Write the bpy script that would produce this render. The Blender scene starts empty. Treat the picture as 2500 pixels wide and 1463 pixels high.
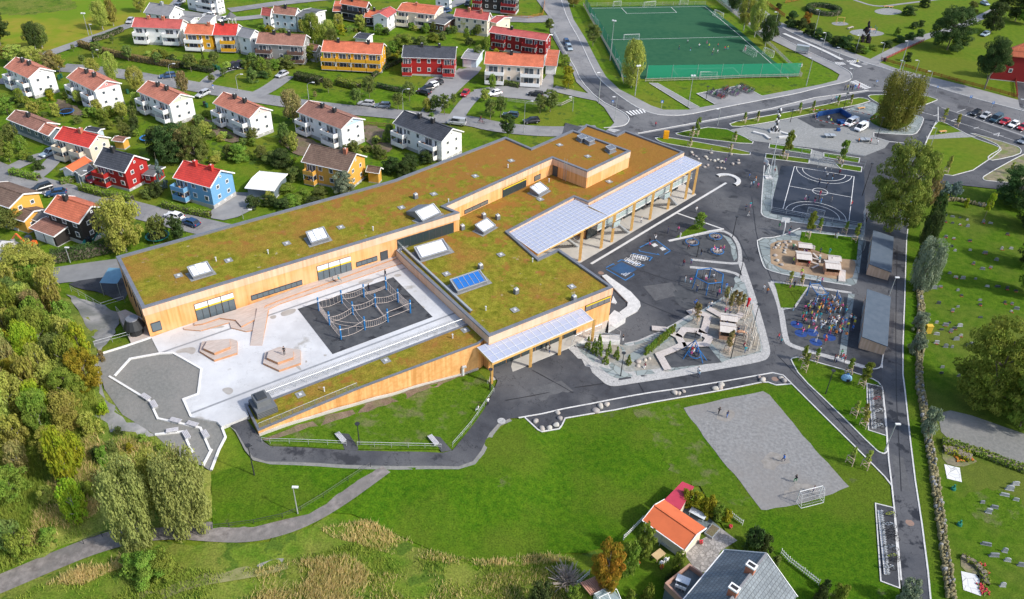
import bpy,bmesh,math,random
import numpy as np
from mathutils import Vector,Matrix,geometry
random.seed(7)
rnd=random.Random(11)
scn=bpy.context.scene
C=scn.collection
R=math.radians
# ---------------------------------------------------------------- camera
FPX,CX,CY,CAMZ=1995.0,1250.0,731.5,85.0
_p,_r=R(35.72),R(2.19)
_up=np.array([0,-math.cos(_p),-math.sin(_p)])
_c,_s=math.cos(_r),math.sin(_r)
_up=np.array([[_c,-_s,0],[_s,_c,0],[0,0,1]])@_up
_fw=np.array([0,0,1.0])-_up[2]*_up
_fw/=np.linalg.norm(_fw)
_rt=np.cross(_fw,_up)
RM=np.array([_rt,_fw,_up])
cam_d=bpy.data.cameras.new('camera')
cam=bpy.data.objects.new('camera',cam_d)
C.objects.link(cam)
cam_d.sensor_width=36.0
cam_d.lens=FPX/2500*36.0
cam_d.clip_start=1.0
cam_d.clip_end=3000
_x,_y,_z=RM@[1,0,0],RM@[0,-1,0],RM@[0,0,-1]
cam.matrix_world=Matrix(((_x[0],_y[0],_z[0],0),(_x[1],_y[1],_z[1],0),(_x[2],_y[2],_z[2],CAMZ),(0,0,0,1)))
scn.camera=cam
# ---------------------------------------------------------------- light
SUN_EL,SUN_AZ=R(40),R(112)
world=bpy.data.worlds.new('World')
scn.world=world
world.use_nodes=True
nt=world.node_tree
sky=nt.nodes.new('ShaderNodeTexSky')
sky.sky_type='NISHITA'
sky.sun_disc=False
sky.sun_elevation=SUN_EL
sky.sun_rotation=SUN_AZ
sky.dust_density=2.0
bg=nt.nodes['Background']
bg.inputs[1].default_value=0.15
nt.links.new(sky.outputs[0],bg.inputs[0])
sun_d=bpy.data.lights.new('sun','SUN')
sun_d.energy=2.6
sun_d.angle=R(3.0)
sun_d.color=(1.0,0.95,0.87)
sun=bpy.data.objects.new('sun',sun_d)
C.objects.link(sun)
_sd=Vector((math.sin(SUN_AZ)*math.cos(SUN_EL),math.cos(SUN_AZ)*math.cos(SUN_EL),math.sin(SUN_EL)))
sun.rotation_euler=_sd.to_track_quat('Z','Y').to_euler()
scn.view_settings.view_transform='Standard'
scn.view_settings.look='None'
scn.view_settings.exposure=0.7
scn.view_settings.gamma=1.0
scn.render.resolution_x=1024
scn.render.resolution_y=599
# ---------------------------------------------------------------- terrain
def P(x,y,z=0.0):
 d=RM@np.array([x-CX,y-CY,FPX])
 t=(z-CAMZ)/d[2]
 return np.array([d[0]*t,d[1]*t,z])
CTRL=[(1500,600,0),(1600,700,0),(1700,600,0),(1900,500,0),(1800,900,0),(2200,500,0),(2200,1000,0),(2200,1400,0),(1950,800,0),(1650,880,0),
(1500,700,0),(1700,1050,0),(1900,1100,0),(1600,1250,0),(2000,1300,0),(1700,1400,0),(2400,600,0),(2400,1200,0),(1700,380,0),(1450,290,.4),
(1400,560,0),(1350,640,0),(2050,650,0),(1800,450,0),(1650,480,0),(1800,300,0),(2100,350,0),(2000,1000,0),(2400,850,0),(2400,1420,0),(1850,1400,0),
(1300,920,1.4),(1380,860,1.4),(1200,950,1.5),(1300,870,1.5),(1350,990,1.0),(1500,985,.4),(1440,900,.6),(1560,830,.1),
(1195,1000,2.1),(1160,1060,3.0),(1110,1120,3.7),(1000,1120,4.2),(900,1115,4.6),(780,1110,5.2),(690,1110,5.7),(620,1080,6.1),(590,1035,6.3),
(1000,1040,3.6),(1160,920,1.8),(1100,960,2.6),(1000,960,3.4),(900,1000,4.4),(800,1020,5.2),(700,1060,5.8),(650,1050,6.1),
(560,1150,5.4),(700,1200,4.8),(850,1180,4.4),(1000,1200,3),(1150,1150,2.6),(1200,1100,2.3),(1250,1050,1.6),(1200,1300,1.6),(1000,1350,2.2),(800,1350,3.4),(1400,1100,.5),(1400,1250,.3),
(600,1300,4.4),(450,1300,4.6),(300,1300,4.5),(100,1400,4),(300,1440,3.5),(700,1440,3),(1200,1450,1),(1300,1350,.6),
(100,1000,7),(100,1200,5.6),(200,900,7),(50,800,6.2),(150,780,5.2),(300,900,6.45),(350,960,6.45),(420,900,6.45),(400,1000,6.45),(260,920,6.45),(340,840,6.45),(300,1060,6.4),(450,1000,6.45),(520,1010,6.45),(430,1060,6.2),(480,1080,6.0),(520,1100,5.8),(505,1135,5.5),(400,1150,5.4),(250,1150,6),
(230,690,3),(270,720,3),(300,760,3.4),(200,740,3.8),(220,790,5),(200,660,2.6),(100,660,2.6),(50,600,2.6),(250,615,2.6),(320,600,2.2),
(100,500,2.4),(400,560,2),(600,520,1.6),(700,450,1.2),(900,400,1),(300,400,2),(100,300,2),(300,250,1.8),(500,250,1.5),(700,300,1.3),(900,250,1),(1100,300,.6),(1200,200,.4),(1300,100,0),(1000,100,.5),(700,50,1),(400,100,1.4),(100,50,1.5),(-150,200,2),(-150,500,3),(-150,900,6),
(1650,100,0),(1850,150,0),(2000,200,0),(2400,100,0),(2400,300,0),(1500,20,0),(2000,10,0),(2700,500,0),(2700,1000,0)]
_CT=np.array([P(*c)for c in CTRL])
def H(x,y):
 x=np.atleast_1d(np.asarray(x,float));y=np.atleast_1d(np.asarray(y,float))
 out=np.empty(x.shape)
 for i in range(0,len(x),20000):
  d2=(x[i:i+20000,None]-_CT[None,:,0])**2+(y[i:i+20000,None]-_CT[None,:,1])**2
  w=1.0/(d2+16.0)**2
  out[i:i+20000]=(w*_CT[None,:,2]).sum(1)/w.sum(1)
 out[np.abs(out)<0.004]=0
 return out
def h1(x,y):return float(H([x],[y])[0])
def G(x,y):
 """world point where the sight line through a photo pixel meets the terrain"""
 z=0.0
 for k in range(14):
  p=P(x,y,z)
  z=0.5*z+0.5*h1(p[0],p[1])
 p=P(x,y,z)
 return Vector((p[0],p[1],h1(p[0],p[1])))
def V(x,y,z):return Vector(P(x,y,z))
_Ri=RM.T
def proj(p):
 c=_Ri@(np.array(p)-np.array([0,0,CAMZ]))
 return CX+FPX*c[0]/c[2],CY+FPX*c[1]/c[2]
def upright(base,toppx):
 """height of something upright at base whose top shows at photo row toppx"""
 lo,hi=0.1,40.0
 for k in range(30):
  m=(lo+hi)/2
  if proj((base[0],base[1],base[2]+m))[1]>toppx:lo=m
  else:hi=m
 return lo
def mpp(p):
 c=_Ri@(np.array(p)-np.array([0,0,CAMZ]))
 return c[2]/FPX
# ---------------------------------------------------------------- materials
MATS={}
def M(name,c1,c2=None,scale=1.0,rough=0.8,c3=None,scale3=0.1,fac3=0.6,bump=0.0,aniso=(1,1,1),metal=0.0,lo=0.35,hi=0.65,
spec=0.3,obj=False,trans=0.0,c4=None,scale4=4.0,th4=0.62,emis=None,rand=0.0,detail=5.0,rotz=0.0,th3=(0.45,0.6),crack=0.0,speck=0.0):
 if name in MATS:return MATS[name]
 m=bpy.data.materials.new(name);m.use_nodes=True
 t=m.node_tree;N=t.nodes;L=t.links
 b=N['Principled BSDF']
 b.inputs['Roughness'].default_value=rough
 b.inputs['Metallic'].default_value=metal
 b.inputs['Specular IOR Level'].default_value=spec
 if c2 is None:c2=tuple(v*0.88 for v in c1)
 if obj:
  src=N.new('ShaderNodeTexCoord').outputs['Object']
 else:
  src=N.new('ShaderNodeNewGeometry').outputs['Position']
 mp=N.new('ShaderNodeMapping');mp.inputs['Scale'].default_value=aniso
 if rotz:
  mp0=N.new('ShaderNodeMapping');mp0.inputs['Rotation'].default_value=(0,0,rotz)
  L.new(src,mp0.inputs[0]);src=mp0.outputs[0]
 L.new(src,mp.inputs[0])
 def noise(vec,s,d=detail):
  n=N.new('ShaderNodeTexNoise');n.inputs['Scale'].default_value=s;n.inputs['Detail'].default_value=d
  n.inputs['Roughness'].default_value=0.6
  L.new(vec,n.inputs['Vector']);return n.outputs[0]
 def ramp(f,a,b_):
  r=N.new('ShaderNodeMapRange');r.inputs[1].default_value=a;r.inputs[2].default_value=b_
  L.new(f,r.inputs[0]);return r.outputs[0]
 def mix(f,a,b_):
  x=N.new('ShaderNodeMix');x.data_type='RGBA'
  if isinstance(f,float):x.inputs[0].default_value=f
  else:L.new(f,x.inputs[0])
  for k,v in((6,a),(7,b_)):
   if isinstance(v,tuple):x.inputs[k].default_value=(*v,1)
   else:L.new(v,x.inputs[k])
  return x.outputs[2]
 n1=noise(mp.outputs[0],scale)
 col=mix(ramp(n1,lo,hi),c1,c2)
 if c3 is not None:
  f=ramp(noise(src,scale3,4.0),*th3)
  mm=N.new('ShaderNodeMath');mm.operation='MULTIPLY';L.new(f,mm.inputs[0]);mm.inputs[1].default_value=fac3
  col=mix(mm.outputs[0],col,c3)
 if c4 is not None:
  col=mix(ramp(noise(src,scale4,6.0),th4,th4+0.05),col,c4)
 if speck:
  f=ramp(noise(src,5.0,3.0),.3,.7);mm=N.new('ShaderNodeHueSaturation');r2=N.new('ShaderNodeMapRange')
  r2.inputs[3].default_value=1-speck;r2.inputs[4].default_value=1+speck;L.new(f,r2.inputs[0]);L.new(r2.outputs[0],mm.inputs['Value']);L.new(col,mm.inputs['Color']);col=mm.outputs[0]
 if crack:
  f=noise(src,.16,5.0);s1=N.new('ShaderNodeMath');s1.operation='SUBTRACT';L.new(f,s1.inputs[0]);s1.inputs[1].default_value=.5
  s2=N.new('ShaderNodeMath');s2.operation='ABSOLUTE';L.new(s1.outputs[0],s2.inputs[0])
  r3=N.new('ShaderNodeMapRange');r3.inputs[2].default_value=.006;r3.inputs[3].default_value=crack;r3.inputs[4].default_value=0;L.new(s2.outputs[0],r3.inputs[0])
  col=mix(r3.outputs[0],col,tuple(v*.35 for v in c1))
 if rand:
  oi=N.new('ShaderNodeObjectInfo');hs=N.new('ShaderNodeHueSaturation')
  for k,(a,b_)in((0,(0.5-rand*.12,0.5+rand*.12)),(2,(1-rand*.8,1+rand*.8))):
   r=N.new('ShaderNodeMapRange');L.new(oi.outputs['Random'],r.inputs[0]);r.inputs[3].default_value=a;r.inputs[4].default_value=b_
   L.new(r.outputs[0],hs.inputs[k])
  L.new(col,hs.inputs['Color']);col=hs.outputs[0]
 L.new(col,b.inputs['Base Color'])
 if bump:
  bp=N.new('ShaderNodeBump');bp.inputs['Strength'].default_value=min(1,bump);bp.inputs['Distance'].default_value=0.15
  L.new(n1,bp.inputs['Height']);L.new(bp.outputs[0],b.inputs['Normal'])
 if trans:
  tr=N.new('ShaderNodeBsdfTranslucent');L.new(col,tr.inputs[0])
  ms=N.new('ShaderNodeMixShader');ms.inputs[0].default_value=trans
  L.new(b.outputs[0],ms.inputs[1]);L.new(tr.outputs[0],ms.inputs[2]);L.new(ms.outputs[0],N['Material Output'].inputs[0])
 MATS[name]=m
 return m
def Mglass(name,col,alpha,rough=0.08):
 if name in MATS:return MATS[name]
 m=bpy.data.materials.new(name);m.use_nodes=True
 t=m.node_tree;b=t.nodes['Principled BSDF']
 b.inputs['Base Color'].default_value=(*col,1);b.inputs['Roughness'].default_value=rough
 if alpha<1:
  tr=t.nodes.new('ShaderNodeBsdfTransparent');ms=t.nodes.new('ShaderNodeMixShader')
  ms.inputs[0].default_value=alpha
  t.links.new(tr.outputs[0],ms.inputs[1]);t.links.new(b.outputs[0],ms.inputs[2]);t.links.new(ms.outputs[0],t.nodes['Material Output'].inputs[0])
 MATS[name]=m
 return m
def Mcells(name,c1,c2,cedge,scale,edge=0.06,rough=0.8,obj=False):
 """flagstones: voronoi cells of varying tone with dark joints"""
 if name in MATS:return MATS[name]
 m=bpy.data.materials.new(name);m.use_nodes=True
 t=m.node_tree;N=t.nodes;L=t.links;b=N['Principled BSDF'];b.inputs['Roughness'].default_value=rough
 g=N.new('ShaderNodeNewGeometry')
 v=N.new('ShaderNodeTexVoronoi');v.inputs['Scale'].default_value=scale;L.new(g.outputs['Position'],v.inputs['Vector'])
 e=N.new('ShaderNodeTexVoronoi');e.feature='DISTANCE_TO_EDGE';e.inputs['Scale'].default_value=scale;L.new(g.outputs['Position'],e.inputs['Vector'])
 s=N.new('ShaderNodeSeparateColor');L.new(v.outputs['Color'],s.inputs[0])
 x=N.new('ShaderNodeMix');x.data_type='RGBA';L.new(s.outputs[0],x.inputs[0]);x.inputs[6].default_value=(*c1,1);x.inputs[7].default_value=(*c2,1)
 mr=N.new('ShaderNodeMapRange');L.new(e.outputs['Distance'],mr.inputs[0]);mr.inputs[2].default_value=edge
 y=N.new('ShaderNodeMix');y.data_type='RGBA';L.new(mr.outputs[0],y.inputs[0]);y.inputs[6].default_value=(*cedge,1);L.new(x.outputs[2],y.inputs[7])
 L.new(y.outputs[2],b.inputs['Base Color'])
 MATS[name]=m
 return m
def Mtile(name,c1,c2,cj,bw=0.34,bh=0.4,rough=0.75,mort=0.035):
 """rows of tiles in the object's own x/y"""
 if name in MATS:return MATS[name]
 m=bpy.data.materials.new(name);m.use_nodes=True
 t=m.node_tree;N=t.nodes;L=t.links;b=N['Principled BSDF'];b.inputs['Roughness'].default_value=rough
 b.inputs['Specular IOR Level'].default_value=0.25
 tc=N.new('ShaderNodeTexCoord')
 br=N.new('ShaderNodeTexBrick');br.inputs['Scale'].default_value=1
 br.inputs['Brick Width'].default_value=bw;br.inputs['Row Height'].default_value=bh;br.inputs['Mortar Size'].default_value=mort
 br.inputs['Mortar Smooth'].default_value=0.6
 br.inputs['Color1'].default_value=(*c1,1);br.inputs['Color2'].default_value=(*c2,1);br.inputs['Mortar'].default_value=(*cj,1)
 L.new(tc.outputs['Object'],br.inputs['Vector'])
 n=N.new('ShaderNodeTexNoise');n.inputs['Scale'].default_value=0.5;n.inputs['Detail'].default_value=6;L.new(tc.outputs['Object'],n.inputs['Vector'])
 mr=N.new('ShaderNodeMapRange');mr.inputs[1].default_value=.3;mr.inputs[2].default_value=.7;mr.inputs[3].default_value=.78;mr.inputs[4].default_value=1.12;L.new(n.outputs[0],mr.inputs[0])
 hs=N.new('ShaderNodeHueSaturation');L.new(br.outputs[0],hs.inputs['Color']);L.new(mr.outputs[0],hs.inputs['Value'])
 L.new(hs.outputs[0],b.inputs['Base Color'])
 bp=N.new('ShaderNodeBump');bp.inputs['Strength'].default_value=.5;bp.inputs['Distance'].default_value=.05;L.new(br.outputs['Fac'],bp.inputs['Height']);bp.invert=True
 L.new(bp.outputs[0],b.inputs['Normal'])
 MATS[name]=m
 return m
# ---------------------------------------------------------------- mesh builder
class MB:
 def __init__(s):s.v=[];s.f=[];s.m=[];s.sm=False
 def face(s,pts,mi=0):
  n=len(s.v);s.v+=[tuple(p)for p in pts];s.f.append(tuple(range(n,n+len(pts))));s.m.append(mi)
 def box(s,lo,hi,mi=0,T=None):
  x0,y0,z0=lo;x1,y1,z1=hi
  c=[(x0,y0,z0),(x1,y0,z0),(x1,y1,z0),(x0,y1,z0),(x0,y0,z1),(x1,y0,z1),(x1,y1,z1),(x0,y1,z1)]
  if T is not None:c=[tuple(T@Vector(p))for p in c]
  n=len(s.v);s.v+=c
  for f in((0,3,2,1),(4,5,6,7),(0,1,5,4),(1,2,6,5),(2,3,7,6),(3,0,4,7)):
   s.f.append(tuple(n+i for i in f));s.m.append(mi)
  return s
 def bar(s,a,b,w,h=None,mi=0,up=(0,0,1)):
  """square bar from a to b"""
  a=Vector(a);b=Vector(b);h=w if h is None else h
  d=b-a;L=d.length
  if L<1e-6:return s
  d.normalize();u=Vector(up)
  if abs(d.dot(u))>0.98:u=Vector((1,0,0))
  sd=d.cross(u).normalized();u=sd.cross(d)
  c=[]
  for q in(a,b):
   for i,j in((-1,-1),(1,-1),(1,1),(-1,1)):c.append(tuple(q+sd*(i*w/2)+u*(j*h/2)))
  n=len(s.v);s.v+=c
  for f in((0,1,2,3),(7,6,5,4),(0,4,5,1),(1,5,6,2),(2,6,7,3),(3,7,4,0)):
   s.f.append(tuple(n+i for i in f));s.m.append(mi)
  return s
 def cyl(s,a,b,r0,r1=None,n=8,mi=0,caps=True):
  a=Vector(a);b=Vector(b);r1=r0 if r1 is None else r1
  d=(b-a)
  if d.length<1e-6:return s
  d.normalize();u=Vector((0,0,1))if abs(d.z)<.9 else Vector((1,0,0))
  e=d.cross(u).normalized();g=d.cross(e)
  k=len(s.v)
  for q,r in((a,r0),(b,r1)):
   for i in range(n):
    t=2*math.pi*i/n;s.v.append(tuple(q+e*(math.cos(t)*r)+g*(math.sin(t)*r)))
  for i in range(n):
   j=(i+1)%n;s.f.append((k+i,k+n+i,k+n+j,k+j));s.m.append(mi)
  if caps:
   s.f.append(tuple(k+i for i in range(n)));s.m.append(mi)
   s.f.append(tuple(k+n+i for i in reversed(range(n))));s.m.append(mi)
  return s
 def tube(s,pts,r,n=6,mi=0):
  for a,b in zip(pts[:-1],pts[1:]):s.cyl(a,b,r,r,n,mi)
  return s
 def ball(s,c,r,mi=0,n=8,m=6,sq=(1,1,1)):
  k=len(s.v);c=Vector(c)
  for i in range(1,m):
   ph=math.pi*i/m
   for j in range(n):
    th=2*math.pi*j/n
    s.v.append((c.x+r*sq[0]*math.sin(ph)*math.cos(th),c.y+r*sq[1]*math.sin(ph)*math.sin(th),c.z+r*sq[2]*math.cos(ph)))
  s.v.append((c.x,c.y,c.z+r*sq[2]));s.v.append((c.x,c.y,c.z-r*sq[2]));T=k+n*(m-1);B=T+1
  for i in range(m-2):
   for j in range(n):
    q=(j+1)%n;s.f.append((k+i*n+j,k+(i+1)*n+j,k+(i+1)*n+q,k+i*n+q));s.m.append(mi)
  for j in range(n):
   q=(j+1)%n;s.f.append((T,k+j,k+q));s.m.append(mi);s.f.append((B,k+(m-2)*n+q,k+(m-2)*n+j));s.m.append(mi)
  return s
 def prism(s,poly,z0,z1,mi=0,top=True,bot=False,mt=None):
  n=len(poly)
  ar=sum(poly[i][0]*poly[(i+1)%n][1]-poly[(i+1)%n][0]*poly[i][1]for i in range(n))
  if ar<0:poly=poly[::-1]
  for i in range(n):
   a,b=poly[i],poly[(i+1)%n]
   s.face([(a[0],a[1],z0),(b[0],b[1],z0),(b[0],b[1],z1),(a[0],a[1],z1)],mi)
  if top:s.face([(p[0],p[1],z1)for p in poly],mi if mt is None else mt)
  if bot:s.face([(p[0],p[1],z0)for p in poly[::-1]],mi)
  return s
 def build(s,name,mats,parent=None,smooth=False):
  me=bpy.data.meshes.new(name)
  me.from_pydata(s.v,[],s.f)
  if not isinstance(mats,(list,tuple)):mats=[mats]
  for m in mats:me.materials.append(m)
  if len(mats)>1:me.polygons.foreach_set('material_index',s.m)
  if smooth:me.polygons.foreach_set('use_smooth',[True]*len(me.polygons))
  me.update()
  o=bpy.data.objects.new(name,me);C.objects.link(o)
  if parent is not None:o.parent=parent
  return o
THINGS=[]
def tag(o,label=None,cat=None,group=None,kind=None):
 if label:o['label']=label
 if cat:o['category']=cat
 if group:o['group']=group
 if kind:o['kind']=kind
 if label and cat:THINGS.append(o)
 return o
def thing(name,label,cat,loc=(0,0,0),rot=0.0,group=None,scale=None):
 o=bpy.data.objects.new(name,None);C.objects.link(o)
 o.location=loc;o.rotation_euler=(0,0,rot);o.empty_display_size=.2
 if scale:o.scale=scale if isinstance(scale,(tuple,list))else(scale,)*3
 return tag(o,label,cat,group)
def dup(src,loc,rot=0.0,label=None,group=None,scale=None,mats=None):
 """copy of a thing, its parts and their sub-parts; mats swaps materials {old: new}"""
 def cp(o,par):
  c=o.copy();C.objects.link(c);c.parent=par
  if mats and o.type=='MESH':
   for i,sl in enumerate(c.material_slots):
    nm=sl.material.name if sl.material else ''
    if nm in mats:
     sl.link='OBJECT';sl.material=mats[nm]
  for ch in KIDS.get(o.name,[]):cp(ch,c)
  return c
 if src.name not in KIDS:reg(src)
 r=cp(src,None)
 r.location=loc;r.rotation_euler=(0,0,rot)
 if scale:r.scale=scale if isinstance(scale,(tuple,list))else(scale,)*3
 if label:r['label']=label
 if group:r['group']=group
 THINGS.append(r)
 return r
KIDS={}
def reg(root):
 """remember the family of a prototype (parent links made this run)"""
 allo=[o for o in bpy.data.objects if o.parent is not None]
 fam={}
 for o in allo:fam.setdefault(o.parent.name,[]).append(o)
 def go(o):
  KIDS[o.name]=fam.get(o.name,[])
  for c in KIDS[o.name]:go(c)
 go(root)
class Proto:
 """first use moves the prototype itself, later uses copy it"""
 def __init__(s,root):s.root=root;s.used=False;reg(root)
 def put(s,loc,rot=0.0,label=None,group=None,scale=None,mats=None):
  if not s.used:
   s.used=True;o=s.root
   c=dup(s.root,loc,rot,label,group,scale,mats)
   s.pending=s.root
   return c
  return dup(s.root,loc,rot,label,group,scale,mats)
PROTOS=[]
def proto(root):
 if root in THINGS:THINGS.remove(root)
 p=Proto(root);PROTOS.append(p);return p
# ---------------------------------------------------------------- draped sheets
def inpoly(pts,poly):
 x,y=pts[:,0],pts[:,1];r=np.zeros(len(x),bool);n=len(poly)
 for i in range(n):
  x0,y0=poly[i];x1,y1=poly[(i+1)%n]
  c=((y0>y)!=(y1>y))
  with np.errstate(divide='ignore',invalid='ignore'):
   r^=c&(x<(x1-x0)*(y-y0)/(y1-y0+1e-12)+x0)
 return r
def densify(w,step,closed=True):
 out=[]
 n=len(w)
 for i in range(n if closed else n-1):
  a=w[i];b=w[(i+1)%n];L=math.hypot(b[0]-a[0],b[1]-a[1]);k=max(1,int(L/step))
  for j in range(k):out.append((a[0]+(b[0]-a[0])*j/k,a[1]+(b[1]-a[1])*j/k))
 if not closed:out.append(tuple(w[-1][:2]))
 return out
def chaikin(w,it=2,closed=True):
 for _ in range(it):
  o=[];n=len(w)
  if not closed:o.append(w[0])
  for i in range(n if closed else n-1):
   a=w[i];b=w[(i+1)%n]
   o+=[(a[0]*.75+b[0]*.25,a[1]*.75+b[1]*.25),(a[0]*.25+b[0]*.75,a[1]*.25+b[1]*.75)]
  if not closed:o.append(w[-1])
  w=o
 return w
def gxy(px):return[tuple(G(*p)[:2])for p in px]
def sheet(name,px,mat,off,smooth=0,jag=0.0,step=3.0,world=None,z=None,kind='structure',label=None,cat=None,skirt=0.0):
 w=world if world else([tuple(P(*p,z)[:2])for p in px]if z is not None else gxy(px))
 if smooth:w=chaikin(w,smooth)
 w=densify(w,step)
 if jag:
  w=densify(w,1.2);w=[(x+rnd.uniform(-jag,jag),y+rnd.uniform(-jag,jag))for x,y in w]
 n=len(w);a=np.array(w)
 x0,y0=a.min(0);x1,y1=a.max(0)
 if z is None:
  gx,gy=np.meshgrid(np.arange(x0,x1,step),np.arange(y0,y1,step));g=np.c_[gx.ravel(),gy.ravel()]
  g=g[inpoly(g,w)]if len(g)else g
 else:g=np.zeros((0,2))
 pts=[Vector(p)for p in w]+[Vector(p)for p in g]
 vs,es,fs,_,_,_=geometry.delaunay_2d_cdt(pts,[],[list(range(n))],1,1e-4)
 xy=np.array([(v.x,v.y)for v in vs])
 zz=H(xy[:,0],xy[:,1])if z is None else np.full(len(xy),z)
 b=MB();b.v=[(xy[i][0],xy[i][1],zz[i]+off)for i in range(len(xy))]
 for f in fs:
  p=[xy[i]for i in f]
  ar=(p[1][0]-p[0][0])*(p[2][1]-p[0][1])-(p[2][0]-p[0][0])*(p[1][1]-p[0][1])
  b.f.append(tuple(f)if ar>0 else tuple(reversed(f)));b.m.append(0)
 if skirt:
  k=len(b.v)
  ww=w if sum(w[i][0]*w[(i+1)%n][1]-w[(i+1)%n][0]*w[i][1]for i in range(n))>0 else w[::-1]
  zs=H([p[0]for p in ww],[p[1]for p in ww])if z is None else np.full(n,z)
  for i in range(n):
   p,q=ww[i],ww[(i+1)%n];za,zb=zs[i]+off,zs[(i+1)%n]+off
   b.face([(p[0],p[1],za-skirt),(q[0],q[1],zb-skirt),(q[0],q[1],zb),(p[0],p[1],za)])
 o=b.build(name,mat)
 if kind:o['kind']=kind
 if label:tag(o,label,cat)
 return o
def ribbon_mb(b,w,width,off,height=0.0,closed=False,step=3.0,z=None,mi=0):
 w=densify(w,step,closed);n=len(w)
 if n<2:return
 L=[];Rr=[]
 for i in range(n):
  if closed:p0,p1=w[i-1],w[(i+1)%n]
  else:p0,p1=w[max(0,i-1)],w[min(n-1,i+1)]
  c=w[i]
  d0=Vector((c[0]-p0[0],c[1]-p0[1]));d1=Vector((p1[0]-c[0],p1[1]-c[1]))
  if d0.length<1e-6:d0=d1
  if d1.length<1e-6:d1=d0
  d0.normalize();d1.normalize();t=(d0+d1)
  if t.length<1e-3:t=d1
  t.normalize();nn=Vector((-t.y,t.x));k=min(2.0,1/max(.5,abs(nn.dot(Vector((-d1.y,d1.x))))))
  L.append((c[0]+nn.x*width/2*k,c[1]+nn.y*width/2*k));Rr.append((c[0]-nn.x*width/2*k,c[1]-nn.y*width/2*k))
 zl=(H([p[0]for p in w],[p[1]for p in w])if z is None else np.full(n,z))+off
 for i in range(n if closed else n-1):
  j=(i+1)%n
  a,c,d,e=L[i],Rr[i],Rr[j],L[j];z0,z1=zl[i]+height,zl[j]+height
  b.face([(c[0],c[1],z0),(d[0],d[1],z1),(e[0],e[1],z1),(a[0],a[1],z0)],mi)
  if height>0:
   b.face([(c[0],c[1],z0-height),(d[0],d[1],z1-height),(d[0],d[1],z1),(c[0],c[1],z0)],mi)
   b.face([(e[0],e[1],z1-height),(a[0],a[1],z0-height),(a[0],a[1],z0),(e[0],e[1],z1)],mi)
def ribbon(name,px,width,mat,off=0.05,height=0.0,closed=False,smooth=0,world=None,z=None,kind='structure'):
 w=world if world else([tuple(P(*p,z)[:2])for p in px]if z is not None else gxy(px))
 if smooth:w=chaikin(w,smooth,closed)
 b=MB();ribbon_mb(b,w,width,off,height,closed,z=z)
 o=b.build(name,mat)
 if kind:o['kind']=kind
 return o
# ---------------------------------------------------------------- surface materials
mLawn=M('lawn',(.062,.128,.008),(.105,.175,.012),.9,.95,c3=(.14,.155,.02),scale3=.07,fac3=.7,bump=.6,spec=.05,c4=(.055,.095,.016),scale4=.35,th4=.58,speck=.3)
mField=M('field_grass',(.034,.092,.004),(.064,.130,.006),1.3,.95,c3=(.090,.120,.014),scale3=.06,fac3=.65,bump=.6,spec=.05,c4=(.08,.10,.035),scale4=.16,th4=.66,speck=.38)
mFieldW=M('worn_grass',(.046,.100,.006),(.080,.140,.01),1.5,.95,c3=(.13,.13,.06),scale3=.35,fac3=.75,bump=.6,spec=.05,th3=(.52,.66),speck=.35)
mCem=M('cemetery_grass',(.045,.100,.006),(.080,.140,.010),.8,.95,c3=(.12,.12,.03),scale3=.05,fac3=.5,bump=.6,spec=.05,speck=.3)
mMead=M('meadow',(.070,.130,.012),(.125,.165,.022),.6,.95,c3=(.17,.17,.04),scale3=.16,fac3=.55,bump=1,spec=.05,c4=(.06,.105,.014),scale4=.3,th4=.55,speck=.4)
mWoodFloor=M('wood_floor',(.15,.19,.03),(.25,.25,.06),.6,.95,c3=(.08,.14,.02),scale3=.1,fac3=.7,bump=1,spec=.05,speck=.4)
mPark=M('park_grass',(.075,.135,.010),(.115,.165,.014),.7,.95,c3=(.13,.14,.02),scale3=.05,fac3=.5,bump=.5,spec=.05)
mYellowField=M('mown_field',(.16,.21,.015),(.24,.21,.03),.25,.95,c3=(.10,.19,.012),scale3=.03,fac3=.8,bump=.4,spec=.05)
mRoad=M('road_asphalt',(.17,.17,.175),(.215,.215,.22),.35,.85,c3=(.27,.265,.26),scale3=.12,fac3=.7,bump=.1,crack=.6,speck=.08)
mPave=M('pavement_asphalt',(.20,.20,.205),(.245,.245,.245),.5,.85,c3=(.29,.285,.28),scale3=.1,fac3=.5)
mDark=M('new_asphalt',(.037,.039,.046),(.056,.059,.067),.5,.75,c3=(.125,.125,.128),scale3=.05,fac3=.65,bump=.1,c4=(.030,.031,.036),scale4=.22,th4=.60,crack=.7,speck=.12)
mLane=M('lane_asphalt',(.045,.048,.056),(.072,.075,.083),.4,.6,c3=(.11,.11,.115),scale3=.06,fac3=.6,c4=(.018,.02,.026),scale4=.3,th4=.55,crack=.7,speck=.12)
mTar=M('street_asphalt',(.085,.087,.094),(.12,.12,.127),.4,.75,c3=(.17,.17,.172),scale3=.07,fac3=.6,c4=(.06,.06,.065),scale4=.2,th4=.58,crack=.7,speck=.1)
mRub=M('rubber_surface',(.048,.052,.058),(.075,.079,.085),.8,.85,c4=(.025,.027,.032),scale4=.5,th4=.6,bump=.2)
mCourt=M('court_surface',(.016,.021,.034),(.027,.033,.048),.3,.5,c3=(.055,.058,.07),scale3=.09,fac3=.4,c4=(.012,.016,.025),scale4=.2,th4=.58)
mGravel=M('gravel',(.20,.205,.20),(.28,.285,.28),2.0,.95,c3=(.21,.215,.21),scale3=.15,fac3=.6,bump=.5)
mPitchG=M('gravel_pitch',(.17,.17,.168),(.25,.25,.245),2.2,.95,c3=(.20,.19,.18),scale3=.1,fac3=.7,bump=.4)
mGravelD=M('dark_gravel',(.155,.158,.148),(.20,.20,.188),2.0,.95,c3=(.23,.22,.205),scale3=.12,fac3=.5,bump=.5)
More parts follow.
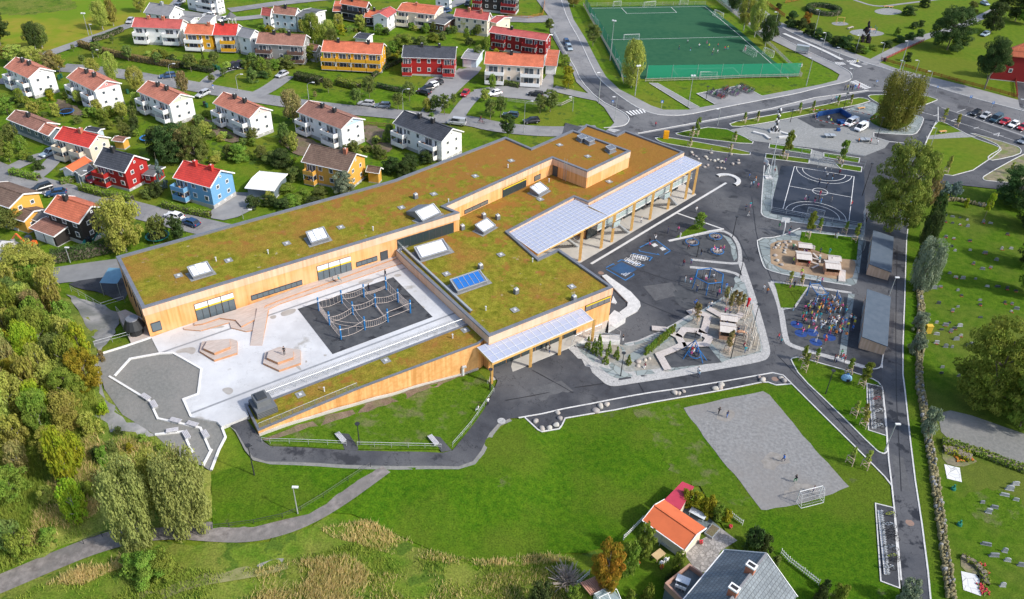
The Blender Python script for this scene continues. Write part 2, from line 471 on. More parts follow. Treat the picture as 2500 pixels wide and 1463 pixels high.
mPath=M('path_gravel',(.14,.125,.115),(.25,.225,.21),1.3,.95,c3=(.16,.15,.14),scale3=.3,fac3=.7,bump=.6)
mMulch=M('mulch',(.20,.205,.19),(.31,.31,.29),1.6,.95,c3=(.22,.17,.11),scale3=.2,fac3=.5,bump=.6)
mSand=M('sand',(.27,.19,.12),(.36,.26,.165),.8,.95,c3=(.19,.13,.085),scale3=.2,fac3=.6,bump=.5)
mSlate=Mcells('slate_paving',(.17,.205,.205),(.28,.315,.31),(.08,.09,.085),.55,.05)
mGranite=M('granite_setts',(.30,.30,.295),(.42,.415,.405),3,.85,bump=.3,speck=.2)
mWKerb=M('white_kerb',(.60,.60,.585),(.70,.69,.675),1.2,.8,speck=.1)
mKerb=M('granite_kerb',(.46,.46,.45),(.58,.575,.56),1.2,.8,speck=.12)
mConc=M('concrete_slab',(.50,.51,.525),(.58,.59,.60),.25,.7,c3=(.40,.40,.405),scale3=.11,fac3=.6,c4=(.33,.32,.30),scale4=.13,th4=.63,crack=.25,speck=.03)
mTerr=M('terrace_concrete',(.42,.40,.36),(.50,.475,.43),.5,.8,c3=(.36,.35,.33),scale3=.1,fac3=.5)
mDrain=M('drain_channel',(.22,.23,.25),(.28,.29,.30),2,.6)
mPaint=M('road_paint',(.74,.74,.73),(.62,.62,.61),1.5,.7)
mBlueP=M('blue_paint',(.03,.17,.42),(.025,.13,.33),1.0,.6)
mTurf=M('artificial_turf',(.022,.085,.045),(.032,.10,.052),.5,.95,c3=(.04,.11,.055),scale3=.04,fac3=.5,spec=.05)
mSoil=M('soil',(.12,.085,.06),(.20,.15,.11),.8,.95,c3=(.12,.12,.05),scale3=.5,fac3=.6,bump=.5,speck=.3)
mRock=M('rock',(.22,.22,.22),(.38,.37,.36),.6,.9,c3=(.12,.13,.12),scale3=.3,fac3=.8,bump=1)
mCob=Mcells('block_paving',(.20,.19,.18),(.36,.34,.32),(.12,.11,.10),2.2,.08)
mSlabs=Mcells('pale_slabs',(.55,.56,.56),(.68,.68,.67),(.25,.25,.24),.8,.03)
mBedG=M('planting_bed',(.14,.13,.085),(.24,.20,.13),1.0,.95,c3=(.12,.16,.03),scale3=.4,fac3=.8,bump=.8)
# ---------------------------------------------------------------- ground sheet
def ground():
 xs=np.concatenate([np.arange(-900,-200,40),np.arange(-200,240,3.0),np.arange(240,901,40)])
 ys=np.concatenate([np.arange(-60,40,10),np.arange(40,340,3.0),np.arange(340,1200,40)])
 gx,gy=np.meshgrid(xs,ys);z=H(gx.ravel(),gy.ravel())-0.16
 nx,ny=len(xs),len(ys)
 v=np.c_[gx.ravel(),gy.ravel(),z]
 me=bpy.data.meshes.new('ground')
 f=[(j*nx+i,j*nx+i+1,(j+1)*nx+i+1,(j+1)*nx+i)for j in range(ny-1)for i in range(nx-1)]
 me.from_pydata(v.tolist(),[],f);me.materials.append(mLawn)
 me.polygons.foreach_set('use_smooth',[True]*len(f))
 o=bpy.data.objects.new('ground',me);C.objects.link(o);o['kind']='structure'
ground()
S=sheet
# regions of different grass
S('lawn',[(560,1145),(620,1128),(900,1142),(930,1142),(1120,1142),(1190,1070),(1250,1024),(1281,1021),(1330,1058),(1375,1040),(1380,1024),(1880,934),(1935,938),(2083,1087),(2173,1179),(2186,1300),(2200,1500),(1950,1500),(1790,1330),(1700,1170),(1560,1310),(1430,1350),(1370,1350),(1280,1362),(1150,1378),(1060,1345),(980,1310),(905,1275),(860,1255),(780,1250),(520,1310),(515,1160)],mField,.0,step=2.0)
S('worn_lawn',[(1545,1000),(1665,990),(1800,1190),(1835,1240),(1760,1215),(1640,1150),(1590,1060)],mFieldW,.014,jag=.6)
S('bare_soil',[(645,1072),(700,1050),(900,985),(1130,912),(1140,916),(1085,938),(925,994),(815,1028),(700,1066),(650,1080)],mSoil,.02,jag=.3)
S('ramp_lawn',[(640,1071),(1167,905),(1205,945),(1182,1000),(1150,1045),(1105,1098),(850,1098),(660,1088)],mFieldW,.005)
S('cemetery_lawn',[(2225,445),(2500,470),(2640,470),(2700,1500),(2275,1480),(2230,1130),(2212,900),(2216,560)],mCem,.0)
S('woodland_floor',[(-250,640),(120,690),(235,800),(255,950),(370,1060),(440,1120),(510,1150),(520,1260),(470,1300),(300,1290),(60,1370),(-250,1460)],mWoodFloor,.0,jag=.5)
S('rough_meadow',[(-250,1480),(60,1400),(300,1320),(520,1320),(640,1330),(780,1270),(905,1285),(1060,1350),(1150,1380),(1280,1370),(1420,1355),(1440,1430),(1380,1600),(-250,1600)],mMead,.0,jag=.8)
S('mown_field',[(-150,150),(30,115),(137,127),(306,67),(400,38),(430,0),(440,-70),(-150,-70)],mYellowField,.0)
S('rough_meadow',[(-150,-70),(-150,30),(60,38),(190,22),(170,-10),(120,-70)],mMead,.012,jag=1)
S('park_lawn',[(1780,-60),(1800,20),(1899,55),(2094,140),(2244,195),(2353,230),(2500,285),(2800,360),(2900,-60)],mPark,.0)
# gardens of bare soil by the row houses
for q in([(885,300),(960,320),(955,370),(930,375),(890,345)],[(660,330),(745,330),(830,385),(740,390)],[(520,300),(600,345),(555,350),(515,330)],[(450,285),(500,282),(520,300),(480,310)],[(140,235),(230,285),(180,285),(130,260)]):
 S('garden_soil',q,mSoil,.012,jag=.5,smooth=1)
# roads
def road(px,w,mat=mRoad,off=.015,name='road',smooth=2):return ribbon(name,px,w,mat,off,smooth=smooth)
road([(-60,395),(30,432),(100,452),(203,478),(290,502),(380,525),(470,548),(560,568),(640,575)],5.6)
road([(60,452),(110,415),(135,385),(150,378)],3.4,mPave,.02)
road([(10,420),(60,395),(100,380),(150,372)],3.5,mPave,.022)
road([(150,165),(208,169),(306,181),(364,192),(493,214),(640,242),(802,263),(984,281),(1139,292),(1217,312),(1330,322),(1460,318)],6.0)
road([(110,135),(137,124),(306,64),(400,36),(440,0),(460,-40)],4.2,mPave,.02)
road([(0,205),(60,170),(150,160)],4,mPave,.02)
road([(620,235),(660,215),(700,185)],4.5,mPave,.02);road([(493,212),(520,185),(560,165),(640,160)],3.5,mPave,.02)
road([(1040,290),(1075,240),(1110,200),(1140,170)],5.0,mPave,.02);S('driveway',[(1030,200),(1100,175),(1165,160),(1180,168),(1130,210),(1075,270),(1020,290),(1050,240)],mPave,.018,smooth=1)
road([(1110,292),(1135,255),(1165,225),(1240,220)],4.2,mPave,.022);S('driveway',[(1155,215),(1320,205),(1350,160),(1352,215),(1340,250),(1260,240),(1160,232)],mPave,.02,smooth=1)
road([(1350,215),(1400,228),(1460,240)],4,mPave,.02)
road([(560,25),(700,5),(860,-10),(1000,-20)],5,mRoad,.02);road([(440,30),(560,48),(640,40)],4,mPave,.02)
road([(1130,50),(1240,45),(1300,48),(1345,45)],7,mRoad,.018)
road([(980,15),(1040,25),(1100,15),(1150,-10)],5,mPave,.018)
S('driveway',[(560,470),(620,470),(640,500),(560,540),(500,530)],mPave,.018,smooth=1)
S('road',[(-100,690),(0,668),(90,658),(140,652),(285,632),(330,640),(330,680),(160,690),(40,706),(-100,735)],M('side_road_asphalt',(.19,.195,.20),(.23,.235,.24),.5,.8),.02)
S('driveway',[(-60,580),(40,590),(60,600),(40,640),(-60,650)],mPave,.02)
S('asphalt_apron',[(160,690),(290,672),(320,700),(300,740),(250,715),(190,705)],mDark,.03,smooth=1)
# through road and junction
S('pavement',[(1340,-60),(1310,0),(1345,47),(1343,78),(1375,135),(1396,169),(1407,200),(1455,246),(1475,262),(1500,300),(1474,325),(1560,345),(1700,330),(1880,300),(2120,240),(2250,260),(2500,400),(2700,470),(2750,330),(2500,248),(2353,208),(2190,168),(2080,128),(2010,98),(1900,52),(1850,10),(1790,-60),(1725,-60),(1760,0),(1800,40),(1880,96),(1995,152),(2030,170),(2050,182),(2043,196),(2005,206),(1880,230),(1754,254),(1680,268),(1620,268),(1590,258),(1512,218),(1480,188),(1466,165),(1430,95),(1400,47),(1385,0),(1375,-60)],mPave,.012)
S('road',[(1305,-60),(1326,0),(1350,47),(1352,78),(1385,135),(1406,169),(1417,197),(1461,244),(1523,275),(1537,288),(1533,301),(1520,309),(1480,316),(1490,330),(1557,326),(1694,301),(1880,266),(1990,240),(2120,221),(2242,221),(2250,245),(2300,262),(2500,330),(2640,380),(2700,345),(2500,272),(2353,234),(2244,200),(2198,179),(2094,148),(2005,114),(1938,83),(1899,62),(1860,38),(1835,-60),(1770,-60),(1800,30),(1886,80),(1938,109),(1990,135),(2039,156),(2073,174),(2081,184),(2078,195),(2057,203),(2005,213),(1946,229),(1880,241),(1754,265),(1669,283),(1611,282),(1583,275),(1552,262),(1500,226),(1461,192),(1448,169),(1417,101),(1385,47),(1370,0),(1360,-60)],mTar,.03)
S('road',[(1305,-60),(1326,0),(1350,47),(1352,78),(1385,135),(1406,169),(1415,192),(1460,192),(1448,169),(1417,101),(1385,47),(1370,0),(1360,-60)],mRoad,.045)
ribbon('kerb',[(1352,78),(1385,135),(1406,169),(1417,197),(1461,244),(1523,275),(1537,288),(1533,301),(1520,309),(1474,313)],.22,mKerb,.03,.1,smooth=1)
ribbon('kerb',[(1370,0),(1385,47),(1417,101),(1448,169),(1461,192),(1500,226),(1552,262),(1583,275),(1611,282),(1669,283),(1754,265),(1880,241),(1946,229),(2005,213),(2057,203),(2078,195),(2081,184),(2073,174),(2039,156),(1990,135),(1938,109),(1886,80),(1800,30)],.22,mKerb,.03,.1,smooth=1)
ribbon('kerb',[(1557,326),(1694,301),(1880,266),(1990,239),(2120,221)],.22,mKerb,.03,.1)
ribbon('kerb',[(1899,62),(1938,83),(2005,114),(2094,148),(2198,179),(2244,200),(2353,234),(2500,272)],.22,mKerb,.03,.1,smooth=1)
# school asphalt
S('schoolyard',[(1380,300),(1480,326),(1557,329),(1694,305),(1880,270),(2120,224),(2242,224),(2300,264),(2500,334),(2560,360),(2560,478),(2425,461),(2250,442),(2236,446),(2227,469),(2221,516),(2213,586),(2208,740),(2204,845),(2204,915),(2209,954),(2223,1084),(2234,1174),(2250,1278),(2265,1395),(2275,1500),(2207,1500),(2200,1418),(2190,1309),(2183,1244),(2177,1187),(2173,1179),(2083,1087),(1933,938),(1890,936),(1880,912),(1640,950),(1500,975),(1380,1000),(1281,1020),(1245,1022),(1217,1034),(1195,1058),(1175,1100),(1155,1126),(1120,1139),(900,1137),(650,1127),(618,1116),(600,1092),(575,1050),(560,1036),(598,1018),(632,1062),(645,1080),(660,1090),(850,1100),(1080,1106),(1105,1100),(1150,1045),(1182,1000),(1205,955),(1215,930),(1180,880),(1250,750)],mDark,.03)
S('lane',[(2243,442),(2227,469),(2221,516),(2213,586),(2208,740),(2204,845),(2204,915),(2209,954),(2223,1084),(2234,1174),(2250,1278),(2265,1395),(2275,1500),(2207,1500),(2200,1418),(2190,1309),(2183,1244),(2177,1187),(2169,1122),(2162,1019),(2155,954),(2153,886),(2168,720),(2177,562),(2186,492),(2210,410),(2245,330),(2260,295),(2300,298),(2262,340)],mLane,.045)
S('verge_gravel',[(560,1040),(575,1055),(598,1100),(618,1124),(660,1134),(900,1146),(1120,1146),(1160,1134),(1182,1108),(1205,1062),(1222,1040),(1250,1028),(1243,1020),(1217,1034),(1195,1058),(1175,1100),(1155,1126),(1120,1139),(900,1137),(650,1127),(618,1116),(600,1092),(575,1050)],mGravelD,.02)
S('boulder_strip',[(1281,1020),(1313,1050),(1323,1055),(1365,1048),(1372,1039),(1380,1022),(1500,1002),(1640,975),(1760,954),(1860,934),(1875,934),(1894,941),(1933,938),(1912,917),(1886,911),(1880,912),(1640,952),(1500,975),(1380,998)],mDark,.04)
K=[[(2228,469),(2221,516),(2213,586),(2208,740),(2204,845),(2204,915),(2209,954),(2223,1084),(2234,1174),(2250,1278),(2265,1395),(2275,1500)],
[(2255,363),(2243,399),(2228,469)],[(2186,492),(2177,562)],[(2155,954),(2162,1019),(2168,1100),(2169,1122),(2177,1187),(2183,1244),(2190,1309),(2200,1418)],
[(1266,1021),(1380,998),(1500,975),(1640,952),(1880,912),(1886,911),(1912,917),(1933,938),(2083,1087),(2160,1165),(2177,1187)],
[(1281,1020),(1313,1050),(1323,1055),(1365,1048),(1372,1039),(1380,1022),(1500,1002),(1640,975),(1760,954),(1860,934),(1875,934),(1894,941),(1933,938)],
[(2156,865),(2153,886),(2153,900)],[(2286,296),(2265,338),(2250,380)],[(2290,262),(2290,297)]]
for k in K:ribbon('kerb',k,.2,mKerb,.035,.08,smooth=0)
for q in([(2130,902),(2110,898),(2031,876)],[(2153,886),(2150,897),(2140,901),(2130,902)]):ribbon('kerb',q,.18,mKerb,.035,.06,smooth=1)
def island(name,px,mat=mLawn,smooth=1,kerb=.18,off=.06):
 o=S(name,px,mat,off,smooth=smooth)
 if kerb:ribbon('kerb',px,kerb,mKerb,.04,.1,closed=True,smooth=smooth)
 return o
island('grass_island',[(1931,881),(1932,876),(1945,873),(1955,874),(2020,893),(2100,915),(2140,930),(2153,945),(2155,954),(2168,1100),(2160,1109),(2150,1107),(2138,1100),(2031,993),(1953,920)],mField)
island('grass_island',[(2287,297),(2300,297),(2347,321),(2372,336),(2442,360),(2444,370),(2351,433),(2250,420),(2243,400),(2262,340)],mPark)
S('footpath',[(2260,333),(2347,322),(2385,335),(2262,341)],mGravel,.075)
island('planting_bed',[(2350,319),(2480,356),(2494,366),(2490,378),(2425,393),(2412,390),(2412,382),(2445,364),(2430,350)],mBedG)
island('planting_bed',[(2398,438),(2402,430),(2500,376),(2560,350),(2560,452),(2410,443)],mBedG)
island('grass_island',[(1778,301),(1860,286),(1990,262),(2089,239),(2115,241),(2127,250),(1990,277),(1860,303),(1790,312)],mPark)
island('grass_island',[(1648,325),(1754,307),(1840,345),(1835,354),(1700,338),(1655,331)],mField)
island('grass_island',[(1596,335),(1655,339),(1833,371),(1830,381),(1740,370),(1640,354),(1610,347)],mPark)
island('grass_island',[(2117,233),(2150,232),(2244,231),(2287,242),(2288,246),(2231,266),(2160,262),(2125,242)],mPark)
for q in([(1879,352),(1982,366),(1979,378),(1877,362)],[(2011,374),(2099,387),(2096,399),(2011,385)],[(1870,376),(1976,389),(1974,400),(1868,387)],[(2037,399),(2104,409),(2102,421),(2052,413)]):
 island('grass_strip',q,mField,0)
S('gravel_plaza',[(1783,317),(1880,300),(1946,288),(2060,269),(2100,256),(2130,250),(2150,262),(2250,286),(2256,292),(2240,326),(2220,331),(2133,325),(2133,335),(2172,347),(2160,362),(2110,382),(1990,363),(1840,345)],mGravel,.06)
ribbon('kerb',[(2133,325),(2220,331),(2240,326),(2256,292),(2250,286)],.2,mKerb,.06,.08,smooth=1)
ribbon('kerb',[(2133,325),(2133,335),(2172,347),(2205,350),(2225,362),(2220,390)],.2,mKerb,.06,.08)
S('slate_paving',[(2160,300),(2220,275),(2250,286),(2256,292),(2240,326),(2220,331),(2133,325),(2140,315),(2180,320)],mSlate,.075,smooth=1)
S('slate_paving',[(2060,269),(2100,256),(2130,250),(2150,262),(2170,270),(2140,285),(2110,268),(2070,275)],mSlate,.075)
S('grass_patch',[(2125,285),(2160,262),(2210,262),(2232,280),(2225,305),(2185,319),(2146,311),(2122,297)],mCem,.085,smooth=2)
S('rubber_surface',[(1946,289),(2050,272),(2080,280),(2060,308),(2045,315),(1990,313)],mRub,.075)
S('paved_link',[(1982,366),(2011,374),(2011,385),(1974,400),(1976,389)],mGravel,.05)
S('paved_link',[(1974,400),(1985,389),(2037,397),(2052,413),(2000,404)],mGravel,.052)
# court
S('court',[(1907,405),(2110,418),(2112,555),(1890,524),(1878,519)],mCourt,.05)
S('granite_border',[(1866,405),(1907,405),(1878,519),(1890,524),(2109,553),(2108,563),(1950,545),(1880,535),(1862,528),(1857,517)],mSlate,.06,smooth=1)
ribbon('kerb',[(1866,405),(1857,517),(1862,528),(1880,535),(1950,545),(2108,563)],.2,mKerb,.06,.05,smooth=1)
cA,cB,cC,cD=(Vector(G(*q))for q in((1939.2,407.3),(2085.2,432),(2072.2,542.6),(1911.2,511.4)))
def cpt(u,v):p=(cA*(1-u)+cB*u)*(1-v)+(cD*(1-u)+cC*u)*v;return(p.x,p.y)
b=MB()
for seg in([(0,0),(1,0),(1,1),(0,1),(0,0)],[(0,.48),(1,.48)]):
 ribbon_mb(b,[cpt(*q)for q in seg],.13,.075)
W=(cB-cA).length;Ln=(cD-cA).length
for v0,sg in((0,1),(1,-1)):
 for rr in(.36,.46):
  pts=[]
  for k in range(21):
   a=math.pi*k/20;x=.5-math.cos(a)*rr;y=math.sin(a)*(.21 if rr<.4 else.27)
   pts.append(cpt(x,v0+sg*y))
  ribbon_mb(b,pts,.12,.078)
ribbon_mb(b,[cpt(.5+.12*math.cos(a*math.pi/12),.48+.12*W/Ln*math.sin(a*math.pi/12))for a in range(24)],.12,.08,closed=True)
o=b.build('court_marking',mPaint);o['kind']='structure'
# sand and climbing yards
S('slate_border',[(1848,583),(1900,580),(1953,558),(2100,578),(2103,560),(2110,562),(2106,600),(2095,690),(2078,700),(1920,673),(1872,660),(1862,648),(1850,605)],mSlate,.045,smooth=1)
S('sand_pit',[(1881,589),(1953,586),(1990,602),(2086,635),(2090,650),(2078,688),(2000,676),(1883,652),(1880,620)],mSand,.06,smooth=1)
S('grass_patch',[(1957,566),(2096,581),(2091,636),(2050,632),(1990,612),(1952,588)],mField,.075)
ribbon('kerb',[(1953,558),(1900,580),(1848,583),(1850,605),(1862,648),(1872,660),(1920,673),(2078,699)],.18,mKerb,.05,.08,smooth=1)
ribbon('kerb',[(1957,566),(2096,581)],.2,mKerb,.05,.08)
S('crowd_yard',[(1886,697),(2075,725),(2057,868),(2031,874),(1935,845),(1922,830),(1900,760)],mRub,.05,smooth=0)
ribbon('granite_border',[(1881,690),(1905,745),(1917,829),(1928,845),(2031,874),(2110,897)],1.0,mGranite,.06,smooth=2)
ribbon('granite_border',[(1881,688),(1972,699),(2079,716)],.7,mGranite,.06)
ribbon('slate_border',[(2079,718),(2066,795),(2057,870)],1.1,mSlate,.065)
S('grass_patch',[(1891,691),(1972,701),(1948,735),(1935,753),(1906,752)],mField,.075)
ribbon('granite_border',[(1972,700),(1940,750),(1905,757)],.5,mGranite,.07)
for q in[(1945,793),(1955,815),(1983,813),(1992,836),(2025,824)]:
 g=G(*q);w=[(g.x+1.05*math.cos(k*math.pi/12),g.y+1.05*math.sin(k*math.pi/12))for k in range(24)]
 S('blue_disc',None,M('blue_rubber',(.02,.06,.22),(.015,.045,.17),2,.7),.06,world=w)
# east play areas with granite edging
ribbon('granite_border',[(1684,653),(1760,659),(1806,671),(1818,690)],.8,mGranite,.06,smooth=1)
S('granite_field',[(1391,845),(1436,822),(1489,829),(1531,842),(1630,800),(1689,764),(1772,715),(1806,692),(1812,672),(1818,672),(1845,750),(1872,850),(1871,868),(1858,878),(1690,906),(1513,937),(1489,938),(1474,925)],mGranite,.045,smooth=1)
S('slate_paving',[(1401,846),(1425,835),(1489,832),(1531,845),(1630,806),(1689,772),(1772,722),(1797,697),(1790,676),(1812,676),(1835,745),(1862,850),(1856,864),(1526,923),(1500,925),(1470,902)],mSlate,.06,smooth=1)
S('planting_gravel',[(1425,838),(1489,834),(1531,847),(1570,838),(1625,822),(1700,778),(1750,740),(1775,726),(1828,735),(1860,846),(1852,862),(1760,878),(1640,897),(1560,905),(1530,910),(1505,893),(1460,866)],mMulch,.075,smooth=1)
S('slate_paving',[(1528,870),(1590,836),(1640,812),(1650,822),(1600,852),(1545,885)],mSlate,.085)
S('rubber_surface',[(1614,871),(1645,850),(1726,843),(1762,886),(1640,899)],mRub,.09)
S('rubber_surface',[(1669,826),(1672,812),(1700,812),(1715,824),(1700,832)],mRub,.09)
S('slate_paving',[(1726,843),(1736,838),(1775,880),(1762,886)],mSlate,.095)
S('rubber_surface',[(1640,700),(1684,668),(1760,668),(1800,684),(1806,715),(1775,728),(1740,748),(1700,762),(1650,745)],mRub,.05,smooth=1)
ribbon('granite_border',[(1632,589),(1734,567),(1764,563),(1790,577),(1805,602),(1808,638),(1800,645),(1750,641),(1687,634)],.75,mGranite,.05,smooth=1)
S('slate_border',[(1760,572),(1783,582),(1795,600),(1800,630),(1792,638),(1786,620),(1783,600),(1772,584)],mSlate,.065)
S('rubber_surface',[(1645,590),(1736,573),(1760,573),(1775,588),(1786,620),(1790,636),(1750,634),(1690,626),(1660,605)],mRub,.055)
S('grass_patch',[(1647,583),(1690,550),(1700,548),(1722,560),(1728,564)],mField,.07)
ribbon('kerb',[(1632,589),(1734,565),(1767,560)],.35,mKerb,.05,.08)
ribbon('painted_line',[(1443,645),(1773,447)],.55,mKerb,.06)
ribbon('painted_line',[(1650,520),(1765,560)],.4,mKerb,.06)
ribbon('granite_border',[(1808,640),(1845,750),(1872,850),(1870,868),(1857,879),(1690,907),(1513,937),(1489,938),(1474,926),(1391,846)],1.2,mGranite,.075,smooth=2)
g=G(1775,441)
ribbon('granite_border',None,.9,mKerb,.06,.25,world=[(g.x+2.6*math.cos(a),g.y+2.6*math.sin(a))for a in[R(t)for t in range(-60,150,15)]])
# blue floor games
def dots(q,nx,ny,mat,r=.11,name='painted_grid'):
 a,b2,c,d=[Vector(G(*p))for p in q];m=MB()
 for i in range(nx):
  for j in range(ny):
   u,v=(i+.5)/nx,(j+.5)/ny;p=(a*(1-u)+b2*u)*(1-v)+(d*(1-u)+c*u)*v
   m.box((p.x-r,p.y-r,.066),(p.x+r,p.y+r,.072))
 o=m.build(name,mat);o['kind']='structure'
S('blue_paint',[(1489,657),(1517,640),(1555,658),(1527,676)],M('game_blue',(.03,.08,.17),(.025,.065,.14),1,.7),.055)
dots([(1489,657),(1517,640),(1555,658),(1527,676)],9,9,mPaint)
dots([(1590,598),(1599,594),(1607,600),(1597,604)],4,4,mPaint);dots([(1610,606),(1618,603),(1627,609),(1617,613)],4,4,mPaint)
for q in([(1480,654),(1497,645),(1500,647)],[(1480,658),(1527,685),(1548,672),(1546,669)],[(1508,640),(1517,635),(1572,648),(1562,653),(1552,651)],[(1543,619),(1592,629),(1585,638)],[(1560,610),(1562,614),(1609,623),(1605,620)],[(1562,605),(1595,588),(1602,587),(1637,613),(1622,622)]):
 ribbon('painted_line',q,.22,mBlueP,.06)
def hop(px0,px1,n):
 a,c=Vector(G(*px0)),Vector(G(*px1));m=MB();d=(c-a).normalized();s=Vector((-d.y,d.x,0))
 for k in range(n):
  p=a.lerp(c,k/(n-1))
  for off in((0,),(-.45,.45))[k%2]:
   q=p+s*off
   w=[((q+d*i*.4+s*j*.4).x,(q+d*i*.4+s*j*.4).y)for i,j in((-1,-1),(1,-1),(1,1),(-1,1))]
   ribbon_mb(m,w,.09,.06,closed=True)
 o=m.build('painted_hopscotch',mPaint);o['kind']='structure'
hop((1545,626),(1576,632),7);hop((1531,634),(1558,646),7)
# zebra crossings
def zebra(q,n):
 a,b2,c,d=[Vector(G(*p))for p in q];m=MB()
 for k in range(n):
  u0,u1=k/n,(k+.5)/n
  P4=[a.lerp(b2,u0),a.lerp(b2,u1),d.lerp(c,u1),d.lerp(c,u0)]
  if((P4[1]-P4[0]).cross(P4[2]-P4[0])).z<0:P4.reverse()
  m.face([(p.x,p.y,h1(p.x,p.y)+.075)for p in P4])
 o=m.build('zebra_crossing',mPaint);o['kind']='structure'
zebra([(1527,273),(1574,266),(1580,275),(1541,283)],6)
zebra([(2090,197),(2130,215),(2113,220),(2073,201)],8)
zebra([(2037,152),(2058,152),(2067,158),(2045,160)],6);zebra([(2066,149),(2095,147),(2102,152),(2078,155)],5)
zebra([(1482,318),(1490,314),(1516,318),(1500,324)],5)
def stripes(lines,w=.13):
 m=MB()
 for a,c in lines:ribbon_mb(m,gxy([a,c]),w,.08)
 o=m.build('parking_marking',mPaint);o['kind']='structure'
stripes([((2234,270),(2252,267)),((2279,284),(2292,280)),((2335,275),(2357,267)),((2356,283),(2367,277)),((2378,288),(2390,282)),((2400,296),(2412,290)),((2423,303),(2436,296)),((2446,309),(2456,303)),((2469,316),(2478,311)),((2491,324),(2500,318)),((2377,315),(2390,311)),((2486,349),(2500,344)),((2322,296),(2345,302)),((2322,296),(2334,291)),((2334,291),(2345,302)),((2425,330),(2450,333)),((2425,330),(2440,325)),((2436,334),(2440,325))])
ribbon('painted_line',[(2234,270),(2300,288),(2400,318),(2500,352)],.12,mPaint,.06)
ribbon('traffic_island',[(1913,83),(1960,103),(2010,124),(2056,147)],1.3,mKerb,.05,.12,smooth=1)
ribbon('traffic_island',[(2076,156),(2101,165)],1.6,mKerb,.05,.12)
# football pitch
S('football_pitch',[(1436,18),(1724,12),(1800,70),(1890,150),(1945,187),(1575,193),(1515,188),(1480,120)],mTurf,.03)
def lines(q,w=.14):
 for k in q:ribbon('pitch_marking',k,w,mPaint,.045)
lines([[(1443.9,20.8),(1720.5,16.1),(1800,82),(1925,192)],[(1484.2,97.4),(1803.7,90.4)],[(1517,19.5),(1530,33.3),(1652,31),(1638,17.6)],[(1660,190),(1641.3,168.8),(1790.7,166.2),(1812,188)]])
S('footpath',[(1585,202),(1604,203),(1708,263),(1686,266)],mPave,.02);ribbon('kerb',[(1604,203),(1708,262)],.15,mKerb,.02,.05);ribbon('kerb',[(1585,203),(1686,266)],.15,mKerb,.02,.05)
S('cycle_stand_paving',[(1701,229),(1811,208),(1862,236),(1745,255)],mPave,.03);ribbon('kerb',[(1745,255),(1701,229),(1811,208),(1862,236)],.18,mKerb,.03,.06)
# cycle stands at the lane
for q in([(2116,937),(2153,946),(2164,1065),(2120,1051)],[(2137,1230),(2182,1241),(2196,1437),(2150,1420)]):
 S('cycle_stand_paving',q,mDark,.08);ribbon('kerb',q,.16,mKerb,.06,.06,closed=True)
# bottom pitch
S('gravel_pitch',[(1669,995),(1861,956),(1880,965),(1992,1100),(2073,1189),(2010,1215),(1870,1247),(1860,1245),(1731,1083)],mPitchG,.03,jag=.16)
for q in([(1905,1225),(1935,1205),(1975,1200),(2000,1190),(1960,1175),(1925,1190)],[(1740,1010),(1790,1000),(1800,1020),(1765,1035)],[(1850,1120),(1905,1100),(1930,1130),(1880,1150)]):
 S('scuffed_gravel',q,M('scuffed_gravel',(.20,.185,.165),(.27,.255,.235),1.5,.95),.042,smooth=2,jag=.4)
for q in([(1500,705),(1560,735),(1650,772)],[(1545,655),(1620,680),(1690,700)],[(1235,978),(1380,950),(1500,932)],[(1552,925),(1572,958)],[(1700,520),(1790,560),(1830,640)],[(1835,480),(1850,600),(1890,700)],[(1300,905),(1400,960)],[(2190,600),(2185,900),(2200,1200)],[(1750,420),(1860,440)],[(1900,870),(1985,960),(2100,1085)],[(1600,330),(1750,305),(1900,272)],[(1420,180),(1480,240),(1560,290)]):
 ribbon('asphalt_seam',q,.13,M('tar_seam',(.02,.02,.023),rough=.5),.052,smooth=1)
for q in([(1570,700),(1640,690),(1660,720),(1600,735)],[(1290,950),(1370,930),(1400,955),(1320,980)],[(1760,480),(1810,490),(1800,520),(1755,510)],[(2183,760),(2203,765),(2203,860),(2180,850)],[(2176,1110),(2205,1118),(2222,1200),(2190,1190)]):
 S('asphalt_repair',q,M('repair_asphalt',(.075,.077,.082),(.10,.102,.106),.8,.85,speck=.15),.05)
# gravel path in the south
ribbon('gravel_path',[(935,1140),(880,1180),(830,1215),(770,1252),(700,1283),(620,1302),(520,1300),(440,1292),(330,1302),(240,1328),(130,1370),(50,1405),(-60,1450)],2.8,mPath,.04,smooth=2)
ribbon('worn_track',[(340,1470),(450,1420),(600,1395),(700,1370)],2.2,M('worn_track',(.15,.16,.05),(.22,.21,.10),.8,.95),.02,smooth=2)
S('puddle_bare',[(620,1380),(680,1362),(706,1366),(680,1378),(640,1390)],mGravelD,.03,smooth=2)
# cemetery surfaces
S('gravel_yard',[(2290,1010),(2330,1000),(2500,1060),(2600,1090),(2600,1170),(2500,1145),(2400,1115),(2300,1070)],mGravelD,.03,smooth=1)
S('paving_slabs',[(2305,1134),(2343,1143),(2348,1178),(2312,1169)],mSlabs,.05);S('paving_slabs',[(2346,1395),(2390,1405),(2395,1456),(2352,1441)],mSlabs,.05)
S('flower_bed',[(2298,1092),(2330,1095),(2388,1125),(2375,1133),(2345,1142),(2302,1130)],mBedG,.05,smooth=1)
S('flower_bed',[(2345,1355),(2400,1395),(2410,1450),(2400,1460),(2392,1405),(2346,1393)],mBedG,.05,smooth=1)
S('worn_grass',[(2350,1200),(2440,1190),(2510,1230),(2520,1310),(2440,1290),(2360,1250)],mFieldW,.02,jag=.6,smooth=2)
S('verge',[(2215,560),(2228,470),(2245,470),(2250,700),(2258,900),(2265,1030),(2290,1200),(2320,1500),(2277,1500),(2255,1278),(2238,1174),(2226,1084),(2212,954),(2207,915),(2207,845),(2211,740)],mField,.02)
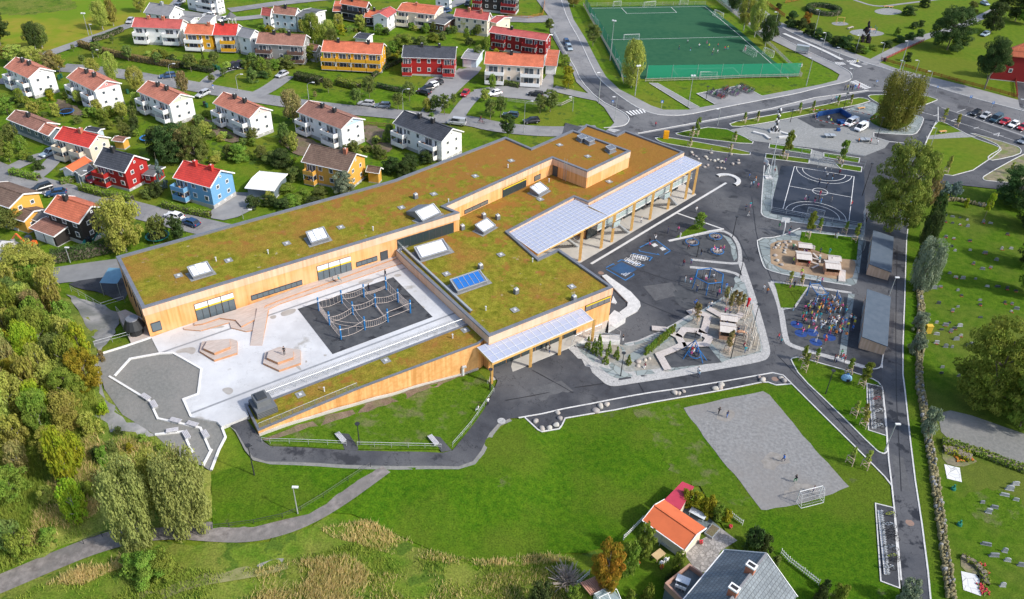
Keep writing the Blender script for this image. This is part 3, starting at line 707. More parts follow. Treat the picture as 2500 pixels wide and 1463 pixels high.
# park details
S('gravel_circle',[(2133,25),(2165,19),(2200,25),(2203,33),(2170,38),(2138,33)],mGravel,.03,smooth=2)
S('gravel_patch',[(2025,55),(2060,53),(2077,61),(2040,64)],mGravel,.03,smooth=2)
S('gravel_patch',[(2070,76),(2110,70),(2155,78),(2160,85),(2130,90),(2085,87)],mGravel,.03,smooth=1)
road([(2115,160),(2180,125),(2250,92),(2330,70),(2390,45),(2440,20)],3.4,mPave,.03);road([(2085,0),(2140,18),(2200,10),(2320,-5)],1.4,mPave,.03)
S('driveway',[(2475,190),(2560,200),(2560,290),(2490,262)],mDark,.04)
S('block_paving',[(1665,1345),(1760,1290),(1800,1320),(1760,1345),(1730,1400),(1700,1395)],mCob,.03)
S('patio',[(1660,1245),(1700,1240),(1760,1290),(1730,1310)],M('dark_deck',(.12,.15,.16),(.16,.19,.2),1,.8,aniso=(4,1,1)),.05)
S('house_garden',[(1440,1440),(1500,1390),(1590,1290),(1680,1240),(1730,1240),(1790,1340),(1700,1480),(1460,1480)],mCem,.01)
# rock slope left of the school
S('rock_slope',[(165,720),(255,745),(300,770),(262,840),(240,862),(225,810),(195,770)],mRock,.03,jag=.4)
S('rock_slope',[(236,862),(249,928),(262,985),(299,1013),(280,1000),(245,960),(228,900)],mRock,.03,jag=.3)
S('rubble_slope',[(262,985),(299,1015),(379,1063),(340,1068),(280,1050),(235,1010)],mRock,.03,jag=.5)
# ---------------------------------------------------------------- the school
ZU,ZL,ZC,ZT=11.9,8.4,6.5,1.5
mWoodU=M('facade_larch_upper',(.56,.33,.20),(.76,.49,.33),2.0,.75,aniso=(1,1,.04),c3=(.62,.48,.36),scale3=.12,fac3=.7,lo=.3,hi=.7,detail=3)
mWoodL=M('facade_larch',(.56,.25,.075),(.80,.43,.18),2.0,.7,aniso=(1,1,.04),c3=(.72,.43,.24),scale3=.15,fac3=.5,lo=.3,hi=.7,detail=3)
mWoodR=M('facade_larch_wedge',(.50,.24,.075),(.80,.45,.19),1.8,.7,aniso=(1,1,.03),c3=(.42,.20,.05),scale3=1.4,fac3=.4,lo=.3,hi=.72,detail=3)
mWoodG=M('facade_greyed',(.38,.30,.24),(.50,.40,.32),3.0,.8,aniso=(1,1,.04))
mCap=M('zinc_cap',(.17,.18,.20),(.21,.22,.25),.8,.45,metal=.3)
mFrame=M('dark_frame',(.05,.055,.06),rough=.5)
mDGlass=Mglass('dark_glass',(.03,.045,.05),1,.06)
mWGlass=Mglass('window_glass',(.10,.13,.15),1,.08)
mPanel=M('white_panel',(.72,.72,.72),rough=.6)
mYel=M('yellow_trim',(.60,.45,.03),rough=.6)
mDeck=M('deck_boards',(.38,.315,.275),(.50,.425,.38),2.2,.8,aniso=(.35,2.5,1),c3=(.44,.40,.37),scale3=.4,fac3=.5,rotz=-R(36))
mDeckE=M('deck_edge',(.50,.27,.15),(.40,.2,.1),1,.8)
mBeam=M('glulam',(.56,.33,.10),(.66,.42,.15),1.5,.65)
mSteel=M('galvanised',(.42,.44,.45),(.50,.52,.53),2,.45,metal=.5)
mWhiteM=M('white_metal',(.60,.61,.61),rough=.45)
mBlackM=M('black_metal',(.03,.032,.036),rough=.5)
mSed=M('sedum',(.125,.130,.012),(.225,.205,.026),.9,.95,c3=(.27,.135,.035),scale3=.13,fac3=.7,bump=.8,spec=.03,c4=(.30,.26,.15),scale4=.7,th4=.64,th3=(.46,.64),speck=.35)
# the sedum turns rust red towards the north-east end of the roofs
def _rust():
 t=mSed.node_tree;N=t.nodes;L=t.links;b=N['Principled BSDF'];src=b.inputs['Base Color'].links[0].from_socket
 g=N.new('ShaderNodeNewGeometry');sp=N.new('ShaderNodeSeparateXYZ');L.new(g.outputs['Position'],sp.inputs[0])
 n=N.new('ShaderNodeTexNoise');n.inputs['Scale'].default_value=.35;n.inputs['Detail'].default_value=7;n.inputs['Roughness'].default_value=.7;L.new(g.outputs['Position'],n.inputs['Vector'])
 a=N.new('ShaderNodeMapRange');a.inputs[1].default_value=118;a.inputs[2].default_value=158;a.inputs[3].default_value=-.10;a.inputs[4].default_value=.12;L.new(sp.outputs['Y'],a.inputs[0])
 s=N.new('ShaderNodeMath');L.new(a.outputs[0],s.inputs[0]);L.new(n.outputs[0],s.inputs[1])
 r=N.new('ShaderNodeMapRange');r.inputs[1].default_value=.46;r.inputs[2].default_value=.54;r.inputs[4].default_value=.85;L.new(s.outputs[0],r.inputs[0])
 x=N.new('ShaderNodeMix');x.data_type='RGBA';L.new(r.outputs[0],x.inputs[0]);L.new(src,x.inputs[6]);x.inputs[7].default_value=(.25,.115,.03,1);L.new(x.outputs[2],b.inputs['Base Color'])
_rust()
def inset(poly,d):
 n=len(poly)
 ar=sum(poly[i][0]*poly[(i+1)%n][1]-poly[(i+1)%n][0]*poly[i][1]for i in range(n))
 s=1 if ar>0 else-1;out=[]
 for i in range(n):
  p0,p,p1=Vector(poly[i-1]),Vector(poly[i]),Vector(poly[(i+1)%n])
  d0=(p-p0).normalized();d1=(p1-p).normalized()
  n0=Vector((-d0.y,d0.x))*s;n1=Vector((-d1.y,d1.x))*s
  k=(n0+n1);k=k/max(.3,k.length_squared)*2
  out.append((p.x+k.x*d,p.y+k.y*d))
 return out
UR=[tuple(P(x,y,ZU)[:2])for x,y in[(284,626),(347,752),(1121,518),(1085,503),(1349,385),(1434,418),(1539,368),(1398,317),(1297,361),(1234,334),(984,430),(965,438)]]
LR=[tuple(P(x,y,ZL)[:2])for x,y in[(968,610),(1060,560),(1250,440),(1398,330),(1432,303),(1505,329),(1526,318),(1670,371),(1437,493),(1402,480),(1240,565),(1314,630),(1363,607),(1496,700),(1194,820)]]
school=thing('school','long timber clad school with moss roofs, a walled roof court and two glazed canopies','school',(0,0,0))
def ring(b,poly,z0,z1,w,out=.06,mi=0):
 o=inset(poly,-out);i2=inset(poly,w);n=len(poly)
 for k in range(n):
  j=(k+1)%n
  for(a,c,d,e)in(((*o[k],z1),(*o[j],z1),(*i2[j],z1),(*i2[k],z1)),((*o[k],z0),(*o[j],z0),(*o[j],z1),(*o[k],z1)),((*i2[j],z0-.3),(*i2[k],z0-.3),(*i2[k],z1),(*i2[j],z1)),((*o[j],z0),(*o[k],z0),(*i2[k],z0),(*i2[j],z0))):
   b.face([a,c,d,e],mi)
def ccw(p):
 n=len(p);return p if sum(p[i][0]*p[(i+1)%n][1]-p[(i+1)%n][0]*p[i][1]for i in range(n))>0 else p[::-1]
UR=ccw(UR);LR=ccw(LR)
MB().prism(UR,-1,ZU-1.5,top=False).build('wall',mWoodL,school)
MB().prism(inset(UR,-.07),ZU-1.5,ZU-.22,top=False).build('upper_wall_band',mWoodU,school)
b=MB();b.face([(*p,ZU-.32)for p in inset(UR,.3)]);b.build('moss_roof',mSed,school)
b=MB();ring(b,UR,ZU-.22,ZU,.5);b.build('parapet',mCap,school)
MB().prism(LR,-1,ZL-1.6,top=False).build('wall',mWoodL,school)
MB().prism(inset(LR,-.07),ZL-1.6,ZL-.22,top=False).build('upper_wall_band',mWoodU,school)
b=MB();b.face([(*p,ZL-.34)for p in inset(LR,.3)]);b.build('moss_roof',mSed,school)
b=MB();ring(b,LR,ZL-.22,ZL,.45);b.build('parapet',mCap,school)
# strip roof along the wedge wall
Z6=6.9
ST=ccw([tuple(P(x,y,Z6)[:2])for x,y in[(1168,838),(1192,819),(1149,787),(640,982),(598,986),(630,1050),(872,949)]])
mbw=MB();mbw.prism(ST,-1,Z6-.2,top=False);mbw.build('wedge_wall',mWoodR,school)
b=MB();b.face([(*p,Z6-.16)for p in inset(ST,.2)]);b.build('moss_roof',mSed,school)
b=MB();ring(b,ST,Z6-.2,Z6,.26);b.build('parapet',mCap,school)
bs=MB();pa,pb=V(630,1050,Z6),V(1168,838,Z6)
d=(pb-pa).normalized();nrm=Vector((d.y,-d.x,0))
for k in range(40):
 q0=pa.lerp(pb,k/40)+nrm*.12;q1=pa.lerp(pb,(k+1)/40)+nrm*.12
 z0,z1=h1(q0.x,q0.y),h1(q1.x,q1.y)
 bs.face([(q0.x,q0.y,z0-.5),(q1.x,q1.y,z1-.5),(q1.x,q1.y,z1+.28),(q0.x,q0.y,z0+.28)])
 bs.face([(q0.x,q0.y,z0+.28),(q1.x,q1.y,z1+.28),(q1.x-nrm.x*.2,q1.y-nrm.y*.2,z1+.28),(q0.x-nrm.x*.2,q0.y-nrm.y*.2,z0+.28)])
bs.build('plinth',mTerr,school)
# vent box in the recess at the west end
b=MB();c=V(645,1003,6.4);T=Matrix.Translation(c)@Matrix.Rotation(R(36),4,'Z')
b.box((-1.4,-1.6,0),(1.4,1.6,1.5),T=T);b.box((-1.0,-.9,1.5),(.9,1.3,2.5),T=T);b.box((-.7,-.5,2.5),(.6,.9,2.75),1,T=T)
for k in range(5):b.box((-1.45,-1.65,.2+k*.25),(1.45,1.65,.25+k*.25),1,T=T)
b.build('vent_box',[M('vent_grey',(.14,.15,.16),rough=.6),mFrame],school)
# courtyard slab
court=[tuple(P(x,y,ZC)[:2])for x,y in[(369,824),(968,610),(1152,785),(650,981),(598,990),(608,1016),(541,1042),(530,1030),(467,1019),(448,977),(484,964),(492,903),(423,864),(390,865)]]
mb=MB();mb.prism(court,4.5,ZC+.03,mt=1);o=mb.build('courtyard',[mKerb,mConc]);o['kind']='structure'
for q in([(390,863),(990,655)],[(467,1010),(620,951),(1113,764)]):ribbon('drain',q,.35,mDrain,.045,z=ZC)
for q in([(428,856),(470,846),(481,855),(470,868),(455,860),(432,864)],[(683,765),(700,757),(724,753),(720,765),(690,775)],[(658,773),(675,769),(674,778),(662,780)],[(868,690),(905,679),(916,685),(892,696)],[(712,883),(730,892),(738,906),(728,902)],[(745,880),(752,882),(746,888)],[(788,866),(800,866),(794,872)],[(960,672),(975,669),(982,673),(968,678)],[(1018,748),(1030,746),(1040,752),(1026,754)],[(505,800),(540,794),(552,799),(520,804)],[(540,950),(562,945),(572,955),(560,966),(548,960)]):
 S('damp_stain',q,M('damp_concrete',(.30,.28,.255),(.38,.365,.34),.6,.6),.042,z=ZC,smooth=2)
S('rubber_surface',[(726.5,755),(960.3,677.4),(1056.4,774.5),(812.2,865.5)],mRub,.05,z=ZC)
m2=MB();q0,q1=V(640,970,ZC),V(1140,785,ZC)
for k in range(150):
 p=q0.lerp(q1,k/150);dd=(q1-q0).normalized();n2=Vector((-dd.y,dd.x,0));m2.box((-.06,0,0),(.06,1.5,.03),T=Matrix.Translation((p.x,p.y,ZC+.045))@Matrix.Rotation(R(36),4,'Z'))
o=m2.build('ribbed_paving',mKerb);o['kind']='structure'
# glass railing between court and strip roof
def railing(px,z,h,name,label,mat=mSteel,glass=True,cat='railing',step=1.6,draped=False,parent=None,world=None):
 w=world if world else([V(x,y,z)for x,y in px]if not draped else[G(*q)for q in px])
 root=thing(name,label,cat,w[0])if parent is None else parent
 o0=w[0]if parent is None else Vector((0,0,0))
 b=MB();pts=[]
 for a,c in zip(w[:-1],w[1:]):
  n=max(1,int((c-a).length/step));pts+=[a.lerp(c,k/n)for k in range(n)]
 pts.append(w[-1])
 if draped:
  for p in pts:p.z=h1(p.x,p.y)
 b.tube([p+Vector((0,0,h))-o0 for p in pts],.035,4)
 if not glass:b.tube([p+Vector((0,0,h*.55))-o0 for p in pts],.02,4)
 b.build('rail',mat,root)
 pm=MB()
 for p in pts:pm.cyl(p-o0,p-o0+Vector((0,0,h)),.03,n=5)
 if len(pts)<=60:
  one=MB().cyl((0,0,0),(0,0,h),.035,n=5).build('post',mat,root);one.location=pts[0]-o0
  for p in pts[1:]:
   q=one.copy();C.objects.link(q);q.parent=root;q.location=p-o0
 else:pm.build('posts',mat,root)
 if glass:
  g=MB()
  for a,c in zip(pts[:-1],pts[1:]):
   g.face([a-o0+Vector((0,0,.05)),c-o0+Vector((0,0,.05)),c-o0+Vector((0,0,h-.05)),a-o0+Vector((0,0,h-.05))])
  g.build('infill',glass if not isinstance(glass,bool)else Mglass('rail_glass',(.62,.68,.70),.35,.3),root)
 return root
mMesh=Mglass('mesh_infill',(.25,.27,.28),.15,.6)
railing([(640,975),(1155,782)],ZC,1.05,'railing','long pale mesh railing between the white courtyard and the narrow moss roof',glass=mMesh)
railing([(632,1047),(872,947)],Z6-.05,.95,'railing','grey mesh guard rail along the low end of the wedge roof',mat=mCap,glass=mMesh)
b=MB();p0,p1=V(857,952,Z6),V(872,946,Z6)
# parapet wall with wooden face at the east side of the court
b=MB();a,c=V(968,612,ZC),V(1150,784,ZC);dd=(c-a).normalized();n2=Vector((dd.y,-dd.x,0))
if n2.x>0:n2=-n2
off=n2*.05
b.face([a+off,c+off,c+off+Vector((0,0,1.55)),a+off+Vector((0,0,1.55))]);b.face([a+off-n2*.35+Vector((0,0,2.0)),a+off+Vector((0,0,2.0)),c+off+Vector((0,0,2.0)),c+off-n2*.35+Vector((0,0,2.0))],1)
b.face([a+off+Vector((0,0,1.55)),c+off+Vector((0,0,1.55)),c+off+Vector((0,0,2.0)),a+off+Vector((0,0,2.0))],1)
n=26
for k in range(n):
 p=a.lerp(c,(k+.5)/n)+n2*.07
 b.bar(p+Vector((0,0,.1)),p+Vector((0,0,1.5)),.07,mi=2)
b.build('court_side_wall',[mWoodG,mSteel,mSteel],school)
# ---- facade pieces placed along a wall line
class Face:
 def __init__(s,a,b):
  s.a=Vector((a[0],a[1],0));s.b=Vector((b[0],b[1],0));s.d=(s.b-s.a).normalized();s.n=Vector((s.d.y,-s.d.x,0));s.L=(s.b-s.a).length
  s.ang=math.atan2(s.d.y,s.d.x)
 def u(s,px,py,z):p=V(px,py,z);p.z=0;return(p-s.a).dot(s.d)
 def T(s,u,z,out=0):q=s.a+s.d*u+s.n*out;return Matrix.Translation((q.x,q.y,z))@Matrix.Rotation(s.ang,4,'Z')
def opening(face,u0,u1,z0,z1,nm='window',panes=3,parent=None,glass=None,frame=None,white=0.0,yellow=False,proud=.1):
 parent=parent or school;b=MB();T=face.T(0,0);t=.09
 def bx(a,c,e,f,d0,d1,mi=0):b.box((a,-d1,e),(c,-d0,f),mi,T)
 bx(u0,u1,z0,z0+t,-.2,proud+.04);bx(u0,u1,z1-t,z1,-.2,proud+.04)
 for k in range(panes+1):
  x=u0+(u1-u0)*k/panes;bx(max(u0,x-t/2),min(u1,x+t/2),z0+t,z1-t,-.2,proud+.02)
 top=z1-t
 if white:
  bx(u0+.03,u1-.03,z1-white,z1-.02,0,proud+.05,1);top=z1-white
  if yellow:bx(u0+.03,u1-.03,z1-white-.28,z1-white,0,proud+.07,2);top-=.28
 fr=b.build(nm,[frame or mFrame,mPanel,mYel],parent)
 g=MB();g.box((u0+t/2,-proud,z0+t/2),(u1-t/2,-.02,top),0,T);g.build('pane',glass or mWGlass,fr)
 return fr
fU=Face(P(347,752,ZU),P(1121,518,ZU))
z0=ZC+.05
opening(fU,.5,1.9,ZC+.7,ZC+2.3,panes=1)
u1_,u2_=fU.u(482,783,ZC),fU.u(577,754,ZC)
for k in range(3):opening(fU,u1_+(u2_-u1_)*k/3,u1_+(u2_-u1_)*(k+.97)/3,z0,ZC+3.3,panes=2,white=.85,yellow=True)
uw=fU.u(616,733,ZC+1),fU.u(737,690,ZC+1)
opening(fU,uw[0],uw[1],ZC+.75,ZC+1.65,panes=9)
u1_,u2_=fU.u(775,687,ZC),fU.u(857,661,ZC)
for k in range(3):opening(fU,u1_+(u2_-u1_)*k/3,u1_+(u2_-u1_)*(k+.97)/3,z0,ZC+3.3,panes=2,white=.85,yellow=True)
uw=fU.u(868,649,ZC+.8),fU.u(917,631,ZC+.8);opening(fU,uw[0],uw[1],ZC+.8,ZC+1.7,panes=4)
uw=fU.u(926,638,ZC),fU.u(943,632,ZC);opening(fU,uw[0],uw[1],z0,ZC+2.2,'door',panes=1,glass=M('door_dark',(.06,.07,.08),rough=.5))
uw=fU.u(976,615,ZL-.3),fU.u(1112,571,ZL-.3);opening(fU,uw[0],uw[1],ZL-.3,ZL+1.75,panes=9,glass=mDGlass)
fV=Face(P(1085,503,ZU),P(1349,385,ZU))
uw=fV.u(1155,533,ZL),fV.u(1210,505,ZL);opening(fV,uw[0],uw[1],ZL-.1,ZL+.7,panes=3,glass=M('louvre',(.14,.14,.13),rough=.6))
uw=fV.u(1233,485,ZL-.3),fV.u(1287,457,ZL-.3);opening(fV,uw[0],uw[1],ZL-.3,ZL+1.6,panes=6,glass=mDGlass,yellow=True,white=.02)
uw=fV.u(1306,447,ZL-.3),fV.u(1322,441,ZL-.3);opening(fV,uw[0],uw[1],ZL,ZL+1.1,panes=1,glass=M('louvre',(.14,.14,.13)))
fW=Face(P(1349,385,ZU),P(1434,418,ZU))
opening(fW,.3,1.5,ZL-.3,ZL+1.9,'door',panes=1,glass=M('door_dark',(.06,.07,.08)))
b=MB();T=fW.T(3.6,0)
for x in(-.3,.3):b.bar(T@Vector((x,-.35,ZL-.3)),T@Vector((x,-.35,ZU+1.1)),.06)
for k in range(14):b.bar(T@Vector((-.3,-.35,ZL+.1+k*.3)),T@Vector((.3,-.35,ZL+.1+k*.3)),.04)
b.build('roof_ladder',mSteel,school)
fE=Face(P(284,626,ZU),P(347,752,ZU))
for k in range(4):opening(fE,3+k*3.2,3.5+k*3.2,8.0,10.6,panes=1)
fS=Face(P(1194,820,ZL),P(1496,700,ZL))
L=fS.L
opening(fS,L-5.6,L-.3,ZL-2.9,ZL-1.65,panes=4,glass=M('grey_blind',(.16,.16,.17),rough=.5),yellow=True,white=.02)
for k in range(6):opening(fS,.6+k*(L-7.5)/6,.6+(k+.93)*(L-7.5)/6,ZT+.1,ZT+3.0,'door' if k in(0,3)else 'window',panes=3,glass=mDGlass)
# ---- skylights
mSkyG=M('skylight_glass',(.66,.69,.74),(.72,.74,.78),.5,.15)
def skylight(q,z,hb=1.25,hf=.55,glass=None,panes=(1,1),flap=False,skirt=True):
 w=[V(x,y,z+(hb if i<2 else hf))for i,(x,y)in enumerate(q)]
 cen=(w[0]+w[1]+w[2]+w[3])/4;ex=((w[1]-w[0])+(w[2]-w[3]))/4;ey=((w[0]-w[3])+(w[1]-w[2]))/4;ex.z=ey.z=0;cen.z=0
 c4=[cen-ex+ey,cen+ex+ey,cen+ex-ey,cen-ex-ey]
 hs=[hb,hb,hf,hf]
 B=MB()
 bot=[Vector((p.x,p.y,z-.02))for p in c4];top=[Vector((p.x,p.y,z+h))for p,h in zip(c4,hs)]
 for i in range(4):j=(i+1)%4;B.face([bot[j],bot[i],top[i],top[j]])
 B.face([top[3],top[2],top[1],top[0]])
 if skirt:
  s4=[cen+(p-cen)*1.3 for p in c4];B.face([(p.x,p.y,z+.02)for p in reversed(s4)],1)
 o=B.build('skylight',[mCap,mGravel],school)
 def uv(u,v,lift=.03):
  p=top[0].lerp(top[1],u).lerp(top[3].lerp(top[2],u),v);return p+Vector((0,0,lift))
 g=MB();m=.06;nx,ny=panes
 for i in range(nx):
  for j in range(ny):
   u0,u1,v0,v1=m+(1-2*m)*i/nx+.008,m+(1-2*m)*(i+1)/nx-.008,m+(1-2*m)*j/ny+.008,m+(1-2*m)*(j+1)/ny-.008
   g.face([uv(u0,v1),uv(u1,v1),uv(u1,v0),uv(u0,v0)])
 if flap:g.face([uv(.35,.55,.16),uv(.68,.55,.16),uv(.68,.05,.16),uv(.35,.05,.16)]);g.face([uv(.35,.55,.03),uv(.68,.55,.03),uv(.68,.55,.16),uv(.35,.55,.16)],0)
 g.build('glass',glass or mSkyG,o)
 f=MB()
 for(a1,a2)in(((.0,.0),(1,.0)),((1,.0),(1,1)),((1,1),(0,1)),((0,1),(0,0))):f.bar(uv(*a1),uv(*a2),.16,.1)
 for i in range(1,nx):f.bar(uv(m+(1-2*m)*i/nx,m,.05),uv(m+(1-2*m)*i/nx,1-m,.05),.07)
 f.build('frame',mSteel,o)
 return o
zu,zl=ZU-.3,ZL-.3
skylight([(457,653),(505,638),(519,663),(471,676)],zu,flap=True,panes=(3,1))
skylight([(746.7,568),(790,553.5),(803,581),(760,592.5)],zu,flap=True,panes=(3,1))
skylight([(1015,516),(1056,498),(1077,518),(1030,540)],zu,1.7,.5)
b=MB();a4=[V(991,517,zu+.6),V(1021,500,zu+.6),V(1056,498,zu+1.68),V(1015,516,zu+1.68)]
b.face([a4[0],a4[3],a4[2],a4[1]]);b.face([V(991,517,zu+.6),V(993,524,zu),V(1030,540,zu+.45),V(1015,516,zu+1.68)]);b.build('skylight_side',mCap,school)
skylight([(1011,604),(1081,583),(1097,610.6),(1026.5,631)],zl)
skylight([(1160,551),(1189,531),(1210,552),(1180,566)],zl)
skylight([(1098.7,683),(1170.6,658.7),(1189,686),(1117,710.6)],zl,glass=Mglass('blue_skylight_glass',(.02,.13,.42),1,.1),panes=(5,2))
skylight([(1294,459),(1318,443),(1340,462.6),(1315,474)],zl,flap=True)
for q in([(1409,332),(1422,328),(1433,335),(1419,340)],[(1426.5,339),(1440,334),(1452,341.5),(1439,347)],[(1479,358),(1493,353),(1504,361),(1489,367.5)]):
 skylight(q,zu,.8,.8,glass=mCap)
def roofbits(lst,z,nm,fn):
 for(x,y)in lst:
  p=V(x,y,z);b=MB();mm=fn(b);o=b.build(nm,mm,school);o.location=p;o.rotation_euler=(0,0,R(36))
def f_vent(b):b.box((-.35,-.35,0),(.35,.35,.75));b.box((-.3,-.3,.75),(.3,.3,.95),1);b.cyl((0,0,.95),(0,0,1.15),.14,mi=2);return[mCap,mWhiteM,mSteel]
def f_drain(b):b.box((-.6,-.6,0),(.6,.6,.05));b.box((-.2,-.2,.05),(.2,.2,.14),1);return[mGravel,mWhiteM]
def f_pipe(b):b.cyl((0,0,0),(0,0,.7),.09);b.cyl((0,0,.7),(0,0,.78),.14);return[mWhiteM]
roofbits([(1015,484)],zu,'roof_vent',f_vent);roofbits([(1181,532),(1215,535),(1129,560),(1173,656),(1260,716),(1401,733),(1452,398),(1463,396),(1210,438)],zl,'roof_vent',f_vent)
roofbits([(558,636),(436,673),(832,555),(700,594.5),(980,507),(1059,474),(1160,430),(1248,392.5),(1366,354),(1435,382)],zu+.02,'roof_drain',f_drain)
roofbits([(1222.6,622),(1090,669),(1396,700),(1257,757),(1487,443.6),(1319,487)],zl+.02,'roof_drain',f_drain)
roofbits([(1135.6,806),(942,880.5),(733,963.6)],Z6-.15,'roof_drain',f_drain)
roofbits([(528,638),(655,620),(911,563),(1095,495),(1240,410)],zu,'roof_pipe',f_pipe);roofbits([(1340,445),(1186,758),(1300,640)],zl,'roof_pipe',f_pipe);roofbits([(792,956),(1105,826)],Z6-.15,'roof_pipe',f_pipe)
# ---- canopies
mSol=Mglass('solar_glass',(.36,.40,.52),.88,.12)
def canopy(inner,outer,zi,zo,nx,ny,colpx,zbase,parts_label,lipmat=mBeam):
 """inner/outer: pixel end points of the inner and outer edges"""
 a,b2=V(*inner[0],zi),V(*inner[1],zi);d,c=V(*outer[0],zo),V(*outer[1],zo)
 root=bpy.data.objects.new('canopy',None);C.objects.link(root);root.parent=school
 def uv(u,v,l=0):p=a.lerp(b2,u).lerp(d.lerp(c,u),v);return p+Vector((0,0,l))
 g=MB()
 for i in range(nx):
  for j in range(ny):
   e=.02
   u0,u1,v0,v1=i/nx,(i+1)/nx,j/ny,(j+1)/ny
   g.face([uv(u0,v1),uv(u1,v1),uv(u1,v0),uv(u0,v0)])
 g.build('solar_panels',mSol,root)
 f=MB()
 for i in range(nx+1):f.bar(uv(i/nx,0,.03),uv(i/nx,1,.03),.09,.03)
 for j in range(1,ny):f.bar(uv(0,j/ny,.03),uv(1,j/ny,.03),.05,.02)
 f.bar(uv(0,1,.03),uv(1,1,.03),.18,.12)
 f.build('glazing_bars',mWhiteM,root)
 k=MB()
 for i in range(0,nx+1,3):k.bar(uv(i/nx,0,-.22),uv(i/nx,1,-.22),.14,.34)
 k.bar(uv(0,.97,-.3),uv(1,.97,-.3),.2,.5);k.bar(uv(0,.5,-.25),uv(1,.5,-.25),.12,.3)
 k.build('beams',mBeam,root)
 for(x,y)in colpx:
  p=P(x,y,zbase);u=((Vector(p)-d).dot(c-d))/(c-d).length_squared
  q=uv(u,.97,-.3)
  k=MB()
  for s in(-.17,.17):
   dd=(c-d).normalized()*s;k.bar((q.x+dd.x,q.y+dd.y,zbase-.3),(q.x+dd.x,q.y+dd.y,q.z+.1),.17,.34)
  k.build('column',mBeam,root)
 return root
cl=[(1418,639),(1469,608),(1494,592),(1543,565),(1588,538),(1631,512),(1674,487),(1694,476)]
canopy([(1437,503),(1671,381)],[(1486,527.5),(1713,399)],7.95,7.3,24,6,[],0,'')
canopy([(1243,570),(1408,485)],[(1313,620),(1486,527.5)],7.95,7.3,18,9,[],0,'')
# outer row of tall columns stands under the outer edge
d0,c0=V(1313,620,7.1),V(1713,399,7.1)
for(x,y)in cl:
 p=V(x,y,0);u=(p-d0).dot(c0-d0)/(c0-d0).length_squared;q=d0.lerp(c0,u);k=MB();dd=(c0-d0).normalized()
 for s in(-.17,.17):k.bar((q.x+dd.x*s,q.y+dd.y*s,-.2),(q.x+dd.x*s,q.y+dd.y*s,7.1),.16,.34)
 k.build('column',mBeam,school)
canopy([(1165,848),(1409,744)],[(1202,886),(1448,781)],6.7,5.9,15,3,[],ZT,'')
d1,c1=V(1202,886,5.7),V(1448,781,5.7)
for x,y in[(1198,936),(1288,890),(1358,858),(1439,824)]:
 p=V(x,y,ZT);u=(p-d1).dot(c1-d1)/(c1-d1).length_squared;q=d1.lerp(c1,u);k=MB();dd=(c1-d1).normalized()
 for s in(-.12,.12):k.bar((q.x+dd.x*s,q.y+dd.y*s,0),(q.x+dd.x*s,q.y+dd.y*s,5.7),.16,.3)
 k.build('column',mBeam,school)
# space behind the tall columns: paved floor, recessed facade, gallery
S('terrace',[(1300,640),(1418,642),(1700,476),(1660,440),(1437,500),(1240,600)],mTerr,.06)
w0,w1=V(1437,503,7.9),V(1671,381,7.9);w2,w3=V(1243,570,7.9),V(1402,487,7.9)
mWallIn=M('pale_render',(.62,.60,.56),rough=.8)
def gallery(a,b2,n,deep=2.2,glass_floor=3.7):
 f=Face(a[:2],b2[:2])
 for k in range(n):
  u0,u1=f.L*k/n,f.L*(k+.85)/n
  opening(f,u0+.3,u1,.2,2.9,'window',panes=3,glass=mDGlass)
  opening(f,u0+.3,u1,4.0,6.4,'window',panes=3,glass=mDGlass,frame=mBeam)
 T=f.T(0,0)
 MB().box((0,-deep,glass_floor-.25),(f.L,0,glass_floor),T=T).build('gallery_floor',mTerr,school)
 MB().box((0,-deep-.06,glass_floor),(f.L,-deep,glass_floor+1.05),T=T).build('gallery_balustrade',Mglass('balustrade_glass',(.45,.55,.55),.6,.2),school)
 b=MB();b.box((0,-deep-.1,glass_floor+1.05),(f.L,-deep+.04,glass_floor+1.12),T=T);b.box((0,-deep-.12,glass_floor-.3),(f.L,-deep-.02,glass_floor-.05),T=T);b.build('gallery_rail',mWhiteM,school)
 return f
f1=gallery(w0,w1,8,2.6);f2=gallery(w2,w3,6,3.0)
for f,u in((f1,5.0),(f1,22.0),(f2,12.0)):
 b=MB();T=f.T(u,0)
 for k in range(12):b.box((k*.3,-4.2,3.7-k*.3-.3),(k*.3+.35,-2.9,3.7-k*.3-.2),T=T)
 b.bar(T@Vector((0,-4.2,4.6)),T@Vector((3.9,-4.2,1.0)),.06);b.bar(T@Vector((0,-4.2,3.6)),T@Vector((3.9,-4.2,0.05)),.1,.3)
 b.box((-2.0,-4.3,3.45),(0,-2.6,3.65),T=T);b.box((-2,-4.32,3.7),(0,-4.26,4.75),1,T=T)
 b.build('outer_stair',[mSteel,Mglass('balustrade_glass',(.45,.55,.55),.6)],school)
# terrace under the south canopy
S('terrace',[(1148,903),(1186,937),(1388,848),(1437,820),(1478,800),(1488,770),(1300,800)],mTerr,.0,z=ZT+.06,skirt=1.6)
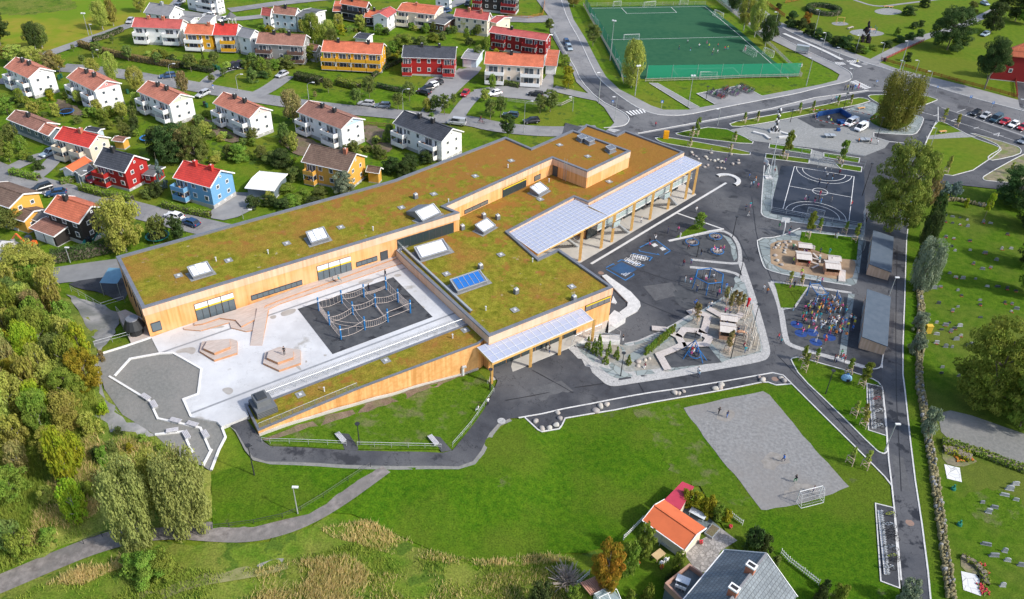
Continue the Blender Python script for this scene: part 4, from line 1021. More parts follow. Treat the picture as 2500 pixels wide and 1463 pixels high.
# stairs and ramp at the south corner
def prismpx(px,z0,z1,mat,name,kind='structure'):
 w=[tuple(P(x,y,z1)[:2])for x,y in px];b=MB();b.prism(w,z0,z1);o=b.build(name,mat)
 if kind:o['kind']=kind
 return o
prismpx([(1469,673),(1480,670),(1540,712),(1562,736),(1564,746),(1555,760),(1526,776),(1512,762),(1531,748),(1533,738)],0,.35,mKerb,'entrance_paving')
for k in range(5):
 t=k/5;prismpx([(1486+6*t,772+6*t),(1500+14*t,757+7*t),(1528,776),(1486,803)],0,1.3-.26*k,mKerb,'entrance_steps')
prismpx([(1497,722),(1506,738),(1502,741),(1492,739)],0,.3,mKerb,'entrance_paving')
prismpx([(1391,843),(1440,818),(1515,818),(1514,832),(1500,834),(1430,836),(1400,847)],-.2,1.2,mKerb,'entrance_ramp')
railing([(1395,846),(1402,832),(1440,815),(1468,803)],1.55,1.0,'railing','steel railing beside the ramp below the south canopy',glass=mMesh)
railing([(1440,822),(1512,831),(1514,822),(1488,806)],1.2,1.1,'railing','mesh railing around the ramp landing beside the lower canopy',glass=mMesh)
# court furniture: decks, ramp, platforms
def deck(px,z0,z1,label,cat='deck',name='deck'):
 w=[tuple(P(x,y,z1)[:2])for x,y in px];b=MB();b.prism(w,z0,z1,mi=1,mt=0);o=b.build(name,[mDeck,mDeckE]);tag(o,label,cat);return o
deck([(576,762),(975,624),(984,641),(684,741),(655,755),(640,793),(618,806),(600,809),(564,800),(560,787),(490,807),(450,804),(447,800),(480,789),(530,776)],ZC,ZC+.22,'lower step of the long timber deck along the courtyard facade')
deck([(573,757),(973,615),(978,626),(680,733),(648,746),(625,778),(589,797),(575,781),(536,776),(495,790),(474,793),(476,786)],ZC+.22,ZC+.47,'upper timber deck along the wooden facade of the courtyard')
b=MB();q=[V(628,751,ZC+.75),V(655,752,ZC+.75),V(640,843,ZC+.08),V(610,843,ZC+.08)]
b.face([q[3],q[2],q[1],q[0]])
for i in range(4):j=(i+1)%4;b.face([(q[i].x,q[i].y,ZC),(q[j].x,q[j].y,ZC),q[j],q[i]],1)
tag(b.build('ramp',[mDeck,mDeckE]),'sloping grey timber ramp leading down from the deck onto the white courtyard','ramp')
for lo,hi,lab in(([(487,857),(493,834),(563,827),(579,832),(579,861),(523,879)],[(496,850),(506,832),(560,827),(562,846),(523,862)],'two tier hexagonal timber platform near the gravel terrace'),
([(642,886),(647,860),(682,847),(734,854),(734,886),(681,904)],[(651,873),(656,857),(685,849),(716,855),(716,872),(678,885)],'two tier hexagonal timber platform with a person standing on it')):
 t=thing('timber_platform',lab,'platform',V(*lo[0],ZC));o0=t.location
 for nm,pp,a0,a1 in(('lower_tier',lo,ZC,ZC+.4),('upper_tier',hi,ZC+.4,ZC+.85)):
  w=[tuple(P(x,y,a1)[:2])for x,y in pp];w=[(x-o0.x,y-o0.y)for x,y in w];b=MB();b.prism(w,a0-o0.z,a1-o0.z,mi=1,mt=0);b.build(nm,[mDeck,mDeckE],t)
# climbing net on the rubber square
t=thing('climbing_net','large rope climbing course hung between blue posts on the dark rubber square','climbing net',V(891,772,ZC));o0=t.location
mBluePost=M('blue_post',(.02,.16,.40),rough=.5);mRope=M('rope',(.66,.56,.50),rough=.8)
posts=[(779,759),(805,794),(833,829),(891,806),(862,769),(835,741),(917,750),(947,787),(1002,765),(972,738),(943,708),(889,726)]
PW=[V(x,y,ZC)for x,y in posts]
for p in PW:
 b=MB();b.cyl((0,0,0),(0,0,2.5),.13,n=8);b.ball((0,0,2.5),.15,n=8,m=4);b.cyl((0,0,1.9),(0,0,2.05),.17,mi=1);o=b.build('post',[mBluePost,mWhiteM],t);o.location=p-o0
def net(i,j,rows=2,rungs=9,z0=.6,z1=2.0,sag=.35,diag=False):
 b=MB();a,c=PW[i]-o0,PW[j]-o0;n=8;lv=[]
 for r in range(rows):
  zz=z0+(z1-z0)*r/(rows-1)if rows>1 else z1;pts=[]
  for k in range(n+1):
   u=k/n;p=a.lerp(c,u);p.z=zz-sag*math.sin(math.pi*u);pts.append(p)
  b.tube(pts,.026,4);lv.append(pts)
 if rungs and rows>1:
  for k in range(1,rungs):
   u=k/rungs*n;i0=int(u);f=u-i0
   pa=lv[0][i0].lerp(lv[0][min(n,i0+1)],f);pb=lv[-1][i0].lerp(lv[-1][min(n,i0+1)],f);b.bar(pa,pb,.027)
 b.build('rope_net',mRope,t)
net(0,1,6,10,.3,1.7,.1);net(1,2,2,8,.5,1.6,.3);net(0,5,2,6);net(5,4,2,0);net(5,11,2,10,.9,1.9);net(11,10,3,0,.5,.9,.2);net(1,4,2,11,.6,1.5);net(4,3,2,0);net(4,6,2,8,.9,1.8);net(6,9,2,10,.8,1.9);net(10,9,2,5,.4,1.9,.1);net(9,8,6,10,.4,2.0,.05);net(6,7,3,9,.5,.8,.3);net(7,8,2,0,.9,2.0,.05);net(3,7,2,12,.5,1.7);net(2,3,2,3,.5,1.9);net(11,6,2,0);net(3,1,2,0,.7,1.4)
# ---------------------------------------------------------------- gravel terrace west of the court
S('gravel_terrace',[(236,868),(369,824),(390,865),(423,864),(492,903),(484,964),(448,977),(467,1019),(530,1030),(541,1042),(551,1069),(516,1152),(496,1139),(440,1120),(379,1063),(299,1013),(255,950)],mGravelD,.05)
for q,w_ in(([(280,920),(318,878),(390,865),(423,864),(492,903),(484,964),(448,977),(467,1019),(530,1030),(541,1042),(551,1069),(535,1100),(516,1150)],.3),
([(267,921),(366,981),(386,1024),(490,1047),(513,1100),(516,1101),(496,1139)],.3),([(379,1063),(447,1056),(467,1100),(473,1108)],.3)):
 ribbon('retaining_kerb',q,w_,mWKerb,.04,.2)
ribbon('retaining_kerb',[(239,868),(369,826)],.25,mWKerb,.0,.25)
def bench(px0,px1,label,z=None,w=.75,mat=None):
 a,c=(G(*px0),G(*px1));d=c-a;d.z=0;L=d.length;t=thing('bench',label,'bench',(a+c)/2,math.atan2(d.y,d.x),'benches of the school grounds')
 b=MB()
 for k in range(4):b.box((-L/2,-w/2+k*w/4+.02,.42),(L/2,-w/2+(k+1)*w/4-.02,.48))
 b.build('seat',mat or mDeck,t)
 for x in(-L/2+.3,L/2-.3):MB().box((x-.12,-w/2+.05,0),(x+.12,w/2-.05,.42)).build('leg',mSteel,t)
mGreyBench=M('grey_bench_wood',(.42,.41,.43),(.5,.49,.5),2,.8)
for a,c in(((348,968),(366,980)),((372,984),(382,1000)),((417,1028),(443,1035)),((458,1036),(484,1044)),((497,1056),(508,1074)),((407,1058),(437,1053)),((451,1057),(462,1076))):
 bench(a,c,'low grey bench along the white kerb of the gravel terrace',mat=mGreyBench)
bench((823,1061),(841,1084),'pale slatted bench in the asphalt bay above the ramp path, nearer the wedge',mat=mGreyBench)
bench((1049,1068),(1067,1090),'pale slatted bench in the asphalt bay by the bend of the ramp path',mat=mGreyBench)
S('asphalt_bay',[(828,1058),(852,1060),(875,1095),(873,1100),(842,1100)],mDark,.04);S('asphalt_bay',[(1052,1064),(1075,1068),(1103,1100),(1078,1104)],mDark,.04)
railing([(640,1080),(660,1083),(846,1089)],0,.9,'handrail','white handrail along the lower ramp path, left stretch',mat=mSteel,glass=False,draped=True,step=2)
railing([(873,1091),(1078,1096)],0,.9,'handrail','white handrail along the lower ramp path between the two benches',mat=mSteel,glass=False,draped=True,step=2)
railing([(1105,1092),(1150,1040),(1182,993),(1206,958),(1190,938)],0,.9,'handrail','white handrail up the slope beside the bend of the ramp path',mat=mSteel,glass=False,draped=True,step=2)
railing([(518,1292),(560,1288),(620,1280),(690,1265),(735,1248),(790,1215),(850,1175),(905,1140)],0,.8,'railing','dark post and wire railing along the gravel path',mat=mBlackM,glass=False,draped=True,step=3)
railing([(205,1328),(250,1310),(330,1295)],0,.8,'railing','dark post and wire railing where the gravel path meets the trees',mat=mBlackM,glass=False,draped=True,step=3)
railing([(232,848),(318,824),(310,790),(286,762)],6.5,1.1,'railing','steel guard rail around the rocky drop beside the dark tank',glass=False,step=2)
railing([(175,712),(250,755),(305,738)],4.2,1.2,'railing','steel guard rail above the rock pit behind the school',glass=False,step=2)
prismpx([(286,762),(306,756),(345,775),(372,822),(320,838)],4,6.5,mDeck,'timber_landing')
t=thing('tank','dark conical tank on the timber landing at the west end of the school','tank',V(332,812,6.5))
b=MB();b.cyl((0,0,0),(0,0,1.2),1.15,1.3,14);b.cyl((0,0,1.2),(0,0,2.6),1.6,.95,14);b.build('body',M('tank_black',(.03,.033,.036),rough=.45),t);MB().cyl((0,0,2.6),(0,0,2.75),.95,.9,14).build('lid',mCap,t)
# ---------------------------------------------------------------- houses
RT={
'tile':Mtile('clay_tiles',(.54,.21,.14),(.46,.165,.105),(.24,.10,.065)),'brown':Mtile('brown_tiles',(.34,.17,.125),(.28,.135,.10),(.13,.07,.05)),
'orange':Mtile('orange_tiles',(.60,.17,.09),(.52,.14,.075),(.30,.09,.045)),'red':Mtile('red_tiles',(.60,.055,.04),(.50,.05,.04),(.28,.03,.025)),
'slate':Mtile('slate_tiles',(.075,.08,.095),(.055,.06,.072),(.02,.022,.028)),'grey':M('felt_grey',(.19,.19,.20),(.24,.24,.25),1,.85),
'dbrown':Mtile('dark_brown_tiles',(.20,.135,.10),(.155,.10,.075),(.07,.045,.035)),'pink':Mtile('faded_red_tiles',(.50,.115,.10),(.44,.10,.09),(.24,.06,.05)),
'steel':M('orange_sheet',(.62,.15,.055),(.56,.135,.05),.6,.5,aniso=(1,1,1)),'felt':M('felt_dark',(.10,.105,.11),(.13,.135,.14),1,.85),'white':M('white_sheet',(.75,.75,.74),rough=.5)}
def wl(n,c):return M('siding_'+n,c,tuple(v*.93 for v in c),4,.75,aniso=(1,1,.2),obj=True)
WM={'white':wl('white',(.78,.78,.775)),'red':wl('red',(.36,.02,.018)),'blue':wl('blue',(.16,.36,.58)),'yellow':wl('yellow',(.66,.36,.07)),'ochre':wl('ochre',(.64,.33,.02)),
'black':wl('black',(.035,.03,.028)),'grey':wl('grey',(.27,.27,.26)),'cream':wl('cream',(.68,.60,.48)),'bluegrey':wl('bluegrey',(.14,.18,.21)),'lblue':wl('pale_blue',(.50,.60,.68)),'brown':wl('brown',(.13,.075,.06)),'beige':wl('beige',(.66,.56,.46)),'dred':wl('dark_red',(.22,.012,.014))}
mTrim=M('white_trim',(.80,.80,.79),rough=.6);mPlinth=M('plinth_grey',(.42,.42,.41),rough=.9);mPane=Mglass('house_pane',(.07,.085,.10),1,.1)
mChim=M('chimney_black',(.03,.03,.032),rough=.6);mBrickC=M('chimney_brick',(.40,.15,.09),rough=.85)
_wm={}
def winmesh(w,h,wood=False,div=1):
 k=(round(w,1),round(h,1),div)
 if k not in _wm:
  b=MB();t=.1
  for lo,hi in(((-w/2,-.07,0),(w/2,.0,t)),((-w/2,-.07,h-t),(w/2,.0,h)),((-w/2,-.07,t),(-w/2+t,.0,h-t)),((w/2-t,-.07,t),(w/2,.0,h-t))):b.box(lo,hi)
  for i in range(1,div):x=-w/2+w*i/div;b.box((x-.04,-.06,t),(x+.04,0,h-t))
  f=b.build('window',mTrim);p=MB().box((-w/2+t/2,-.035,t/2),(w/2-t/2,-.0,h-t/2)).build('pane',mPane)
  _wm[k]=(f.data,p.data);bpy.data.objects.remove(f);bpy.data.objects.remove(p)
 return _wm[k]
def window(root,loc,rot,w=1.1,h=1.1,div=1,name='window'):
 f,p=winmesh(w,h,div=div);o=bpy.data.objects.new(name,f);C.objects.link(o);o.parent=root;o.location=loc;o.rotation_euler=(0,0,rot)
 q=bpy.data.objects.new('pane',p);C.objects.link(q);q.parent=o
 return o
def solve(a,b_,r,he,z0):
 A=V(*a,z0+he);B=V(*b_,z0+he);d=B-A;d.z=0;d.normalize();p=Vector((-d.y,d.x,0))
 x=np.array([3.5,1.8])
 for k in range(20):
  def f(x):q=proj(A+p*x[0]+Vector((0,0,x[1])));return np.array([q[0]-r[0],q[1]-r[1]])
  f0=f(x);J=np.array([(f(x+[.01,0])-f0)/.01,(f(x+[0,.01])-f0)/.01]).T
  try:x=x-np.linalg.solve(J,f0)*.7
  except Exception:break
 return A,B,d,p,float(min(7,max(1.2,x[0]))),float(min(4.5,max(.3,x[1])))
def house(label,a,b_,r,he=5.4,wall='white',roof='tile',z=None,wins=None,floors=2,balc=(),chim=(.35,.62),chimat=None,gable=None,name='house',cat='house',plinth=.6,gwin=True,door=None,trim=True,nw=None,hip=0.0,group=None,ratio=1.0,flip=False,bwall=None,garage=0,back=None):
 z0=h1(*P((a[0]+b_[0])/2,(a[1]+b_[1])/2,he)[:2])if z is None else z
 A,B,d,p,D,rh=solve(a,b_,r,he,z0)
 L=(B-A).length;ov=.35;D2=2*D*ratio
 root=thing(name,label,cat,(A.x,A.y,z0),math.atan2(d.y,d.x),group)
 W_=WM[wall];RM_=RT[roof]
 ox,oy=ov,ov
 w=MB();x0,x1,y0,y1=ox,L-ox,oy,D2-oy
 sl=rh/D
 hw=he+sl*oy-.12
 ytop=D;ztop=he+rh-.14
 hb=he+rh-sl*(y1-D)-.12
 if hip:
  w.box((x0,y0,-1.0),(x1,y1,hw))
 else:
  w.face([(x0,y0,-1),(x1,y0,-1),(x1,y0,hw),(x0,y0,hw)]);w.face([(x1,y1,-1),(x0,y1,-1),(x0,y1,hb),(x1,y1,hb)])
  w.face([(x1,y0,-1),(x1,y1,-1),(x1,y1,hb),(x1,ytop,ztop),(x1,y0,hw)]);w.face([(x0,y1,-1),(x0,y0,-1),(x0,y0,hw),(x0,ytop,ztop),(x0,y1,hb)])
 w.build('wall',W_,root)
 if gable:
  g=MB()
  zc=hw-.1
  for xx,s in((x1+.03,1),):
   g.face([(xx,y0,zc),(xx,y1,zc-.01 if ratio==1 else hb),(xx,ytop,ztop)])
  g.build('gable_cladding',WM[gable]if gable in WM else gable,root)
 if plinth:MB().box((x0-.04,y0-.04,-1),(x1+.04,y1+.04,plinth)).build('plinth',mPlinth,root)
 t=.14;rb=MB()
 yb=D2;zb=he+rh-sl*(yb-D)
 if hip:
  q=[(0,0,he),(L,0,he),(L,D2,he),(0,D2,he)];m0,m1=(hip,D,he+rh),(L-hip,D,he+rh)
  rb.face([q[0],q[1],m1,m0]);rb.face([q[1],q[2],m1]);rb.face([q[2],q[3],m0,m1]);rb.face([q[3],q[0],m0])
  rb.face([(x,y,he-.1)for x,y,_ in reversed(q)])
  for i in range(4):u,v=q[i],q[(i+1)%4];rb.face([(u[0],u[1],he-.1),(v[0],v[1],he-.1),v,u])
 else:
  for(ya,za,yc,zc2)in((0,he,D,he+rh),(D,he+rh,yb,zb)):
   rb.face([(0,ya,za),(L,ya,za),(L,yc,zc2),(0,yc,zc2)]);rb.face([(0,yc,zc2-t),(L,yc,zc2-t),(L,ya,za-t),(0,ya,za-t)])
  for x in(0,L):
   f=[(x,0,he-t),(x,D,he+rh-t),(x,yb,zb-t),(x,yb,zb),(x,D,he+rh),(x,0,he)];rb.face(f if x==0 else f[::-1])
  rb.face([(0,0,he-t),(L,0,he-t),(L,0,he),(0,0,he)]);rb.face([(L,yb,zb-t),(0,yb,zb-t),(0,yb,zb),(L,yb,zb)])
 ro=rb.build('roof',RM_,root)
 if not hip and trim:
  tr=MB()
  for x in(-.03,L+.03):
   tr.bar((x,-.05,he-.08),(x,D,he+rh-.02),.07,.26);tr.bar((x,D,he+rh-.02),(x,yb+.05,zb-.08),.07,.26)
  tr.build('bargeboard',mTrim,ro)
  rc=MB();rc.bar((0,D,he+rh+.03),(L,D,he+rh+.03),.25,.12);rc.build('ridge_cap',RM_,ro)
  g=MB();g.bar((0,-.08,he-.04),(L,-.08,he-.04),.12,.1);g.build('gutter',mTrim if wall!='white' else mSteel,ro)
 for c in chim:
  zc3=he+rh;b=MB();b.box((-.38,-.38,-.9),(.38,.38,.75));b.box((-.44,-.44,.75),(.44,.44,.85));b.cyl((0,0,.85),(0,0,1.0),.15,mi=1)
  o=b.build('chimney',[chimat or mChim,mWhiteM],ro);o.location=(L*c,D-.25,zc3)
 fh=(he-plinth)/max(1,floors)
 n=nw if nw is not None else max(2,int(L/2.6))
 bx=[]
 for(u0,u1)in balc:bx.append((u0*L,u1*L))
 for fl in range(floors):
  zf=plinth+fl*fh+fh*.34
  for k in range(n):
   u=x0+(x1-x0)*(k+.5)/n
   if any(a0-.3<u<a1+.3 for a0,a1 in bx):continue
   window(root,(u,y0,zf),0,1.0,min(1.1,fh*.5))
  for a0,a1 in bx:
   window(root,((a0+a1)/2-.45,y0,plinth+fl*fh+.15),0,(a1-a0)*.5,fh*.74,2);window(root,(a1-.55,y0,plinth+fl*fh+.1),0,.8,fh*.76,1,'door')
  if gwin:
   for v in(.3,.72):window(root,(x1,y0+(y1-y0)*v,zf),math.pi/2,.85,.85)
   for v in(.35,):window(root,(x0,y0+(y1-y0)*v,zf),-math.pi/2,.85,.85)
 if gwin and rh>1.3:window(root,(x1+(.04 if gable else 0),D-.1,he+rh*.28),math.pi/2,.5,.5)
 if plinth>=.5:
  for k in range(3):window(root,(x1+.04,y0+(y1-y0)*(.2+.3*k),.15),math.pi/2,.5,.3)
 bw=WM[bwall]if bwall else(W_ if wall in('white','cream','red','blue')else WM.get(bwall or wall))
 for(a0,a1)in bx:
  for fl in range(floors):
   zf=plinth+fl*fh;o=MB();o.box((a0,-1.25,zf-.16),(a1,y0,zf));bo=o.build('balcony',mPlinth,root)
   rr=MB();rr.box((a0,-1.25,zf),(a1,-1.17,zf+.95));rr.box((a0,-1.17,zf),(a0+.08,y0-.08,zf+.95));rr.box((a1-.08,-1.17,zf),(a1,y0-.08,zf+.95));rr.build('balcony_front',bw,bo)
   ff=MB();cc=rnd.uniform(a0+.6,a1-.8);ff.box((cc-.3,-.8,zf),(cc+.4,-.3,zf+.7));ff.box((cc+.5,-.7,zf),(cc+.8,-.4,zf+.85),1);ff.build('balcony_furniture',[mChim,mDeckE],bo)
  for x in(a0+.08,a1-.08):MB().bar((x,-1.18,plinth),(x,-1.18,plinth+fh*(floors-1)),.1).build('post',mTrim,root)
 if door is not None:
  dd=MB();dd.box((0,-.06,0),(.95,0,2.0));q=dd.build('door',mTrim,root);q.location=(door*L,y0,plinth)
  MB().box((-.2,-.9,2.1),(1.2,0,2.18)).build('porch_roof',RM_,q)
 for k in range(garage):
  gd=MB();gd.box((0,-.05,0),(2.3,0,2.0));gd.box((0,-.08,.66),(2.3,-.05,.7));gd.box((0,-.08,1.3),(2.3,-.05,1.34));q=gd.build('garage_door',mTrim,root);q.location=(x0+.3+k*2.6,y0,0)
 return root
BL=((.02,.27),(.60,.90))
RG='white row houses along the residential road'
for(lab,a,b_,r,g,rf)in(
('white two storey house with orange tiled roof, leftmost of the diagonal row',(10,165),(69,192),(38,140),None,'tile'),
('white balconied house with pale red gable, second in the diagonal row',(162,190),(230,223),(191,165),M('pink_gable',(.62,.28,.27)),'tile'),
('white balconied house with pale green gable, third in the diagonal row',(334,223),(413,257),(361,197),M('green_gable',(.55,.60,.46)),'tile'),
('white balconied house with pale pink gable, fourth in the diagonal row',(519.5,252),(609,290),(545,225),M('pale_pink_gable',(.74,.58,.54)),'tile'),
('white balconied house with pale blue gable, fifth in the diagonal row',(724,273),(833,316),(752,246),M('blue_gable',(.45,.60,.74)),'brown'),
('white balconied house with black tiled roof beside the school',(959,301),(1078,347),(986,270),None,'slate')):
 house(lab,a,b_,r,5.3,'white',rf,balc=BL,gable=g,group=RG)
house('long grey blue bungalow with weathered brown roof at the left edge',(16,291),(94,322),(38,269),3.0,'bluegrey','brown',floors=1,chim=(.45,))
house('low grey blue extension with orange tiles beside the weathered bungalow',(92,321),(118,332),(110,301),3.0,'bluegrey','tile',floors=1,chim=(),plinth=.2)
house('white house with bright red roof and balconies above the dark slate house',(131,339),(217,362),(153,309),4.8,'cream','red',balc=((.0,.3),(.5,.8)),chim=(.55,),chimat=mBrickC)
house('bright red house with black slate roof and corner balcony',(228.6,401.6),(304,422),(252,360),4.6,'red','slate',balc=((.02,.42),),chim=(.35,),chimat=mChim)
house('small red annex with grey roof behind the red house',(338,425),(375,430),(352,411),2.2,'red','felt',floors=1,chim=(),plinth=.1,gwin=False,nw=1)
house('blue painted house with bright red roof and white corner balconies',(422,434),(513,459),(448,392.5),4.8,'blue','red',balc=((.0,.36),),chim=(.35,.78),chimat=M('chimney_red',(.45,.04,.03)),name='house')
house('black timber house with red tiled roof behind the big birch',(108,518),(192,546.5),(139,477),4.8,'black','orange',chim=(.3,),balc=())
house('low garage wing with brown tiles and two white doors on the black house',(71,556),(131,578),(104,533),2.5,'black','brown',floors=1,chim=(),nw=0,garage=2,plinth=.1,gwin=False,z=2.5)
house('orange yellow house with dark brown roof cut by the left edge',(-60,480),(22,508),(-25,447),5.2,'yellow','dbrown',chim=())
house('orange yellow lean-to with brown roof beside the yellow house',(22,530),(58,541),(47,505),2.9,'yellow','dbrown',floors=1,chim=(),plinth=.1,nw=0)
house('dark roofed shed between the yellow and black houses',(75,535),(105,545),(95,513),2.3,'yellow','felt',floors=1,chim=(),plinth=.1,nw=0)
house('golden yellow house with brown tiled roof and one small balcony',(735.6,395),(848.6,420),(758,352),5.0,'yellow','dbrown',balc=((.08,.30),),chim=(.78,),chimat=mBrickC,z=.9,bwall='yellow')
house('small yellow annex with brown roof behind the golden house',(893,419),(925,424),(897,405),2.6,'yellow','dbrown',floors=1,chim=(),plinth=.1,nw=0,gwin=False)
house('orange roofed white garage beside the red house',(179,421),(226,394),(160,409),2.4,'white','steel',floors=1,chim=(),plinth=.1,nw=0,gwin=False,name='garage',cat='garage')
house('dark blue carport beside the orange garage',(197,430),(229,412),(190,420),2.2,'bluegrey','felt',floors=1,chim=(),plinth=.1,nw=0,gwin=False,name='carport',cat='carport')
house('white roofed shed behind the blue house',(598,459),(668,466),(616,435),2.4,'bluegrey','white',floors=1,chim=(),plinth=.1,nw=0,gwin=False,name='shed',cat='shed')
house('long white terrace with pinkish red roof and balconies, top left',(321,66),(440,71.4),(328.6,43),5.0,'white','pink',balc=((.02,.3),(.62,.95)),chim=(.3,.6),chimat=mBrickC)
house('golden half of the terrace with orange roof, top left',(449,82.6),(517,85.7),(457,58.4),5.0,'ochre','orange',balc=((.0,.62),),chim=(.8,),chimat=mBrickC,bwall='white')
house('white half of the terrace with bright red roof and roof windows',(519,85.7),(577,87),(524.7,58),5.0,'white','red',balc=((.3,.9),),chim=(.35,),bwall='ochre')
house('white flat-topped wing on the end of the red roofed terrace',(577,87),(610,95),(590,66),5.2,'white','grey',chim=(),nw=1)
house('grey rendered house with faded red roof and brown balconies',(624,106.5),(741,113),(631.7,79),5.2,'grey','brown',balc=((.0,.32),(.66,.98)),chim=(.33,.65),bwall='brown')
house('small grey annex with faded red roof beside the grey house',(748,122),(772,126),(755,107),3.2,'grey','brown',floors=1,chim=(),nw=1,plinth=.2)
house('ochre terrace of four with orange red roof and yellow balconies',(783.6,126),(931.7,133.8),(790,98.7),5.2,'ochre','orange',balc=((.0,.24),(.25,.49),(.5,.74),(.75,.98)),chim=(.25,.75),bwall='ochre')
house('crimson house with black tiled roof above the long lawn',(981,140),(1112,144),(985,111),5.4,'red','slate',balc=((.0,.18),(.76,.98)),chim=(.35,.68),bwall='red',z=.4)
house('beige house with orange tiled roof and white garage doors',(1182,156),(1327,165),(1186,126.5),5.8,'beige','orange',balc=((.02,.34),(.62,.95)),chim=(.44,),z=.2,bwall='white')
house('deep red terrace with red and brown tiled roof',(1192.7,79),(1333.5,100),(1202,63.6),5.2,'dred','pink',balc=((.08,.3),(.6,.85)),chim=(.35,),bwall='dred')
house('cream house with red roof left of the small annex, near the top',(1108,40),(1191,50.6),(1113.5,20.8),5.0,'cream','pink',chim=(.4,.75),chimat=mBrickC)
house('small cream annex with faded red roof',(1193,52),(1212,57),(1212,39),4.0,'cream','pink',chim=(),floors=1,nw=1,plinth=.2)
house('cream house with red roof and pale balconies near the top centre',(968,26),(1061.6,36.4),(981,8),5.0,'cream','orange',balc=((.0,.3),(.5,.82)),chim=(.4,),chimat=mBrickC)
house('black house with bright red roof at the top of the photo',(830,9),(895,20),(835,-6),5.0,'black','orange',balc=((.1,.9),),chim=(.4,),bwall='black')
house('white gabled house with red roof between the black and the cream house',(946,44),(972,27),(926,33),4.6,'white','pink',chim=(),nw=2)
house('low black wing with red roof beside the black house',(888,42),(922,44),(894,24),2.8,'black','orange',floors=1,chim=(.6,),plinth=.2,nw=2)
house('low black wing with red roof on the left of the black house',(812,28),(832,28),(815,13),2.8,'black','orange',floors=1,chim=(),plinth=.2,nw=1)
house('pale blue and grey house with weathered grey brown roof',(663,32.5),(721,39),(669,14),5.0,'lblue','brown',chim=(.5,),nw=3)
house('grey wing with dark roof and white gable, top left',(720,39),(757,45),(740,24),4.8,'white','felt',chim=(),nw=2)
house('small white house with red roof beside the pale blue house',(637,37),(660,41),(640,18),4.4,'white','pink',chim=(),nw=1)
house('white house with grey roof above the long terrace, top left',(350.6,31),(413,40),(366,6.5),4.6,'white','grey',chim=(.5,),chimat=mSteel)
house('white house cut by the top edge, top left',(450,-12),(528,2),(458,-30),4.6,'white','slate',balc=((.4,.9),),chim=())
house('black and cream house cut by the top edge of the photo',(1155,-10),(1262,0),(1160,-28),5.0,'black','tile',chim=(),balc=((.0,.2),(.65,.98)),bwall='dred')
house('white house cut by the top edge, right of centre',(1060,-14),(1098,-8),(1063,-26),4.6,'white','grey',chim=())
house('dark brown flat shed with grey roof near the cream houses',(1042,53),(1085,60.5),(1062,42),3.2,'brown','felt',floors=1,chim=(),plinth=.1,nw=3,ratio=1.0,name='shed',cat='shed')
house('grey double garage behind the crimson house',(1126,142),(1165,146),(1135,128),2.6,'lblue','grey',floors=1,chim=(),plinth=.1,nw=0,garage=1,name='garage',cat='garage',gwin=False)
house('white garage with orange tiles beside the beige house',(1329.6,160),(1359.5,162),(1334,147),2.6,'white','orange',floors=1,chim=(),plinth=.1,nw=0,name='garage',cat='garage',gwin=False)
house('small white shed with black roof behind the ochre terrace',(863,92),(895,96),(872,83),2.4,'white','slate',floors=1,chim=(),plinth=.1,nw=0,name='shed',cat='shed',gwin=False)
house('white garage with grey roof behind the long terrace',(428.6,45.5),(465,52),(439,37.7),2.6,'white','grey',floors=1,chim=(),plinth=.1,nw=0,name='garage',cat='garage',gwin=False)
house('grey roofed garage right of the white garage, top left',(480.5,56),(509,57),(491,44),2.6,'white','grey',floors=1,chim=(),plinth=.1,nw=0,name='garage',cat='garage',gwin=False)
house('small dark garden shed behind the white house with red roof',(205,318),(238,324),(212,312),2.0,'lblue','slate',floors=1,chim=(),plinth=.1,nw=0,name='shed',cat='shed',gwin=False)
house('small orange sided shed beside the garden path',(272,343),(300,347),(280,334),2.0,'yellow','brown',floors=1,chim=(),plinth=.1,nw=0,name='shed',cat='shed',gwin=False)
# big red barn, cut by the right edge
barn=house('large red timber hall with hipped orange roof cut by the right edge',(2437,135),(2610,152),(2479,62),7.5,'dred','orange',floors=1,chim=(),hip=7.0,nw=2,z=0,name='hall',cat='hall',plinth=.3,gwin=False)
# houses at the bottom
house('low white outbuilding with smooth orange roof in the bottom garden',(1569,1270),(1672,1343),(1598,1234),2.4,'cream','steel',floors=1,chim=(),nw=0,z=0,name='outbuilding',cat='outbuilding',gwin=False,plinth=.15)
q=[V(1624,1218,2.3),V(1666,1175,2.3),V(1693,1189.5,2.1),V(1661,1244,2.1)]
t=thing('lean_to','lean-to with flat raspberry red roof behind the orange roofed outbuilding','lean-to',(q[0].x,q[0].y,0));o0=t.location
b=MB();b.prism([((p-o0).x,(p-o0).y)for p in q],0,2.0,top=False);b.build('wall',WM['beige'],t)
b=MB();cc=(q[0]+q[1]+q[2]+q[3])/4
ee=[cc+(p-cc)*1.05 for p in q];b.prism([((p-o0).x,(p-o0).y)for p in ee],2.0,2.14);b.build('roof',M('raspberry_sheet',(.45,.045,.08),(.40,.04,.07),1,.5),t)
hs=house('pale house with grey slate roof and brick chimneys at the bottom',(1770,1343),(1640,1500),(1871,1352),5.0,'beige','grey',floors=2,chim=(),nw=3,z=0,gwin=False,trim=True,plinth=.3)
for o in bpy.data.objects:
 if o.parent==hs and o.name.startswith('roof'):o.data.materials[0]=Mtile('natural_slates',(.20,.23,.25),(.15,.175,.195),(.09,.10,.11),.45,.38)
A,B,d,p,D,rh=solve((1770,1343),(1640,1500),(1871,1352),5.0,0)
